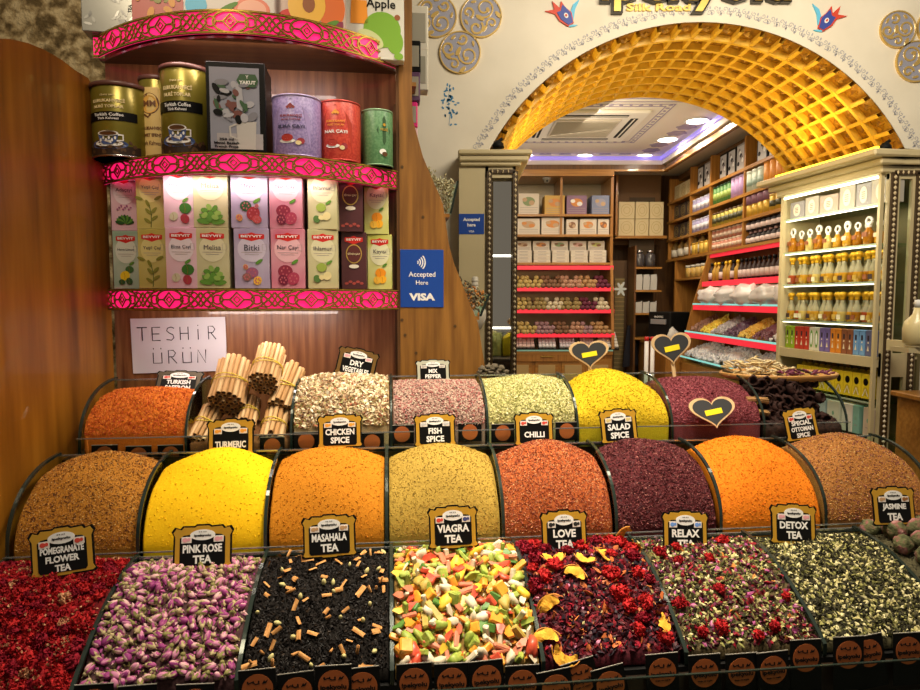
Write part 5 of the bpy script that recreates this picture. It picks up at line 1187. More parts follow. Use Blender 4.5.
# black mug box
v = 1.87; u, z = uz(235, 62, v); w = 54 * v / 640; h = z - .403
r = empty('mug_box', D(u, v, .403), ANG + .03, 'tall black gift box with a white mug picture between the tins', 'box')
b = MB(); b.cbox((0, .06, h / 2), (w, .12, h), BLACK, None, r=.002); b.build('carton', r)
b = MB(); pb = mat('photo_grey_blue', (.26, .27, .34), .4); b.box((-w * .02, -.0006, h * .5), (w * .84, .0008, h * .88), pb)
cups = mat('photo_mug', (.5, .48, .46), .4); 
b.box((w * .06, -.0011, h * .145), (w * .78, .0006, h * .17), mat('photo_table', (.38, .36, .38), .4))
b.prism([(w * .02, h * .06), (w * .32, h * .06), (w * .34, h * .36), (0, h * .36)], .0006, cups, FACE, z0=.0018); b.ribbon([(0, h * .33), (-w * .11, h * .3), (-w * .1, h * .2), (w * .01, h * .17)], .005, .0005, cups, FACE, z0=.0018)
rr = random.Random(9)
for i in range(30): b.disc(w * rr.uniform(-.34, .28), h * rr.uniform(.36, .80), w * rr.uniform(.06, .12), w * rr.uniform(.03, .07), .0004, [BLACK, mat('photo_steel', (.4, .4, .45), .4), mat('photo_brown', (.16, .05, .04), .4), DGRN, mat('photo_grey', (.2, .2, .24), .4)][i % 5], FACE, z0=.0016 + .0001 * i, n=14, rot=rr.uniform(0, 3))
b.prism([(w * .02, h * .5), (w * .14, h * .46), (w * .10, h * .78), (0, h * .76)], .0004, mat('photo_steel', (.4, .4, .45)), FACE, z0=.0034)
b.prism([(w * .02, h * .80), (w * .08, h * .87), (w * .34, h * .87), (w * .39, h * .80), (w * .34, h * .73), (w * .08, h * .73)], .0006, DGRN, FACE, z0=.0036); b.text('YAKUT', w * .205, h * .78, w * .28, WHITE, FACE, z0=.0044, h=h * .04, bold=.04); b.text('Y', w * .2, h * .84, w * .05, WHITE, FACE, z0=.0044)
for i, s_ in enumerate(['350 ml', 'Metal Baskılı', 'French Press']): b.text(s_, -w * .17, h * (.165 - .04 * i), w * [.24, .42, .4][i], BLACK, FACE, z0=.0026, h=h * .026, bold=.03)
b.build('printed_front', r)
# ---------------- packs on the top shelf (bottoms only in the photo)
def pack(px0_, px1, v, label, name, m, draw, z0_=.776, h=.24, d=.07, rz=0):
    w = (px1 - px0_) * v / 640; u, _ = uz((px0_ + px1) / 2, 20, v); r = empty(name, D(u, v, z0_), ANG + rz, label, 'package')
    b = MB(); b.cbox((0, d / 2, h / 2), (w, d, h), m, None, r=.002); b.build('carton', r); b = MB(); draw(b, w, h); b.build('printed_front', r)
def dr_bag(b, w, h):
    for i in range(26): b.disc(random.uniform(-.4, .4) * w, random.uniform(.05, .6) * h, random.uniform(.006, .016), .004, .0006, [mat('foil_light', (.6, .6, .56), .3, .4), mat('foil_grey', (.25, .25, .24), .3, .4), mat('foil_mid', (.4, .4, .37), .3, .4)][i % 3], FACE, z0=.0005, n=7, rot=random.uniform(0, 3))
    b.text('TEA', w * .36, h * .3, w * .15, BLACK, FACE, z0=.001, rot=1.5)
def dr_fruit(b, w, h):
    for i in range(26): b.disc(random.uniform(-.45, .45) * w, random.uniform(.03, .5) * h, random.uniform(.008, .018), .009, .0006, [mat('pk_rose', (.5, .14, .16), .5), mat('pk_green', (.3, .3, .1), .5), mat('pk_orange', (.7, .35, .1), .5)][i % 3], FACE, z0=.0005 + .00005 * i, n=9, rot=random.uniform(0, 3))
    b.box((w * .1, -.003, h * .05), (w * .6, .0006, .012), WHITE)
def dr_grape(b, w, h):
    b.disc(w * .25, h * .13, w * .2, w * .14, .0006, mat('grapefruit', (.75, .18, .1), .4), FACE, z0=.0006, n=22); b.disc(w * .25, h * .13, w * .16, w * .11, .0004, mat('grapefruit_in', (.85, .42, .3), .4), FACE, z0=.0012, n=22)
    b.disc(-w * .02, h * .14, w * .14, .008, .0004, leafg, FACE, z0=.0013, n=10, rot=.5); b.disc(-w * .36, h * .16, w * .12, w * .14, .0005, skyb, FACE, z0=.0006, n=12)
    b.text('C', w * .38, h * .07, w * .04, BLACK, FACE, z0=.0006); b.text('VITAMIN', w * .38, h * .035, w * .14, RED, FACE, z0=.0006)
def dr_peach(b, w, h):
    pm_ = mat('peach_skin', (.72, .16, .03), .4); b.disc(w * .3, h * .24, w * .2, w * .28, .0006, pm_, FACE, z0=.0006, n=22); b.disc(-w * .05, h * .27, w * .27, w * .3, .0006, mat('peach_flesh', (.85, .5, .06), .4), FACE, z0=.0012, n=24); b.disc(-w * .02, h * .28, w * .09, w * .12, .0006, mat('peach_stone', (.3, .1, .03), .5), FACE, z0=.0018, n=16)
    b.disc(-w * .3, h * .12, w * .16, w * .12, .0005, RED, FACE, z0=.0006, n=14); b.disc(w * .3, h * .06, w * .12, w * .04, .0005, leafg, FACE, z0=.0018, n=12, rot=.4); b.box((w * .42, -.002, h * .05), (w * .1, .0005, .02), mat('pk_plum', (.25, .03, .08), .5))
def dr_apple(b, w, h):
    ag = mat('apple_green', (.22, .45, .05), .35)
    b.disc(w * .12, h * .36, w * .32, w * .3, .0006, ag, FACE, z0=.0006, n=24); b.disc(w * .34, h * .22, w * .14, w * .2, .0006, ag, FACE, z0=.0005, n=20); b.disc(-w * .08, h * .24, w * .24, w * .13, .0006, mat('apple_flesh', (.62, .7, .35), .4), FACE, z0=.0012, n=22, rot=-.5); b.disc(-w * .08, h * .24, w * .06, w * .04, .0004, mat('apple_core', (.4, .35, .12), .5), FACE, z0=.0018, n=12)
    b.prism([(-w * .42, h * .42), (-w * .12, h * .42), (-w * .14, h * .7), (-w * .40, h * .7)], .0006, mat('juice_orange', (.85, .32, .03), .4), FACE, z0=.0006); b.disc(w * .38, h * .52, w * .05, w * .05, .0004, mat('peach_stone', (.3, .1, .03)), FACE, z0=.001, n=10)
    b.box((-w * .36, -.001, h * .2), (w * .18, .0006, .025), mat('pk_red', (.6, .1, .03), .5)); b.text('Apple', w * .1, h * .66, w * .5, BLACK, FACE, z0=.0006); b.disc(w * .4, h * .05, w * .08, w * .06, .0006, ag, FACE, z0=.0008, n=14)
pack(86, 134, 2.02, 'silver foil tea bag at the left end of the top shelf', 'foil_bag', mat('foil_bag', (.3, .3, .27), .3, .5), dr_bag, rz=.1)
pack(136, 190, 1.95, 'rose and orange fruit tea pack on the top shelf', 'fruit_tea_pack', mat('pack_rose', (.5, .15, .13), .45), dr_fruit, rz=.05)
pack(188, 271, 1.90, 'white pack with a halved grapefruit picture on the top shelf', 'fruit_tea_pack', mat('pack_white', (.70, .66, .62), .45), dr_grape)
pack(278, 343, 1.93, 'pale pack with a halved peach picture on the top shelf', 'fruit_tea_pack', mat('pack_pale', (.62, .48, .42), .45), dr_peach)
pack(347, 403, 1.99, 'white pack with a green apple picture at the right end of the top shelf', 'fruit_tea_pack', mat('pack_white_cool', (.70, .70, .62), .45), dr_apple, z0_=.72, rz=.06)
# ---------------- items standing behind the plank, seen past its right edge
vv = 2.30
def edgepack(px0_, px1, py0, py1, label, m, v=vv):
    u, z = uz((px0_ + px1) / 2, py1, v); w = (px1 - px0_) * v / 640; h = (py1 - py0) * v / 640
    r = empty('small_package', D(u, v, z), ANG, label, 'package'); b = MB(); b.cbox((0, .03, h / 2), (w, .06, h), m, None, r=.003); b.build('carton', r); b = MB(); b.cbox((w * .15, -.0008, h * .5), (w * .5, .001, h * .66), mat('window_grey', (.4, .38, .3), .3), None, r=.0004); b.build('front_label', r)
edgepack(402, 428, 8, 50, 'white framed packet with gold contents, upper one past the plank', mat('packet_white', (.75, .72, .6), .5))
edgepack(402, 428, 51, 90, 'white framed packet with grey contents, lower one past the plank', mat('packet_white', (.75, .72, .6)))
edgepack(404, 420.5, 42, 72, 'narrow black packet behind the plank edge', BLACKM, 2.22)
edgepack(404, 420, 73, 101, 'purple packet behind the plank edge', mat('packet_purple', (.13, .06, .14), .5), 2.22)
edgepack(404, 417.5, 103, 127, 'hot pink packet behind the plank edge', mat('packet_pink', (.85, .03, .25), .5), 2.22)
edgepack(404, 417.5, 128, 146, 'small pale pink packet behind the plank edge', mat('packet_palepink', (.75, .5, .55), .5), 2.22)
herbs = [mat('herb_pale', (.5, .48, .3), .8), mat('herb_dry', (.34, .3, .16), .8), mat('herb_dark', (.10, .08, .05), .8), mat('herb_orange', (.5, .2, .04), .8)]
def tray(poly, label, mix, name='herb_tray'):
    # glass tray seen end-on past the plank: slanted pane plus a heap of herbs
    v = 2.26; pts = [uz(a, c, v) for a, c in poly]; ox, oz = pts[0]
    r = empty(name, D(ox, v - .08, oz), ANG, label, 'tray')
    (ax, az), (bx, bz) = [(p[0] - ox, p[1] - oz) for p in pts[1:3]]
    b = MB(); M = Matrix(((1, 0, 0, 0), (0, 0, -1, 0), (0, 1, 0, 0), (0, 0, 0, 1)))
    b.prism([(ax, az), (ax + .006, az), (bx + .006, bz), (bx, bz)], .22, GLASSG, M, z0=-.24); b.prism([(ax, az), (ax + .007, az), (bx + .007, bz), (bx, bz)], .003, GLEDGE, M, z0=-.02); b.build('glass_front', r)
    b = MB(); b.prism([(-.14, bz - .012), (bx, bz - .012), (bx, bz), (-.14, bz)], .22, oak, M, z0=-.24); b.build('tray_floor', r)
    hb = []
    b = MB()
    for i in range(700):
        f_ = random.random(); x = -.12 + (ax + .12 - .004) * random.random(); 
        t = (x + .12) / (ax + .12); zt = (pts[3][1] - oz) * (1 - t) + az * t; zb_ = bz
        lim = bx + (ax - bx) * 1
        z = zb_ + (zt - zb_) * random.random() ** .5
        xm = bx + (ax - bx) * (z - bz) / (az - bz); x = min(x, xm - .006)
        y = .03 + .18 * random.random() - .01
        m = mix[i % len(mix)]; tv, tf = BEAN; s = random.uniform(.005, .010); Q = Euler((random.random() * 6, random.random() * 6, 0)).to_matrix()
        b.add([Vector((x, y, z)) + Q @ Vector((p[0] * s, p[1] * s * .6, p[2] * s * .5)) for p in tv], [tuple(q) for q in tf], m)
    hh = b.build('dried_herbs', loc=D(ox, v - .08, oz), rot=(0, 0, ANG)); tag(hh, 'dried herbs heaped in the ' + label, 'dried herbs', kind='stuff')
tray([(440, 230), (455, 184), (448, 216), (424, 158)], 'upper glass tray sticking out past the wooden plank', herbs[:2])
tray([(466, 330), (486, 294), (477, 316), (452, 262)], 'lower glass tray sticking out past the wooden plank', [herbs[1], herbs[2], herbs[3], herbs[2]])
r = empty('side_shelf_unit', D(.05, 2.08, -CZ), ANG, 'wooden side shelf unit hidden behind the slanted plank, carrying glass herb trays', 'shelf unit')
b = MB(); b.box((-.01, .13, (CZ + .62) / 2), (.05, .24, CZ + .62), brown); b.build('upright', r)
for px, py in ((415, 91), (415, 147.5), (440, 232), (462, 332)):
    u, z = uz(px, py, 2.24); b = MB(); b.box(((u - .08) / 2, .16, z + CZ - .010), (u - .02, .2, .012), oakh); b.build('shelf_board', r)
# dark dried pieces behind the corner of the pale seeds
b = MB()
for i in range(14):
    u, z = uz(478 + i * 2.1, 372 - (i % 3) * 3 + abs(i - 7) * .5, 2.0); b.blob((u, 2.0, z + CZ), (.012, .01, .009), herbs[2], None, i, .3, 2, 5)
hh = b.build('dark_leaf_heap', loc=(0, 0, 0), rot=(0, 0, ANG)); tag(hh, 'small dark leafy heap behind the pale green seeds', 'dried leaves', kind='stuff')
# ================================================================= the shop behind the arch
beadm = mat('bead_dark', (.06, .035, .015), .4); beadl = mat('bead_light', (.62, .52, .33), .35)
cab = ramp_mat('cabinet_cream', [(.3, (.52, .44, .25)), (.7, (.60, .51, .30))], scale=3, rough=.4); mirror = mat('mirror_glass', (.75, .75, .72), .04, 1)
def beads(x, z0_, z1_, y, w, root, horiz=None):
    b = MB()
    if horiz: b.box(((horiz[0] + horiz[1]) / 2, y, x), (horiz[1] - horiz[0], .012, w), beadm)
    else: b.box((x, y, (z0_ + z1_) / 2), (w, .012, z1_ - z0_), beadm)
    n = int(((horiz[1] - horiz[0]) if horiz else (z1_ - z0_)) / .026)
    for i in range(n):
        if horiz: c = (horiz[0] + .013 + i * .026, y - .007, x)
        else: c = (x, y - .007, z0_ + .013 + i * .026)
        vs, fs = OCT; b.add([(c[0] + p[0] * w * .3, c[1] + p[1] * .008, c[2] + p[2] * .011) for p in vs], [tuple(f) for f in fs], beadl)
    b.build('beaded_strip', root)
# ---- left column (narrow mirrored cabinet under the left foot of the arch)
YC = 3.2
def X_(px, y=YC): return xz(px, 300, y)[0]
r = empty('display_column', W(X_(459), YC, -CZ), 0, 'cream column with a beaded mirror panel under the left foot of the arch', 'column')
w = X_(515) - X_(459); ztop = .66 + CZ
b = MB(); b.box((w * .235, .25, ztop / 2), (w * .47, .5, ztop), cab); b.box((w * .49, .25, ztop / 2), (w * .06, .5, ztop), cab); b.box((w * .975, .25, ztop / 2), (w * .05, .5, ztop), cab)
b.box((w * .74, .27, ztop / 2), (w * .5, .46, ztop), cab); b.box((w * .73, .02, ztop - .03), (w * .54, .04, .06), cab); b.build('column_body', r)
b = MB(); b.cbox((w * .5 + .03, .25, ztop + .03), (w + .06, .57, .03), cab, None, r=.006); b.cbox((w * .5 + .015, .25, ztop + .008), (w + .02, .54, .025), cab, None, r=.005); b.cbox((w * .5 + .035, .25, ztop + .055), (w + .08, .6, .024), cab, None, r=.006); b.build('cornice', r)
xm0, xm1 = X_(493) - X_(459), X_(511) - X_(459)
b = MB(); b.box(((xm0 + xm1) / 2, .03, ztop / 2 + .1), (xm1 - xm0, .02, ztop - .35), mirror); b.build('mirror_panel', r)
b = MB()
for z in (1.72, 1.36, 1.02): b.box(((xm0 + xm1) / 2, .018, z), (xm1 - xm0, .006, .01), mat('shelf_led_white', (1, 1, .9), .5, emit=(1, .95, .8), es=3))
b.build('shelf_edge', r)
beads(X_(489) - X_(459), .1, ztop - .03, -.006, .026, r); beads(X_(514.5) - X_(459), .1, ztop - .03, -.006, .024, r); beads(ztop - .03, 0, 0, -.006, .018, r, (X_(489) - X_(459), X_(514.5) - X_(459)))
sticker(471.5, 224, 25, 20, YC - .001, False, 'small blue payment sign on the cream column', False)
wb = mat('white_plastic', (.66, .62, .52), .4)
x, z = xz(475, 292, YC - .05); r = empty('lamp_holder', W(x, YC - .05, z), 0, 'cream wall lamp with a ribbed stem and round shade on the column', 'lamp')
b = MB(); b.lathe([(.016, -.06), (.016, .07), (.010, .075), (0, .075)], wb, None, 14)
for i in range(6): b.lathe([(.016, -.05 + .02 * i), (.019, -.045 + .02 * i), (.016, -.04 + .02 * i)], wb, None, 14)
b.build('stem', r); b = MB(); b.lathe([(0, -.19), (.03, -.18), (.055, -.13), (.055, -.09), (.03, -.062), (.016, -.06)], wb, None, 20); b.build('shade', r)
# ---- right cabinet
Fp = Vector((1.982, 3.98)); Np = Vector((2.106, 3.24)); CL = (Np - Fp).length; crz = math.atan2((Np - Fp).y, (Np - Fp).x)
def Cb(x, y, z): q = Matrix.Rotation(crz, 2) @ Vector((x, y)); return Vector((Fp.x + q.x, Fp.y + q.y, z + CZ))
r = empty('glass_cabinet', Cb(0, 0, -CZ), crz, 'tall cream glass cabinet with lit shelves of bottles under the right foot of the arch', 'cabinet')
zt_ = .66 + CZ; dep = .26
led = mat('cabinet_led', (1, 1, .92), .5, emit=(1, .93, .72), es=3)
b = MB(); b.box((CL / 2, dep, zt_ / 2), (CL, .02, zt_), mat('cabinet_back_panel', (.17, .14, .06), .5)); b.box((.0, dep / 2, zt_ / 2), (.02, dep, zt_), cab); b.box((CL / 2, dep / 2, .1), (CL, dep, .2), cab); b.build('cabinet_back', r)
b = MB(); b.cbox((CL / 2 - .005, dep / 2 - .0, zt_ + .02), (CL + .12, dep + .12, .03), cab, None, r=.006); b.cbox((CL / 2, dep / 2, zt_ - .012), (CL + .05, dep + .06, .04), cab, None, r=.006); b.cbox((CL / 2 - .01, dep / 2 - .02, zt_ + .055), (CL + .18, dep + .2, .035), cab, None, r=.008); b.build('cornice', r)
b = MB(); b.box((CL / 2, -.005, zt_ - .045), (CL - .04, .012, .012), led); b.build('led_strip', r)
shz = [.489, .288, .095, -.119, -.524]
for i, z in enumerate(shz[:4] + [-.524, -.715]):
    b = MB(); b.box((CL / 2, dep / 2 - .01, z + CZ - .006), (CL - .02, dep - .02, .010), GLASSG); b.box((CL / 2, .003, z + CZ - .006), (CL - .02, .004, .009), mat('shelf_edge_pale', (.55, .6, .48), .3)); sh = b.build('glass_shelf', r)
    if i < 4:
        b = MB(); b.box((CL / 2, .014, z + CZ - .014), (CL - .05, .008, .005), led)
        b.build('led_strip', sh)
b = MB(); b.box((CL / 2, .01, (-.293 - .343) / 2 + CZ), (CL, .03, .05), cab); b.box((CL / 2, dep / 2, -.299 + CZ), (CL, dep, .01), cab); b.build('wooden_band', r)
b = MB(); b.box((.012, 0, zt_ / 2), (.024, .024, zt_), cab); b.box((CL - .004, .0, zt_ / 2), (.016, .02, zt_), cab); b.build('frame_post', r)
# near end: frame posts with beads, glass between; built facing the viewer
r2 = empty('cabinet_end_frame', W(Np.x, Np.y - .012, -CZ), 0, 'beaded cream end frame of the glass cabinet facing the stall', 'cabinet frame')
def ex(px): return xz(px, 300, 3.22)[0] - Np.x
fw = ex(919)
b = MB(); b.box((ex(890.5), .012, zt_ / 2), (ex(896) - ex(885), .024, zt_), cab); b.box((ex(913.5), .012, zt_ / 2), (ex(919) - ex(908.5), .024, zt_), cab); b.box((ex(902), .012, zt_ - .03), (ex(919) - ex(885), .022, .06), cab); b.box((ex(902), .012, -.33 + CZ), (ex(919) - ex(885), .022, .12), cab); b.build('posts', r2)
b = MB(); b.box((ex(902), .012, zt_ / 2), (ex(909) - ex(896), .004, zt_ - .1), GLASS); b.build('glass_pane', r2)
b = MB(); b.cbox((ex(905), .02, zt_ + .02), (ex(925) - ex(880), .1, .03), cab, None, r=.004); b.cbox((ex(905), .015, zt_ + .055), (ex(927) - ex(877), .14, .035), cab, None, r=.006); b.build('cornice', r2)
beads(ex(889.5), .3, zt_ - .03, -.006, .034, r2); beads(ex(914), .3, zt_ - .03, -.006, .03, r2); beads(zt_ - .03, 0, 0, -.006, .02, r2, (ex(889), ex(914)))
# yellow light strip along the cabinet cornice
yled = mat('yellow_led', (1, .85, .1), .5, emit=(1, .62, .02), es=5)
b = MB(); b.box((CL / 2, .0, 0), (CL + .02, .022, .02), yled); tag(b.build('yellow_light_strip', loc=Cb(0, -.04, .66 + .088), rot=(0, 0, crz)), 'yellow light strip on top of the glass cabinet', 'light strip')
amber = mat('liquid_amber', (.50, .20, .012), .1, trans=.35, ior=1.33); honey = mat('liquid_honey', (.68, .36, .03), .1, trans=.3); pale = mat('liquid_pale', (.70, .54, .16), .1, trans=.3); ored = mat('liquid_red', (.4, .07, .02), .15, trans=.2)
goldcap = mat('cap_gold', (.85, .50, .03), .35, .35); bglass = mat('bottle_glass', (.72, .70, .50), .06, trans=.65, ior=1.1)
labs = [mat('label_dark', (.05, .03, .03), .5), mat('label_brown', (.25, .08, .03), .5), mat('label_cream', (.7, .64, .45), .5), mat('label_gold', (.6, .4, .08), .4, .3)]
def bottle_gold(liq, lab, h=.165, rr=.024):
    root = empty('perfume_bottle', (0, 0, 0))
    b = MB(); b.lathe([(0, 0), (rr, 0), (rr, h * .38), (rr * .75, h * .5), (rr * .42, h * .62), (rr * .4, h * .74), (0, h * .74)], bglass, None, 14); b.build('bottle', root)
    b = MB(); b.lathe([(rr * 1.01, .003), (rr * 1.01, h * .33), (rr * 1.005, h * .335), (0, h * .335)], liq, None, 14); b.build('contents', root)
    b = MB(); b.box((0, -rr * 1.02, h * .16), (rr * 1.1, .003, h * .15), lab); b.build('label_patch', root)
    b = MB(); b.lathe([(rr * .44, h * .72), (rr * .5, h * .78), (rr * .42, h * .82), (rr * .78, h * .86), (rr * .85, h * .92), (rr * .6, h * .985), (0, h)], goldcap, None, 14); b.build('gold_cap', root)
    return root
def bottle_round(liq, lab, h=.125, rr=.022):
    root = empty('oil_bottle', (0, 0, 0))
    b = MB(); b.lathe([(0, 0), (rr, 0), (rr, h * .42), (rr * .5, h * .54), (rr * .5, h * .6), (0, h * .6)], liq, None, 14); b.build('bottle', root)
    b = MB(); b.box((0, -rr * 1.02, h * .36), (rr * 1.2, .003, h * .16), lab); b.build('label_patch', root)
    b = MB(); M = T(0, 0, h * .82); b.tube([M @ Vector((rr * .72 * math.cos(2 * PI * i / 14), 0, rr * .72 * math.sin(2 * PI * i / 14))) for i in range(15)], rr * .26, WHITE, None, 7, caps=False); b.lathe([(0, h * .58), (rr * .4, h * .58), (rr * .4, h * .66), (0, h * .67)], WHITE, None, 10); b.build('ring_stopper', root)
    return root
PROTO = []
def use(protos, i, loc, rz, label, cat, group, scale=1):
    o = copy_tree(protos[i % len(protos)]); o.location = loc; o.rotation_euler = (0, 0, rz); o.scale = (scale,) * 3; tag(o, label, cat, group); return o
def proto_done(ps):
    for p in ps:
        for ch in list(p.children):
            for g in list(ch.children): bpy.data.objects.remove(g)
            bpy.data.objects.remove(ch)
        bpy.data.objects.remove(p)
gb = [bottle_gold(a, c) for a, c in [(amber, labs[1]), (honey, labs[0]), (pale, labs[2]), (honey, labs[3]), (ored, labs[2])]]
seq1 = [4, 0, 3, 0, 2, 1, 3, 3, 1, 0, 3, 0, 1, 3]; seq2 = [1, 4, 2, 1, 3, 2, 0, 3, 2, 1, 0, 4, 3, 1]
for row, z, seq in ((2, .095, seq1), (3, -.119, seq2)):
    for i in range(14): use(gb, seq[i], Cb(.045 + i * (CL - .075) / 13, .05 + .015 * (i % 2), z), crz, 'gold-capped perfume bottle, %s on the %s shelf of the glass cabinet' % (nth(i, 14), ['', '', 'third', 'fourth'][row]), 'bottle', 'gold-capped bottles in the glass cabinet')
for row, z in ((2, .095), (3, -.119)):
    for i in range(13): use(gb, (i * 3 + row) % 5, Cb(.065 + i * (CL - .1) / 13, .14, z), crz, 'gold-capped perfume bottle, %s in the rear row of the %s cabinet shelf' % (nth(i, 13), ['', '', 'third', 'fourth'][row]), 'bottle', 'rear gold-capped bottles in the glass cabinet')
proto_done(gb)
rbt = [bottle_round(a, c) for a, c in [(amber, labs[1]), (honey, labs[2]), (pale, labs[1])]]
for i in range(15): use(rbt, [0, 0, 0, 2, 0, 2, 2, 1, 0, 1, 0, 1, 0, 1, 1][i], Cb(.04 + i * (CL - .07) / 14, .05 + .02 * (i % 3), .288), crz, 'ring-stopper oil bottle, %s on the second shelf of the glass cabinet' % nth(i, 15), 'bottle', 'ring-stopper bottles in the glass cabinet', 1.05 if i % 4 else 1.2)
proto_done(rbt)
def crate(name, w, d, h, body, deco, loc, rz, label, cat, group):
    root = empty(name, loc, rz, label, cat, group); b = MB(); b.cbox((0, d / 2, h / 2), (w, d, h), body, None, r=.002); b.build('carton', root)
    b = MB(); deco(b, w, h); 
    if b.v: b.build('printed_front', root)
    return root
def d_lace(b, w, h):
    g = mat('print_silver_grey', (.36, .36, .40), .5)
    for i in range(14): b.disc(-w * .42 + (w * .84) * ((i * .37) % 1), h * (.08 + .84 * ((i * .61) % 1)), .006, .004, .0005, g, FACE, z0=.0004, n=6, rot=i)
    b.disc(0, h * .5, w * .25, h * .36, .0006, mat('gift_inset', (.7, .66, .58), .5), FACE, z0=.0012, n=20)
    for q in range(4): b.box((0, -.0024, h * (.35 + .09 * q)), (w * .22, .0004, .003), mat('print_brown', (.13, .05, .015)))
gift = [mat('gift_grey', (.30, .29, .31), .5), mat('gift_white', (.42, .39, .34), .5), mat('gift_rose', (.42, .33, .28), .5)]
xs_ = [.0, .13, .25, .40, .52, .62]
for i in range(6):
    wd = [.12, .11, .14, .11, .10, .12][i]; crate('gift_box', wd, .08, [.10, .11, .10, .125, .12, .125][i], gift[[0, 1, 2, 1, 0, 1][i]], d_lace, Cb(.03 + xs_[i] + wd / 2, .03, .489), crz, 'pale patterned gift box, %s on the top shelf of the glass cabinet' % nth(i, 6), 'gift box', 'gift boxes on the top shelf of the glass cabinet')
bxm = [((.25, .38, .02), 2, 'green'), ((.45, .04, .02), 3, 'red'), ((.62, .60, .5), 2, 'white leaf-printed'), ((.16, .12, .35), 2, 'violet'), ((.62, .22, .02), 2, 'orange'), ((.25, .09, .04), 2, 'brown'), ((.15, .32, .6), 2, 'light blue'), ((.12, .13, .25), 2, 'dark blue')]
n = 0; tot = sum(q[1] for q in bxm)
for c, k, word in bxm:
    for j in range(k):
        m = mat('slim_box_' + word.replace(' ', '_').replace('-', '_'), c, .45)
        def dd(b, w, h, word=word):
            g = mat('print_emblem_pale', (.75, .68, .5), .5)
            if 'white' in word: b.disc(0, h * .5, w * .32, h * .38, .0006, GRN, FACE, z0=.0004, n=14); b.disc(0, h * .5, w * .2, h * .26, .0006, WHITE, FACE, z0=.001, n=12)
            else: b.prism([(-w * .18, h * .2), (w * .18, h * .2), (0, h * .42)], .0005, g, FACE, z0=.0004); b.box((0, -.0008, h * .7), (w * .3, .0006, h * .2), mat('print_dark_band', (.03, .02, .03), .5)); b.disc(0, h * .52, w * .12, w * .12, .0005, g, FACE, z0=.0004, n=8)
        crate('slim_box', .038, .04, .135, m, dd, Cb(.045 + (CL - .08) * n / (tot - 1), .03, -.293), crz, 'slim %s product box, %s in the row under the bottles' % (word, nth(n, tot)), 'box', 'slim boxes in the glass cabinet'); n += 1
yb_ = mat('yellow_box', (.72, .56, .02), .45)
for i in range(9):
    def dd(b, w, h): b.disc(0, h * .68, w * .28, h * .15, .0006, BLACK, FACE, z0=.0004, n=16); b.disc(0, h * .3, w * .3, h * .18, .0005, mat('print_gold_leaf', (.5, .38, .02), .4), FACE, z0=.0004, n=10); b.ribbon([(-w * .3, h * .1), (0, h * .4), (w * .3, h * .1)], .004, .0004, WHITE, FACE, z0=.001)
    crate('yellow_box', .058, .06, .13, yb_, dd, Cb(.18 + i * .0625, .02, -.515), crz, 'yellow box with black oval, %s on the lower glass shelf of the cabinet' % nth(i, 9), 'box', 'yellow boxes with black ovals')
ybag = mat('yellow_bag', (.70, .58, .04), .5)
for i in range(12):
    root = empty('herb_sachet', Cb(.10 + i * .05, .12, -.42 + .0), crz, 'yellow sachet with brown top, %s behind the yellow boxes' % nth(i, 12), 'sachet', 'yellow sachets in the glass cabinet')
    b = MB(); b.prism([(-.02, -.1), (.02, -.1), (.022, .03), (.012, .045), (-.012, .045), (-.022, .03)], .012, ybag, FACE); b.build('sachet_body', root); b = MB(); b.blob((0, -.006, .055), (.016, .01, .016), mat('sachet_top', (.25, .16, .04), .8), None, i, .3, 1, 4); b.build('dried_top', root)
for i, (x, w, c, word) in enumerate([(.05, .10, (.5, .52, .55), 'grey'), (.17, .10, (.55, .62, .66), 'pale blue'), (.29, .11, (.45, .55, .60), 'blue-grey'), (.41, .10, (.7, .68, .6), 'cream'), (.52, .08, (.72, .7, .64), 'white'), (.60, .045, (.22, .45, .38), 'teal'), (.67, .07, (.58, .48, .38), 'beige')]):
    def dd(b, w_, h): b.disc(0, h * .55, .008, .012, .0005, mat('print_dot_green', (.2, .4, .3), .5), FACE, z0=.0004, n=8); b.box((0, -.0008, h * .3), (w_ * .4, .0005, .004), mat('print_grey', (.3, .3, .3)))
    crate('soap_box', w * .95, .1, .15, mat('soap_box_' + word.replace(' ', '_').replace('-', '_'), c, .5), dd, Cb(x + w / 2, .02, -.709), crz, '%s soap box on the lowest glass shelf of the cabinet' % word, 'box', 'soap boxes on the lowest cabinet shelf')
# ---- objects at the right edge, before the shop front
x, z = xz(917, 372, 2.9); r = empty('drawer_cabinet', W(x + .45, 2.9, -CZ), 0, 'honey wooden drawer cabinet at the right edge', 'cabinet')
b = MB(); hh_ = -.47 + CZ; b.cbox((0, .12, hh_ / 2), (.74, .24, hh_), oakh, None, r=.004); b.cbox((0, .11, hh_ + .012), (.8, .28, .024), oak, None, r=.004); b.build('cabinet_body', r)
for q in range(3):
    b = MB(); b.cbox((0, -.006, hh_ - .1 - q * .17), (.68, .014, .15), oakh, None, r=.004); dr = b.build('drawer', r); b = MB(); b.lathe([(0, 0), (.012, .004), (.008, .016), (0, .02)], GOLD, T(-.2, -.012, hh_ - .1 - q * .17) @ R(PI / 2, 'X'), 12); b.build('knob', dr)
x, z = xz(916, 345, 2.7); r = empty('hanging_flask', W(x, 2.7, z), 0, 'cream flask with narrow neck at the right edge', 'flask')
fk = mat('flask_cream', (.80, .68, .36), .35, coat=.4)
b = MB(); b.lathe([(0, 0), (.035, 0), (.05, .01), (.052, .07), (.045, .10), (.018, .13), (.012, .16), (0, .162)], fk, None, 24); b.build('flask_body', r)
b = MB(); b.lathe([(.013, .158), (.013, .19), (0, .192)], WHITE, None, 16); b.build('stopper', r); b = MB(); b.lathe([(0, -.01), (.04, -.01), (.04, 0)], cab, None, 20); b.build('foot', r)
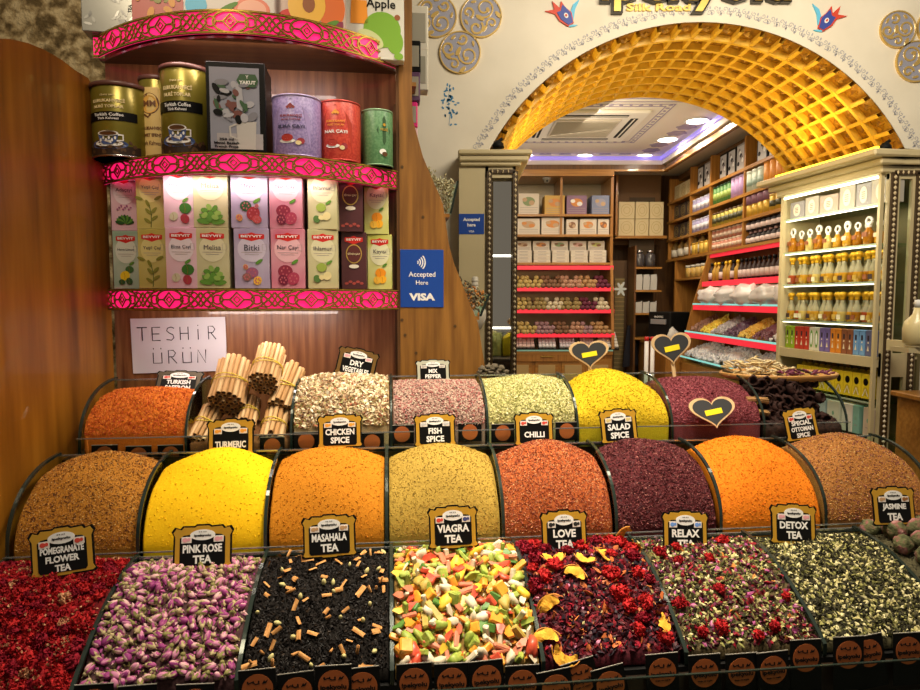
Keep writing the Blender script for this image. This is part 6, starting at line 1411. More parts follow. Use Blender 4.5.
# ledge for the flask
b = MB(); b.box((.2, .03, -.021), (.5, .12, .02), cab); b.box((.2, .25, -.03), (.05, .4, .05), cab); tag(b.build('flask_ledge', loc=W(x, 2.7, z), rot=(0, 0, 0)), 'small cream ledge under the flask at the right edge', 'ledge')
# small dark speaker-like lamps on the cornices
for (px, py, y, lab) in [(885, 150, 3.22, 'small black spotlight on the right cornice corner'), (498, 146, 3.18, 'small black spotlight on the left cornice')]:
    x, z = xz(px, py, y); z = .66 + .079 + (.0 if px > 700 else .0); r = empty('small_spotlight', W(x, y, z), 0, lab, 'spotlight'); b = MB(); b.lathe([(0, 0), (.03, 0), (.026, .02), (.012, .035), (0, .038)], BLACKM, None, 16); b.build('base', r); b = MB(); b.tube([(0, 0, .03), (.02, 0, .045)], .008, BLACKM); b.build('arm', r)

# ================================================================= far left display against the back wall
YD = 6.9
def XX(px): return xz(px, 300, YD)[0]
xa, xb = XX(506), XX(611)
r = empty('candy_display', W(xa, YD, -CZ), 0, 'wooden wall display with red-edged tiers of sweets, left in the back room', 'display cabinet')
Wd = xb - xa
b = MB(); b.box((Wd / 2, .52, (1.36 + CZ) / 2), (Wd, .03, 1.36 + CZ), mat('display_back', (.40, .33, .22), .3, .2)); b.build('back_panel', r)
for x, lab in ((.0, 0), (Wd, 1)):
    b = MB(); b.box((x, .27, 1.9 + .48), (.03, .5, .96), oak); b.build('side_panel', r)
    b = MB(); M = T(x - .015, 0, 0) @ Matrix(((0, 0, 1, 0), (1, 0, 0, 0), (0, 1, 0, 0), (0, 0, 0, 1)))
    b.prism([(.5, .98), (-.13, .98), (-.06, 1.5), (.0, 1.92), (.5, 1.92)], .03, oak, M); b.build('slanted_side', r)
b = MB(); b.box((Wd / 2, .2, 1.35 + CZ - .02), (Wd, .5, .05), oakh); b.box((Wd * .52, .25, .70 + CZ + .3), (.025, .45, .64), oak); b.build('upper_divider', r)
for z in (.914, .70, .40):
    b = MB(); b.box((Wd / 2, .25, z + CZ - .012), (Wd, .5, .024), oakh); b.build('shelf_board', r)
redst = mat('red_strip_lit', (.75, .04, .06), .4, emit=(.9, .02, .05), es=.5)
for i, z in enumerate((.40, .17, -.064, -.32)):
    yo = [0, -.03, -.06, -.10][i]
    b = MB(); b.box((Wd / 2 + .02, .25 + yo / 2, z + CZ - .05), (Wd - .02, .5 - yo, .012), GLASSG); b.box((Wd / 2 + .01, yo - .004, z + CZ - .055), (Wd + .02, .012, .042), redst); b.build('red_edged_tier', r)
b = MB(); b.box((Wd / 2, .2, -.56 + CZ), (Wd, .66, .04), oakh); b.box((Wd / 2, -.13, -.535 + CZ), (Wd, .012, .015), mat('cyan_edge', (.3, .65, .6), .3)); b.build('counter_top', r)
b = MB(); b.box((Wd / 2, .2, (-.58 + CZ) / 2), (Wd, .6, -.58 + CZ), oak); b.build('counter_body', r)
for i in range(4):
    b = MB(); b.cbox((Wd * (.13 + .25 * i), -.105, .62), (Wd * .22, .014, .5), oakh, None, r=.004); b.cbox((Wd * (.13 + .25 * i), -.113, .62), (Wd * .16, .006, .38), mat('rattan_panel', (.46, .32, .13), .7), None, r=.002); d_ = b.build('door', r)
b = MB(); b.cbox((Wd * .38, -.116, .895), (Wd * .62, .02, .1), oak, None, r=.004); dw = b.build('drawer', r); b = MB(); b.cbox((Wd * .38, -.13, .90), (.14, .012, .014), GOLD, None, r=.003); b.build('handle', dw)
boxw = [mat('sweet_box_white', (.66, .60, .50), .5), mat('sweet_box_gold', (.60, .38, .09), .5), mat('sweet_box_violet', (.25, .15, .25), .5), mat('sweet_box_blue', (.2, .24, .38), .5)]
def d_sweet(c1, c2):
    m1, m2 = mat('sweet_print_%d%d%d' % tuple(int(9 * q) for q in c1), c1, .5), mat('sweet_print_%d%d%d' % tuple(int(9 * q) for q in c2), c2, .5)
    def f(b, w, h):
        b.disc(0, h * .62, w * .30, h * .22, .001, m1, FACE, z0=.0005, n=14); b.disc(w * .14, h * .55, w * .14, h * .12, .001, m2, FACE, z0=.0016, n=10); b.disc(-w * .2, h * .7, w * .12, h * .1, .001, m2, FACE, z0=.0016, n=10)
        for q in range(3): b.box((0, -.001, h * (.1 + .11 * q)), (w * .86, .001, .004), mat('print_grey', (.3, .3, .3)))
    return f
tn1, tn2, gg, br1 = (.5, .34, .2), (.62, .25, .06), (.22, .3, .14), (.25, .12, .06)
def rowboxes(L, z, y, h, d, grp, place_):
    for i, (p0, p1, hh, body, c1, c2, word) in enumerate(L):
        w = (XX(p1) - XX(p0)) * .97; crate('sweets_box', w, d, hh, body, d_sweet(c1, c2), W((XX(p0) + XX(p1)) / 2, YD + y, z), 0, '%s sweets box, %s on the %s' % (word, nth(i, len(L)), place_), 'box', grp)
w0, g0, v0_, b0 = boxw
rowboxes([(508.5, 517, .21, w0, tn1, br1, 'cream'), (518, 539, .22, w0, gg, tn1, 'white and green'), (544, 564.5, .2, g0, tn2, tn1, 'golden'), (566, 586.5, .2, v0_, tn2, v0_.diffuse_color[:3], 'violet'), (591, 611 - 2, .2, b0, (.3, .3, .4), tn1, 'blue-grey')], .916, .04, .2, .25, 'sweets boxes on the top shelf', 'top shelf of sweets display')
rowboxes([(508.5, 516, .17, w0, tn1, tn2, 'narrow cream'), (517, 540, .17, w0, tn1, tn2, 'cream'), (541, 564, .18, w0, tn2, tn1, 'cream and orange'), (566, 578, .16, w0, br1, tn1, 'small white'), (579.5, 596.5, .165, w0, tn2, tn1, 'white round-printed'), (597.5, 609, .165, w0, br1, tn2, 'white and brown')], .702, .04, .17, .25, 'sweets boxes on the second shelf', 'second shelf of sweets display')
for i in range(5):
    for k in range(4 if i in (0, 1, 2, 3) else 4):
        crate('flat_sweets_box', (XX(531) - XX(513)) * .93, .2, .032, w0, lambda b, w, h: b.box((0, -.001, h * .5), (w * .5, .001, .006), mat('print_grey', (.3, .3, .3))), W(XX(523.5 + i * 18.6), YD + .03, .402 + .033 * k), 0, 'flat white sweets box, %s in the %s stack on the third shelf' % (['lowest', 'second lowest', 'second highest', 'topmost'][k], nth(i, 5)), 'box', 'stacked flat sweets boxes')
    crate('tall_sweets_box', (XX(531) - XX(513)) * .93, .03, .105, w0, d_sweet([tn1, tn2, gg, (.6, .35, .3), (.5, .5, .15)][i], br1), W(XX(523.5 + i * 18.6), YD + .12, .535), 0, 'upright printed sweets box on the %s stack on the third shelf' % nth(i, 5), 'box', 'upright sweets boxes')
# rolls of sweets on three tiers
rollc = {'straw': (.56, .42, .14), 'brown': (.24, .12, .06), 'rose': (.50, .28, .18), 'olive': (.34, .25, .09), 'plum': (.15, .02, .05), 'pale': (.66, .58, .40), 'mauve': (.38, .22, .24), 'tan': (.48, .28, .12)}
def roll(m, cm_):
    b = MB(); M = R(PI / 2, 'X'); b.lathe([(0, -.002), (.028, 0), (.033, .006), (.033, .09), (0, .095)], m, M, 10); b.disc(0, 0, .012, .012, .003, cm_, FACE, z0=-.001, n=7); return b.mesh('sweet_roll')
rm = {k: roll(ramp_mat('sweet_' + k, [(.35, tuple(q * .75 for q in c)), (.65, c)], scale=60, rough=.7, bump=.5, bscale=120), mat('sweet_core', (.45, .3, .15), .6)) for k, c in rollc.items()}
tiers = [(.17, -.02, [('straw', 5), ('brown', 4), ('rose', 4), ('tan', 3), ('plum', 3)]), (-.064, -.05, [('straw', 2), ('olive', 4), ('pale', 3), ('olive', 4), ('plum', 3), ('pale', 3)]), (-.32, -.09, [('straw', 4), ('mauve', 4), ('brown', 3), ('rose', 3), ('mauve', 2), ('tan', 4)])]
for ti, (z, yo, L) in enumerate(tiers):
    tot = sum(k for _, k in L); x = XX(515.5); dx = (XX(609.5) - x) / tot
    base = z - .044; pos_ = []
    for nm, k in L:
        for j in range(k): pos_.append((nm, x + dx * (len(pos_) + .5)))
    for lay in range(3):
        for i, (nm, xx) in enumerate(pos_):
            if lay and i == len(pos_) - 1: continue
            if lay == 2 and i % 4 == 3: continue
            o = bpy.data.objects.new('sweet_roll', rm[nm]); COL.objects.link(o); s_ = dx / .068; o.location = W(xx + dx * .5 * (lay % 2), YD + yo + .045 + .05 * lay, base + .034 * s_ + lay * .056 * s_); o.rotation_euler = (random.uniform(-.1, .1), random.uniform(0, 6), 0) if False else (0, 0, random.uniform(-.2, .2)); o.scale = (s_,) * 3
            tag(o, '%s rolled sweet on the %s red-edged tier of the left display' % (nm, ['upper', 'middle', 'lower'][ti]), 'sweet', '%s rolled sweets on the %s tier' % (nm, ['upper', 'middle', 'lower'][ti]))
slabc = [(.62, .45, .42), (.70, .68, .70), (.66, .62, .66), (.64, .5, .45), (.72, .68, .62)]
for i, (p0, p1) in enumerate([(513, 535), (537, 556), (558, 575), (579, 594), (597, 618)]):
    w = (XX(p1) - XX(p0)); r = empty('sweets_tray', W((XX(p0) + XX(p1)) / 2, YD - .11, -.53), 0, 'slanted tray of pale powdered sweets, %s in the glass counter' % nth(i, 5), 'tray', 'trays of powdered sweets in the counter')
    M = R(.75, 'X'); b = MB(); b.box((0, .13, .0), (w * .96, .26, .01), BLACKM, M); b.build('tray_base', r)
    b = MB(); m = ramp_mat('powdered_sweet_%d' % i, [(.3, tuple(q * .8 for q in slabc[i])), (.7, slabc[i])], scale=90, rough=.8, bump=.6)
    for a in range(5):
        for c in range(5): b.cbox((w * (-.36 + .18 * a), .04 + .045 * c, .018), (w * .165, .04, .03), m, M, r=.004)
    tag(b.build('powdered_sweets', r), None, None, None, 'stuff')
# dome camera and paper flower on the display
x, z = xz(546, 180, YD); r = empty('dome_camera', W(x, YD - .06, z - .01), 0, 'small dark dome camera on the cornice above the sweets boxes', 'camera'); b = MB(); b.lathe([(0, -.035), (.025, -.028), (.035, 0), (.045, .004), (.045, .02), (0, .02)], mat('camera_grey', (.2, .18, .14), .3), None, 18); b.build('housing', r); b = MB(); b.blob((0, -.02, -.012), (.014, .014, .014), BLACK, None, 0, 0, 2); b.build('lens', r)
x, z = xz(620, 289, YD - .1); r = empty('ribbon_bow', W(x, YD - .12, z), 0, 'pale bow hanging at the right end of the sweets display', 'bow'); b = MB()
for q in range(6): b.disc(.03 * math.cos(q * 1.05), .04 * math.sin(q * 1.05), .035 + .01 * (q % 2), .014, .01, mat('bow_pale', (.42, .47, .46), .5), FACE, n=10, rot=q * 1.05, z0=.002 * q)
b.build('petals', r)
# ---- recess in the corner: cream boxes, dark door panels, small shelf
def XB(px, y=7.25): return xz(px, 300, y)[0]
r = empty('corner_wall_cabinet', W(XB(613), 7.2, -CZ), 0, 'brown corner shelf unit holding the cream boxes', 'shelf unit'); Wc = XB(664) - XB(613)
b = MB(); b.box((Wc / 2, .26, 1.37 / 2 + .35 + CZ), (Wc, .02, .8), mat('recess_brown', (.16, .08, .03), .6)); b.build('back_panel', r)
b = MB(); b.box((Wc / 2, .13, .70 + CZ), (Wc, .27, .03), oakh); b.build('shelf_board', r); b = MB(); b.box((.012, .13, 1.04 + CZ), (.024, .27, .68), oak); b.build('side_panel', r)
crm_ = mat('cream_box', (.62, .52, .30), .5)
def d_ring(b, w, h):
    g = mat('print_gold_line', (.42, .32, .12), .5)
    b.ribbon([(w * .36 * math.cos(t), h * .5 + h * .36 * math.sin(t)) for t in [2 * PI * i / 20 for i in range(20)]], .004, .001, g, FACE, z0=.0005, closed=True); b.ribbon([(w * .2 * math.cos(t), h * .5 + h * .2 * math.sin(t)) for t in [2 * PI * i / 12 for i in range(12)]], .004, .001, g, FACE, z0=.0005, closed=True)
k = 0
for j, z in enumerate((.716, .905)):
    for i, (p0, p1) in enumerate([(616.5, 632.5), (633, 646.5), (647, 661)]):
        crate('cream_box', XB(p1) - XB(p0) - .004, .12, .185, crm_, d_ring, W((XB(p0) + XB(p1)) / 2, 7.22, z), 0, 'cream box with ring print, %s of the %s row in the corner' % (['left', 'middle', 'right'][i], ['lower', 'upper'][j]), 'box', 'cream boxes with ring print')
r = empty('back_door', W(XB(613), 7.3, -CZ), 0, 'dark brown back doors with lattice panels under the corner shelf', 'door'); Wc = XB(645) - XB(613)
for i in range(2):
    b = MB(); b.cbox((Wc * (.25 + .5 * i), .05, .98), (Wc * .49, .04, 1.94), mat('door_brown', (.10, .05, .018), .5), None, r=.004)
    b.box((Wc * (.25 + .5 * i), .026, 1.0), (Wc * .3, .012, 1.5), mat('lattice_olive', (.20, .15, .06), .6))
    for q in range(30): b.box((Wc * (.25 + .5 * i), .018, .28 + q * .05), (Wc * .3, .006, .012), mat('lattice_tan', (.32, .23, .09), .6))
    b.build('door_leaf', r)
x, z = xz(629, 345, 7.15); r = empty('hanging_apron', W(x, 7.16, z), 0, 'dark cloth hanging on the back door', 'cloth'); b = MB(); b.prism([(-.07, -.25), (.1, -.22), (.08, .0), (.02, .22), (-.02, .22), (-.05, 0)], .03, mat('cloth_navy', (.012, .012, .02), .9), FACE); b.build('cloth', r)
# side shelf with dark jars (x 636-660)
r = empty('narrow_wall_shelf', W(XB(635, 7.0), 7.0, -CZ), 0, 'narrow wooden shelf with bags beside the back door', 'shelf unit'); Wn = XB(661, 7.0) - XB(635, 7.0)
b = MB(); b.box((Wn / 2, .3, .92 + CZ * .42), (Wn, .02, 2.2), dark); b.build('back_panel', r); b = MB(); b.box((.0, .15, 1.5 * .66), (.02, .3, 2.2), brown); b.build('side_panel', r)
for zz in (.52, .27, .02, -.25):
    b = MB(); b.box((Wn / 2, .14, zz - .012 + CZ - .16), (Wn, .3, .02), oakh); b.build('shelf_board', r)
jarb = mat('jar_dark', (.05, .045, .05), .25, spec=.6); bagw = mat('bag_white', (.50, .49, .46), .5)
for i in range(2):
    rr_ = empty('storage_jar', W(XB(641 + i * 11, 6.95), 7.05, .36), 0, 'dark glass jar, %s one on the top board beside the back door' % ['left', 'right'][i], 'jar', 'dark jars beside the back door'); b = MB(); b.lathe([(0, 0), (.05, 0), (.055, .02), (.055, .13), (.03, .15), (0, .15)], jarb, None, 16); b.build('jar_body', rr_); b = MB(); b.lathe([(.035, .15), (.038, .18), (0, .182)], SILVER, None, 16); b.build('lid', rr_)
for j, z in enumerate((.11, -.14)):
    for i in range(3):
        rr_ = empty('plastic_bag', W(XB(640 + i * 7.3, 6.95), 7.03, z), 0, 'white folded bag, %s on the %s board beside the back door' % (['left', 'middle', 'right'][i], ['upper', 'lower'][j]), 'bag', 'white bags beside the back door'); b = MB(); b.prism([(-.035, 0), (.035, 0), (.038, .13), (.03, .17 - .05 * j), (-.03, .165 - .05 * j)], .03, bagw, FACE); b.build('bag_body', rr_)
# ================================================================= right wall shelving
XR = 2.37
def RW(y, off, z): return W(XR + off, y, z)
rz_ = -PI / 2
YR = [7.35, 6.68, 6.15, 5.42, 4.72, 4.15]
r = empty('wall_shelving', W(XR, 7.4, -CZ), rz_, 'long honey wooden wall shelving along the right side of the back room', 'shelf unit')
LR = 7.4 - 4.15
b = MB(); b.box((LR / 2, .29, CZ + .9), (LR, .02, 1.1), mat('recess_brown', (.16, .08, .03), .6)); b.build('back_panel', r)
for y in YR:
    b = MB(); b.box((7.4 - y, .14, CZ + .9), (.03, .28, .92), oak); b.build('upright', r)
for z in (.456, .68, .885, 1.10):
    b = MB(); b.box((LR / 2, .14, CZ + z - .013), (LR, .29, .026), oakh); b.build('shelf_board', r)
b = MB(); b.box((LR / 2, .2, CZ + 1.37), (LR, .2, .06), brown); b.build('top_rail', r)
b = MB(); b.box((.3, .14, CZ + .1), (.03, .28, .66), oak); b.build('lower_upright', r); b = MB(); b.box((1.22, .14, CZ + .1), (.03, .28, .66), oak); b.build('lower_upright', r)
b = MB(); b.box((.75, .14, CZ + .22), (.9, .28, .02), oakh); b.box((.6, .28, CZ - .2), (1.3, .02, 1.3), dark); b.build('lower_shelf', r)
def cyl(name, parts_):
    root = empty(name, (0, 0, 0))
    for nm, prof, m in parts_: b = MB(); b.lathe(prof, m, None, 10); b.build(nm, root)
    return root
def can_p(body, top, h, r_, band_=None):
    P_ = [('body', [(0, 0), (r_, 0), (r_, h * .9), (0, h * .9)], body), ('lid', [(r_ * 1.03, h * .88), (r_ * 1.03, h * .98), (r_ * .9, h), (0, h)], top)]
    if band_: P_.append(('label_band', [(r_ * 1.02, h * .25), (r_ * 1.02, h * .6)], band_))
    return cyl('tin', P_)
def fill(bay, z, n, protos, name, label, cat, group, lay=1, dz=0, off=.05, pat=None, dy=0):
    y0, y1 = YR[bay], YR[bay + 1]
    for l in range(lay):
        for i in range(n):
            o = use(protos, (pat[i % len(pat)] if pat else i), RW(y0 - (y0 - y1) * (i + .6) / (n + .2), off + .06 * 0, z + l * dz), rz_, label % (nth(i, n) + ((' of the %s layer' % ['lower', 'upper'][l]) if lay > 1 else '')), cat, group); o.name = name
mm = lambda n, c, **k: mat('shop_' + n, c, .45, **k)
lav = can_p(mm('lavender', (.32, .30, .50)), mm('lavender_lid', (.5, .48, .6)), .13, .042, mm('lavender_label', (.6, .6, .68)))
fill(1, .887, 5, [lav], 'lavender_tin', 'lavender tin, %s on the upper board of the narrow bay', 'tin', 'lavender tins'); fill(1, .682, 5, [lav], 'lavender_tin', 'lavender tin, %s on the lower board of the narrow bay', 'tin', 'lavender tins, lower'); 
gj = can_p(mm('gold_jar', (.6, .40, .07), metal=.3), GOLDP, .12, .042); fill(1, .458, 5, [gj], 'gold_jar', 'small gold jar, %s on the lowest board of the narrow bay', 'jar', 'small gold jars')
gt, pt = can_p(mm('tube_green', (.07, .22, .05)), mm('tube_dark', (.02, .07, .03)), .17, .036, mm('tube_band', (.3, .42, .1))), can_p(mm('tube_lilac', (.46, .3, .58)), mm('tube_lilac_lid', (.55, .42, .66)), .18, .036)
fill(2, .887, 9, [gt, pt], 'tall_tin', 'tall green or lilac tin, %s in the middle bay', 'tin', 'green and lilac tins', pat=[0, 0, 0, 0, 0, 1, 1, 1, 1])
og = can_p(mm('tin_olive', (.30, .26, .04), metal=.3), mm('tin_brown', (.12, .06, .03)), .13, .04, mm('tin_dark', (.05, .05, .02)))
fill(2, .682, 8, [og], 'olive_tin', 'small olive tin, %s in the middle bay', 'tin', 'small olive tins')
pj = can_p(mm('jar_rose', (.42, .16, .10)), mm('jar_cream_lid', (.62, .5, .38)), .095, .038, mm('jar_label', (.6, .45, .35)))
fill(2, .458, 8, [pj], 'rose_jar', 'small rose-brown jar, %s in the middle bay', 'jar', 'rose-brown jars', 2, .098)
wt = can_p(mm('tin_mint', (.48, .55, .47)), mm('tin_mint_lid', (.6, .65, .58)), .17, .05, mm('tin_mint_label', (.3, .4, .35))); ot = can_p(mm('tin_orange', (.68, .27, .04)), mm('tin_orange_lid', (.5, .2, .03)), .2, .048)
fill(3, .887, 7, [wt, ot], 'tall_tin', 'tall mint or orange tin, %s in the near bay', 'tin', 'mint and orange tins', pat=[0, 0, 0, 1, 1, 1, 1])
pc = cyl('gold_tin', [('body', [(0, 0), (.045, 0), (.045, .1), (0, .1)], mm('gold_tin', (.55, .34, .04), metal=.3)), ('cover', [(.05, .1), (.05, .165), (.04, .175), (0, .178)], mm('plum_cover', (.20, .09, .14)))]); oc2 = can_p(mm('gold_tin', (.55, .34, .04)), mm('tin_ochre', (.6, .4, .1)), .13, .043, mm('tin_dark', (.05, .05, .02)))
fill(3, .682, 7, [pc, oc2], 'gold_tin', 'gold tin with plum or ochre lid, %s in the near bay', 'tin', 'gold tins', pat=[0, 0, 0, 0, 1, 1, 1])
sb = cyl('sauce_bottle', [('bottle', [(0, 0), (.04, 0), (.04, .065), (.014, .085), (.014, .095), (0, .095)], mm('sauce_black', (.015, .008, .01))), ('cap', [(.017, .09), (.017, .108), (0, .108)], mm('cap_pink', (.5, .3, .32))), ('label_band', [(.0415, .012), (.0415, .05)], mm('label_blush', (.66, .52, .50)))])
fill(3, .458, 8, [sb], 'sauce_bottle', 'dark pale-labelled bottle, %s in the near bay', 'bottle', 'dark bottles with pale labels', 2, .11)
fill(4, .458, 5, [sb], 'sauce_bottle', 'small dark bottle with pale label behind the cabinet, %s', 'bottle', 'dark bottles behind the cabinet'); fill(4, .887, 5, [ot], 'tall_tin', 'orange tin behind the cabinet, %s', 'tin', 'orange tins behind the cabinet'); fill(4, .682, 5, [og], 'olive_tin', 'olive tin behind the cabinet, %s', 'tin', 'olive tins behind the cabinet')
ob = cyl('oil_bottle', [('bottle', [(0, 0), (.045, 0), (.045, .12), (.016, .15), (.014, .18), (0, .18)], mm('oil_brown', (.16, .09, .02))), ('cap', [(.02, .175), (.026, .20), (.014, .24), (0, .26)], goldcap), ('label_band', [(.0465, .02), (.0465, .09)], mm('label_paper', (.55, .52, .44)))])
for i in range(5): use([ob], 0, RW(7.25 - .2 * i, .06, .458), rz_, 'brown oil bottle with pointed gold cap, %s on the corner board' % nth(i, 5), 'bottle', 'oil bottles in the corner', 1.1).name = 'oil_bottle'
for n_, nm, zz in [(4, 'dark', .682)]:
    for i in range(3): crate('dark_round_box', .17, .1, .15, mm('dark_box', (.045, .03, .025)), d_ring, RW(7.2 - i * .2, .04, .682 + .0), rz_, 'dark box with ring print, %s in the corner bay' % ['left', 'middle', 'right'][i], 'box', 'dark ring-printed boxes')
for i in range(3): crate('cream_box', .18, .1, .165, crm_, d_ring, RW(7.2 - i * .2, .04, .887 + .215), rz_, 'cream box with ring print, %s on top of the corner bay' % ['left', 'middle', 'right'][i], 'box', 'cream boxes on top of the shelving')
for i in range(3): crate('dark_round_box', .17, .1, .16, mm('dark_box', (.045, .03, .025)), d_ring, RW(7.2 - i * .2, .04, .887), rz_, 'dark ring-printed box, %s on the upper corner board' % ['left', 'middle', 'right'][i], 'box', 'dark boxes on the upper corner board')
def mug_art(b, w, h):
    b.box((0, -.001, h * .5), (w * .8, .001, h * .84), mm('photo_pale', (.45, .44, .44)))
    for q in range(6): b.disc(w * (-.25 + .1 * q), h * (.3 + .09 * ((q * 5) % 6)), w * .13, h * .08, .001, [BLACK, mm('photo_mid', (.2, .18, .18)), WHITE][q % 3], FACE, z0=.002 + .0003 * q, n=10, rot=q)
yy_ = [(6.6, 6.25), (6.05, 5.5), (5.3, 4.3)]
k = 0
for (a, c), n in zip(yy_, (2, 3, 5)):
    for i in range(n): crate('mug_box', (a - c) / n * .9, .12, .235, [BLACK, mm('carton_grey', (.25, .24, .24)), BLACK][k % 3], mug_art, RW(a - (a - c) * (i + .5) / n, .04, 1.102), rz_, 'dark gift box with mug picture on the top board, number %s from the corner' % ['one', 'two', 'three', 'four', 'five', 'six', 'seven', 'eight', 'nine', 'ten'][k], 'box', 'mug boxes on the top board'); k += 1
proto_done([lav, gj, gt, pt, og, pj, wt, ot, pc, oc2, sb])
# honey jars on the lower shelf of the corner
jr = cyl('honey_jar', [('body', [(0, 0), (.05, 0), (.05, .1), (0, .1)], mm('honey', (.5, .32, .08))), ('lid', [(.052, .1), (.052, .125), (0, .126)], mm('lid_steel', (.5, .48, .42)))])
for i in range(4): use([jr], 0, RW(6.75 - .14 * i, .05, .235), rz_, 'honey jar, %s on the small board under the oil bottles' % nth(i, 4), 'jar', 'honey jars').name = 'honey_jar'
# coffee machine / till in the corner
r = empty('coffee_machine', W(2.02, 6.5, -.42), rz_ + .5, 'black machine standing on the counter in the back corner', 'machine')
b = MB(); b.cbox((0, .14, .15), (.3, .28, .3), BLACKM, None, r=.01); b.build('housing', r); b = MB(); b.cbox((0, -.008, .2), (.2, .02, .05), mat('machine_grey', (.25, .25, .26), .3), None, r=.003); b.text('PROFITEC', 0, .25, .12, WHITE, FACE, z0=.004); b.build('front_panel', r); b = MB(); b.cbox((0, -.03, .04), (.2, .1, .02), SILVER, None, r=.003); b.build('drip_tray', r)
b = MB(); b.box((.05, .17, -.24), (.98, .34, .04), oakh); b.box((.05, .18, -.66), (.94, .32, .8), oak); tag(b.build('corner_counter', loc=W(1.98, 6.72, -.2), rot=(0, 0, rz_)), 'honey wooden counter in the far right corner', 'counter')
for i in range(2):
    x, z = xz(645 + i * 6, 350, 6.3); r = empty('paper_roll', W(x, 6.25, -1.5), 0, 'tall white roll standing on the floor, %s one by the corner counter' % ['left', 'right'][i], 'roll'); b = MB(); b.lathe([(0, 0), (.02, 0), (.02, 1.12), (0, 1.12)], WHITE, None, 12); b.build('paper', r); b = MB(); b.lathe([(.022, 1.10), (.022, 1.14), (0, 1.142)], RED, None, 12); b.build('red_cap', r)
x, z = xz(660, 352, 6.2); r = empty('white_bag', W(2.1, 6.32, -.42 - .03), 0, 'white plastic bag leaning on the corner counter', 'bag'); b = MB(); b.blob((0, 0, .08), (.06, .05, .09), bagw, None, 4, .2, 2, 4); b.build('bag_body', r)
# stepped sweets display under the shelving
y0d, y1d = 6.15, 4.2; LDd = y0d - y1d
r = empty('stepped_display', W(XR, y0d, -CZ), rz_, 'stepped display with red-edged tiers of bottles and sweets along the right wall', 'display cabinet')
tz = [(.44, 0.02), (.17, -.05), (-.05, -.13), (-.31, -.20), (-.55, -.24)]
for x in (0, LDd):
    b = MB(); M = T(x - .012, 0, CZ) @ Matrix(((0, 0, 1, 0), (1, 0, 0, 0), (0, 1, 0, 0), (0, 0, 0, 1))); b.prism([(.26, -.6), (-.25, -.6), (-.24, -.5), (-.14, -.05), (0, .43), (.26, .43)], .024, oak, M); b.build('side_panel', r)
b = MB(); b.box((LDd / 2, .27, CZ - .06), (LDd, .02, 1.05), mat('display_back_dark', (.25, .15, .06), .4)); b.build('back_panel', r)
cyan = mat('cyan_edge_lit', (.3, .65, .65), .3, emit=(.2, .75, .7), es=.5)
redc = mat('red_strip_lit', (1, 1, 1))
for i, (z, yo) in enumerate(tz):
    b = MB(); b.box((LDd / 2, .13 + yo / 2, CZ + z - .012), (LDd, .27 - yo, .012), GLASSG)
    if i < 4: b.box((LDd / 2, yo - .004, CZ + z - .02), (LDd, .01, .045), redc)
    if i >= 2: b.box((LDd / 2, yo - .006, CZ + z + .012), (LDd, .008, .014), cyan)
    b.build('red_edged_tier' if i < 4 else 'glass_tier', r)
b = MB(); b.box((LDd / 2, .02, (CZ - .6) / 2), (LDd, .5, CZ - .6), oak); 
for i in range(4): b.cbox((LDd * (.125 + .25 * i), -.235, .72), (LDd * .23, .014, .22), oakh, None, r=.004)
b.build('counter_body', r)
def RD_(x, y, z): return Vector((XR + y, y0d - x, z + CZ))
bb_ = cyl('sauce_bottle', [('bottle', [(0, 0), (.03, 0), (.03, .1), (.012, .13), (.012, .15), (0, .15)], mm('oil_amber', (.5, .28, .04))), ('cap', [(.015, .145), (.015, .17), (0, .172)], goldcap)]); bk_ = cyl('dark_bottle', [('bottle', [(0, 0), (.03, 0), (.03, .1), (.012, .13), (.012, .15), (0, .15)], mm('molasses', (.03, .012, .012))), ('cap', [(.015, .145), (.015, .17), (0, .172)], BLACK), ('label_band', [(.031, .02), (.031, .08)], mm('label_blush', (.66, .52, .50)))])
for i in range(20): o = use([bb_, bk_], 0 if i < 8 and i % 3 else 1, RD_(.10 + i * .08, -.0, .172), rz_, 'small bottle on the upper red-edged tier, %s of the row' % nth(i, 20), 'bottle', 'bottles on the upper red-edged tier'); o.name = 'sauce_bottle'
proto_done([bb_, bk_, ob, jr])
plastic = mat('plastic_bag_clear', (.68, .66, .66), .15, spec=.8)
for i in range(5):
    x0_ = .15 + i * .36; r = empty('sweets_bag', RD_(x0_ + .15, -.06, -.036), rz_, 'clear bag of pale sweets, %s on the middle tier of the stepped display' % nth(i, 5), 'bag', 'bags of sweets on the middle tier'); b = MB(); b.blob((0, 0, .075), (.18, .11, .085), plastic if i % 2 else mat('bag_milky', (.72, .68, .68), .3), R(.2, 'X'), i, .16, 3, 5)
    for q in range(5): b.tube([(-.12 + .05 * q, -.09, .05), (-.1 + .05 * q, 0, .118), (-.08 + .05 * q, .09, .09)], .006, WHITE, None, 5)
    b.build('bag_body', r)
def heapstuff(x0_, x1_, z, yo, c, label, name, n, s, cols):
    b = MB(); tv, tf = BEAN; w = x1_ - x0_
    b.blob((w / 2, .09, .04), (w * .56, .12, .08), cols[0], None, 3, .08, 2, 4)
    for i in range(n):
        a, q = random.random(), random.random(); X = w * a; Y = -.06 + .2 * q; Z = .005 + .15 * (q ** .7) * (1 - .3 * abs(2 * a - 1)) + random.uniform(0, .012)
        Q = Euler((random.random() * 6, random.random() * 6, 0)).to_matrix(); b.add([Vector((X, Y, Z)) + Q @ Vector((p[0] * s, p[1] * s * .75, p[2] * s * .7)) for p in tv], [tuple(t_) for t_ in tf], cols[i % len(cols)])
    tag(b.build(name, loc=RD_(x0_, yo + .04, z), rot=(0, 0, rz_)), label, 'sweets', kind='stuff')
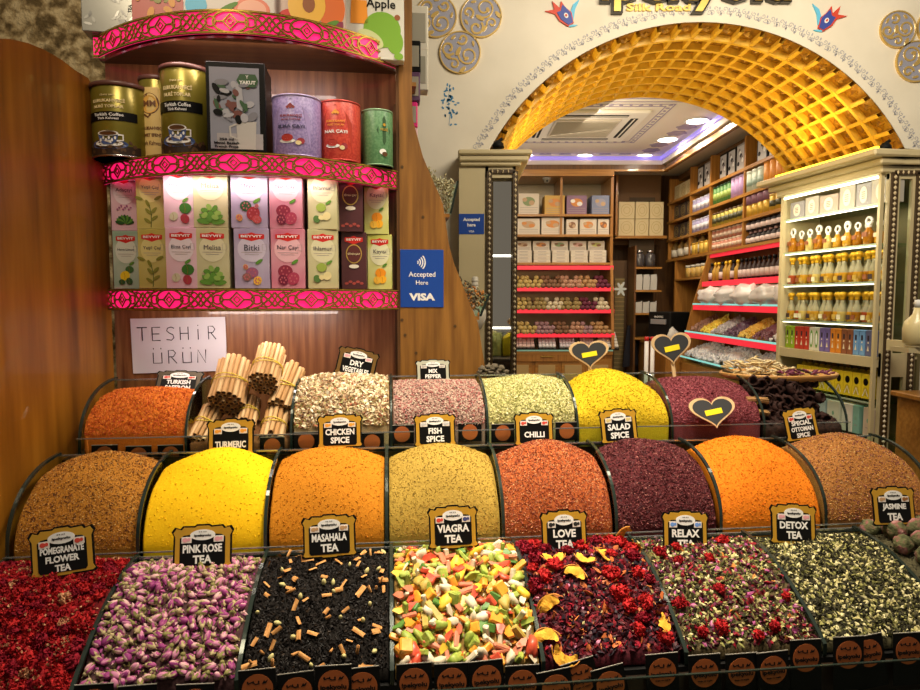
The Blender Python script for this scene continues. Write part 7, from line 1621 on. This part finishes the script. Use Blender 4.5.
hc = [('brown', (.25, .13, .09)), ('yellow', (.75, .50, .05)), ('grey', (.42, .40, .42)), ('dark purple', (.08, .03, .07)), ('golden', (.70, .40, .06)), ('plum', (.16, .05, .07)), ('white', (.66, .62, .6))]
for i, (wd, c) in enumerate(hc): heapstuff(.02 + i * .265, .28 + i * .265, -.297, -.15, 0, '%s coated sweets heaped on the lower tier of the stepped display' % wd, 'coated_sweets', 220, .018, [mm('sweet_' + wd.replace(' ', '_'), c), mm('sweet_light_' + wd.replace(' ', '_'), tuple(min(.8, q * 1.3 + .05) for q in c))])
for i, wd in enumerate(['left', 'middle', 'right']): heapstuff(.02 + i * .6, .62 + i * .6, -.54, -.19, 0, 'white and silver wrapped sweets heaped in the %s of the lowest tier' % wd, 'wrapped_sweets', 520, .02, [mm('wrap_white', (.78, .78, .80)), mm('wrap_grey', (.5, .52, .58)), mm('wrap_pale', (.7, .72, .78))])
# ================================================================= camera and light
cd = bpy.data.cameras.new('camera'); cam = bpy.data.objects.new('camera', cd); COL.objects.link(cam); SC.camera = cam
cam.location = (0, 0, CZ); cam.rotation_euler = (PI / 2 - TH, 0, 0); cd.sensor_width = 36; cd.lens = 36 * FOC / 920; cd.clip_start = .05
def area(name, loc, aim, size, power, col, sy=None, spread=None):
    l = bpy.data.lights.new(name, 'AREA'); l.energy = power; l.color = col; l.size = size
    if sy: l.shape = 'RECTANGLE'; l.size_y = sy
    if spread: l.spread = spread
    o = bpy.data.objects.new(name, l); COL.objects.link(o); o.location = loc; o.rotation_euler = (Vector(aim) - Vector(loc)).to_track_quat('-Z', 'Y').to_euler(); return o
def point(name, loc, power, col, r=.05):
    l = bpy.data.lights.new(name, 'POINT'); l.energy = power; l.color = col; l.shadow_soft_size = r
    o = bpy.data.objects.new(name, l); COL.objects.link(o); o.location = loc; return o
WARM = (1, .80, .55)
area('stall_light', D(.2, 1.2, 1.45), D(.2, 1.33, -.4), .22, 14.5, (1, .85, .65), .9, 1.35)
area('stall_light', D(.9, 1.15, 1.3), D(.8, 1.3, -.4), .2, 5, (1, .84, .62), .2, 1.4)
area('stall_light', D(-.7, 1.0, 1.4), D(-.8, 2.6, .9), .3, 9, (1, .82, .58))  # unseen fill, added to brighten the rough plaster wall
area('aisle_lamp', W(1.2, 1.7, 1.6), W(1.3, 3.3, .9), 1.2, 34, (1, .86, .66), .5)
for i, (x, y) in enumerate(pos): area('room_spot', W(x, y, zc1 - .03), W(x, y, 0), .12, 7, WARM)
area('room_lamp', W(.5, 5.7, 1.38), W(.8, 6.4, -1), 1.5, 13, (1, .84, .62), 1.0)
area('room_lamp', W(1.0, 5.0, 1.25), W(2.4, 5.4, .2), 1.0, 10, (1, .85, .64), .8)
area('ceiling_fill', W(.6, 5.9, 1.1), W(.6, 5.9, 3), 2.4, 5, (1, .88, .7), 1.4)  # fill light with no fixture, added to brighten the ceiling
area('vault_lamp', Cb(CL / 2, -.06, .80), (1.2, 3.8, CZ + 1.6), .7, 4.5, (1, .68, .16), .05)
area('vault_lamp', W(.35, 3.75, .78), (1.3, 3.8, CZ + 1.5), .7, 4.5, (1, .68, .16), .05)
area('vault_lamp', W(1.15, 3.1, .3), (1.2, 3.9, CZ + 1.6), .8, 5, (1, .75, .35), .3)
for z, e in ((.335, .4), (.705, .8), (-.045, 1.2)):
    area('shelf_glow', D(-.41, 1.872, z), D(-.41, 2.08, z - .3), .45, e, (1, .82, .74), .015)
area('cabinet_glow', Cb(CL / 2, -.3, .5), Cb(CL / 2, .2, -.1), .6, 3.2, (1, .88, .6), .2)
w = bpy.data.worlds.new('world'); SC.world = w; w.use_nodes = True
w.node_tree.nodes['Background'].inputs[0].default_value = (1, .85, .66, 1); w.node_tree.nodes['Background'].inputs[1].default_value = .15
SC.view_settings.view_transform = 'Standard'; SC.view_settings.look = 'None'; SC.view_settings.gamma = 1; SC.view_settings.use_curve_mapping = False; SC.view_settings.exposure = .3
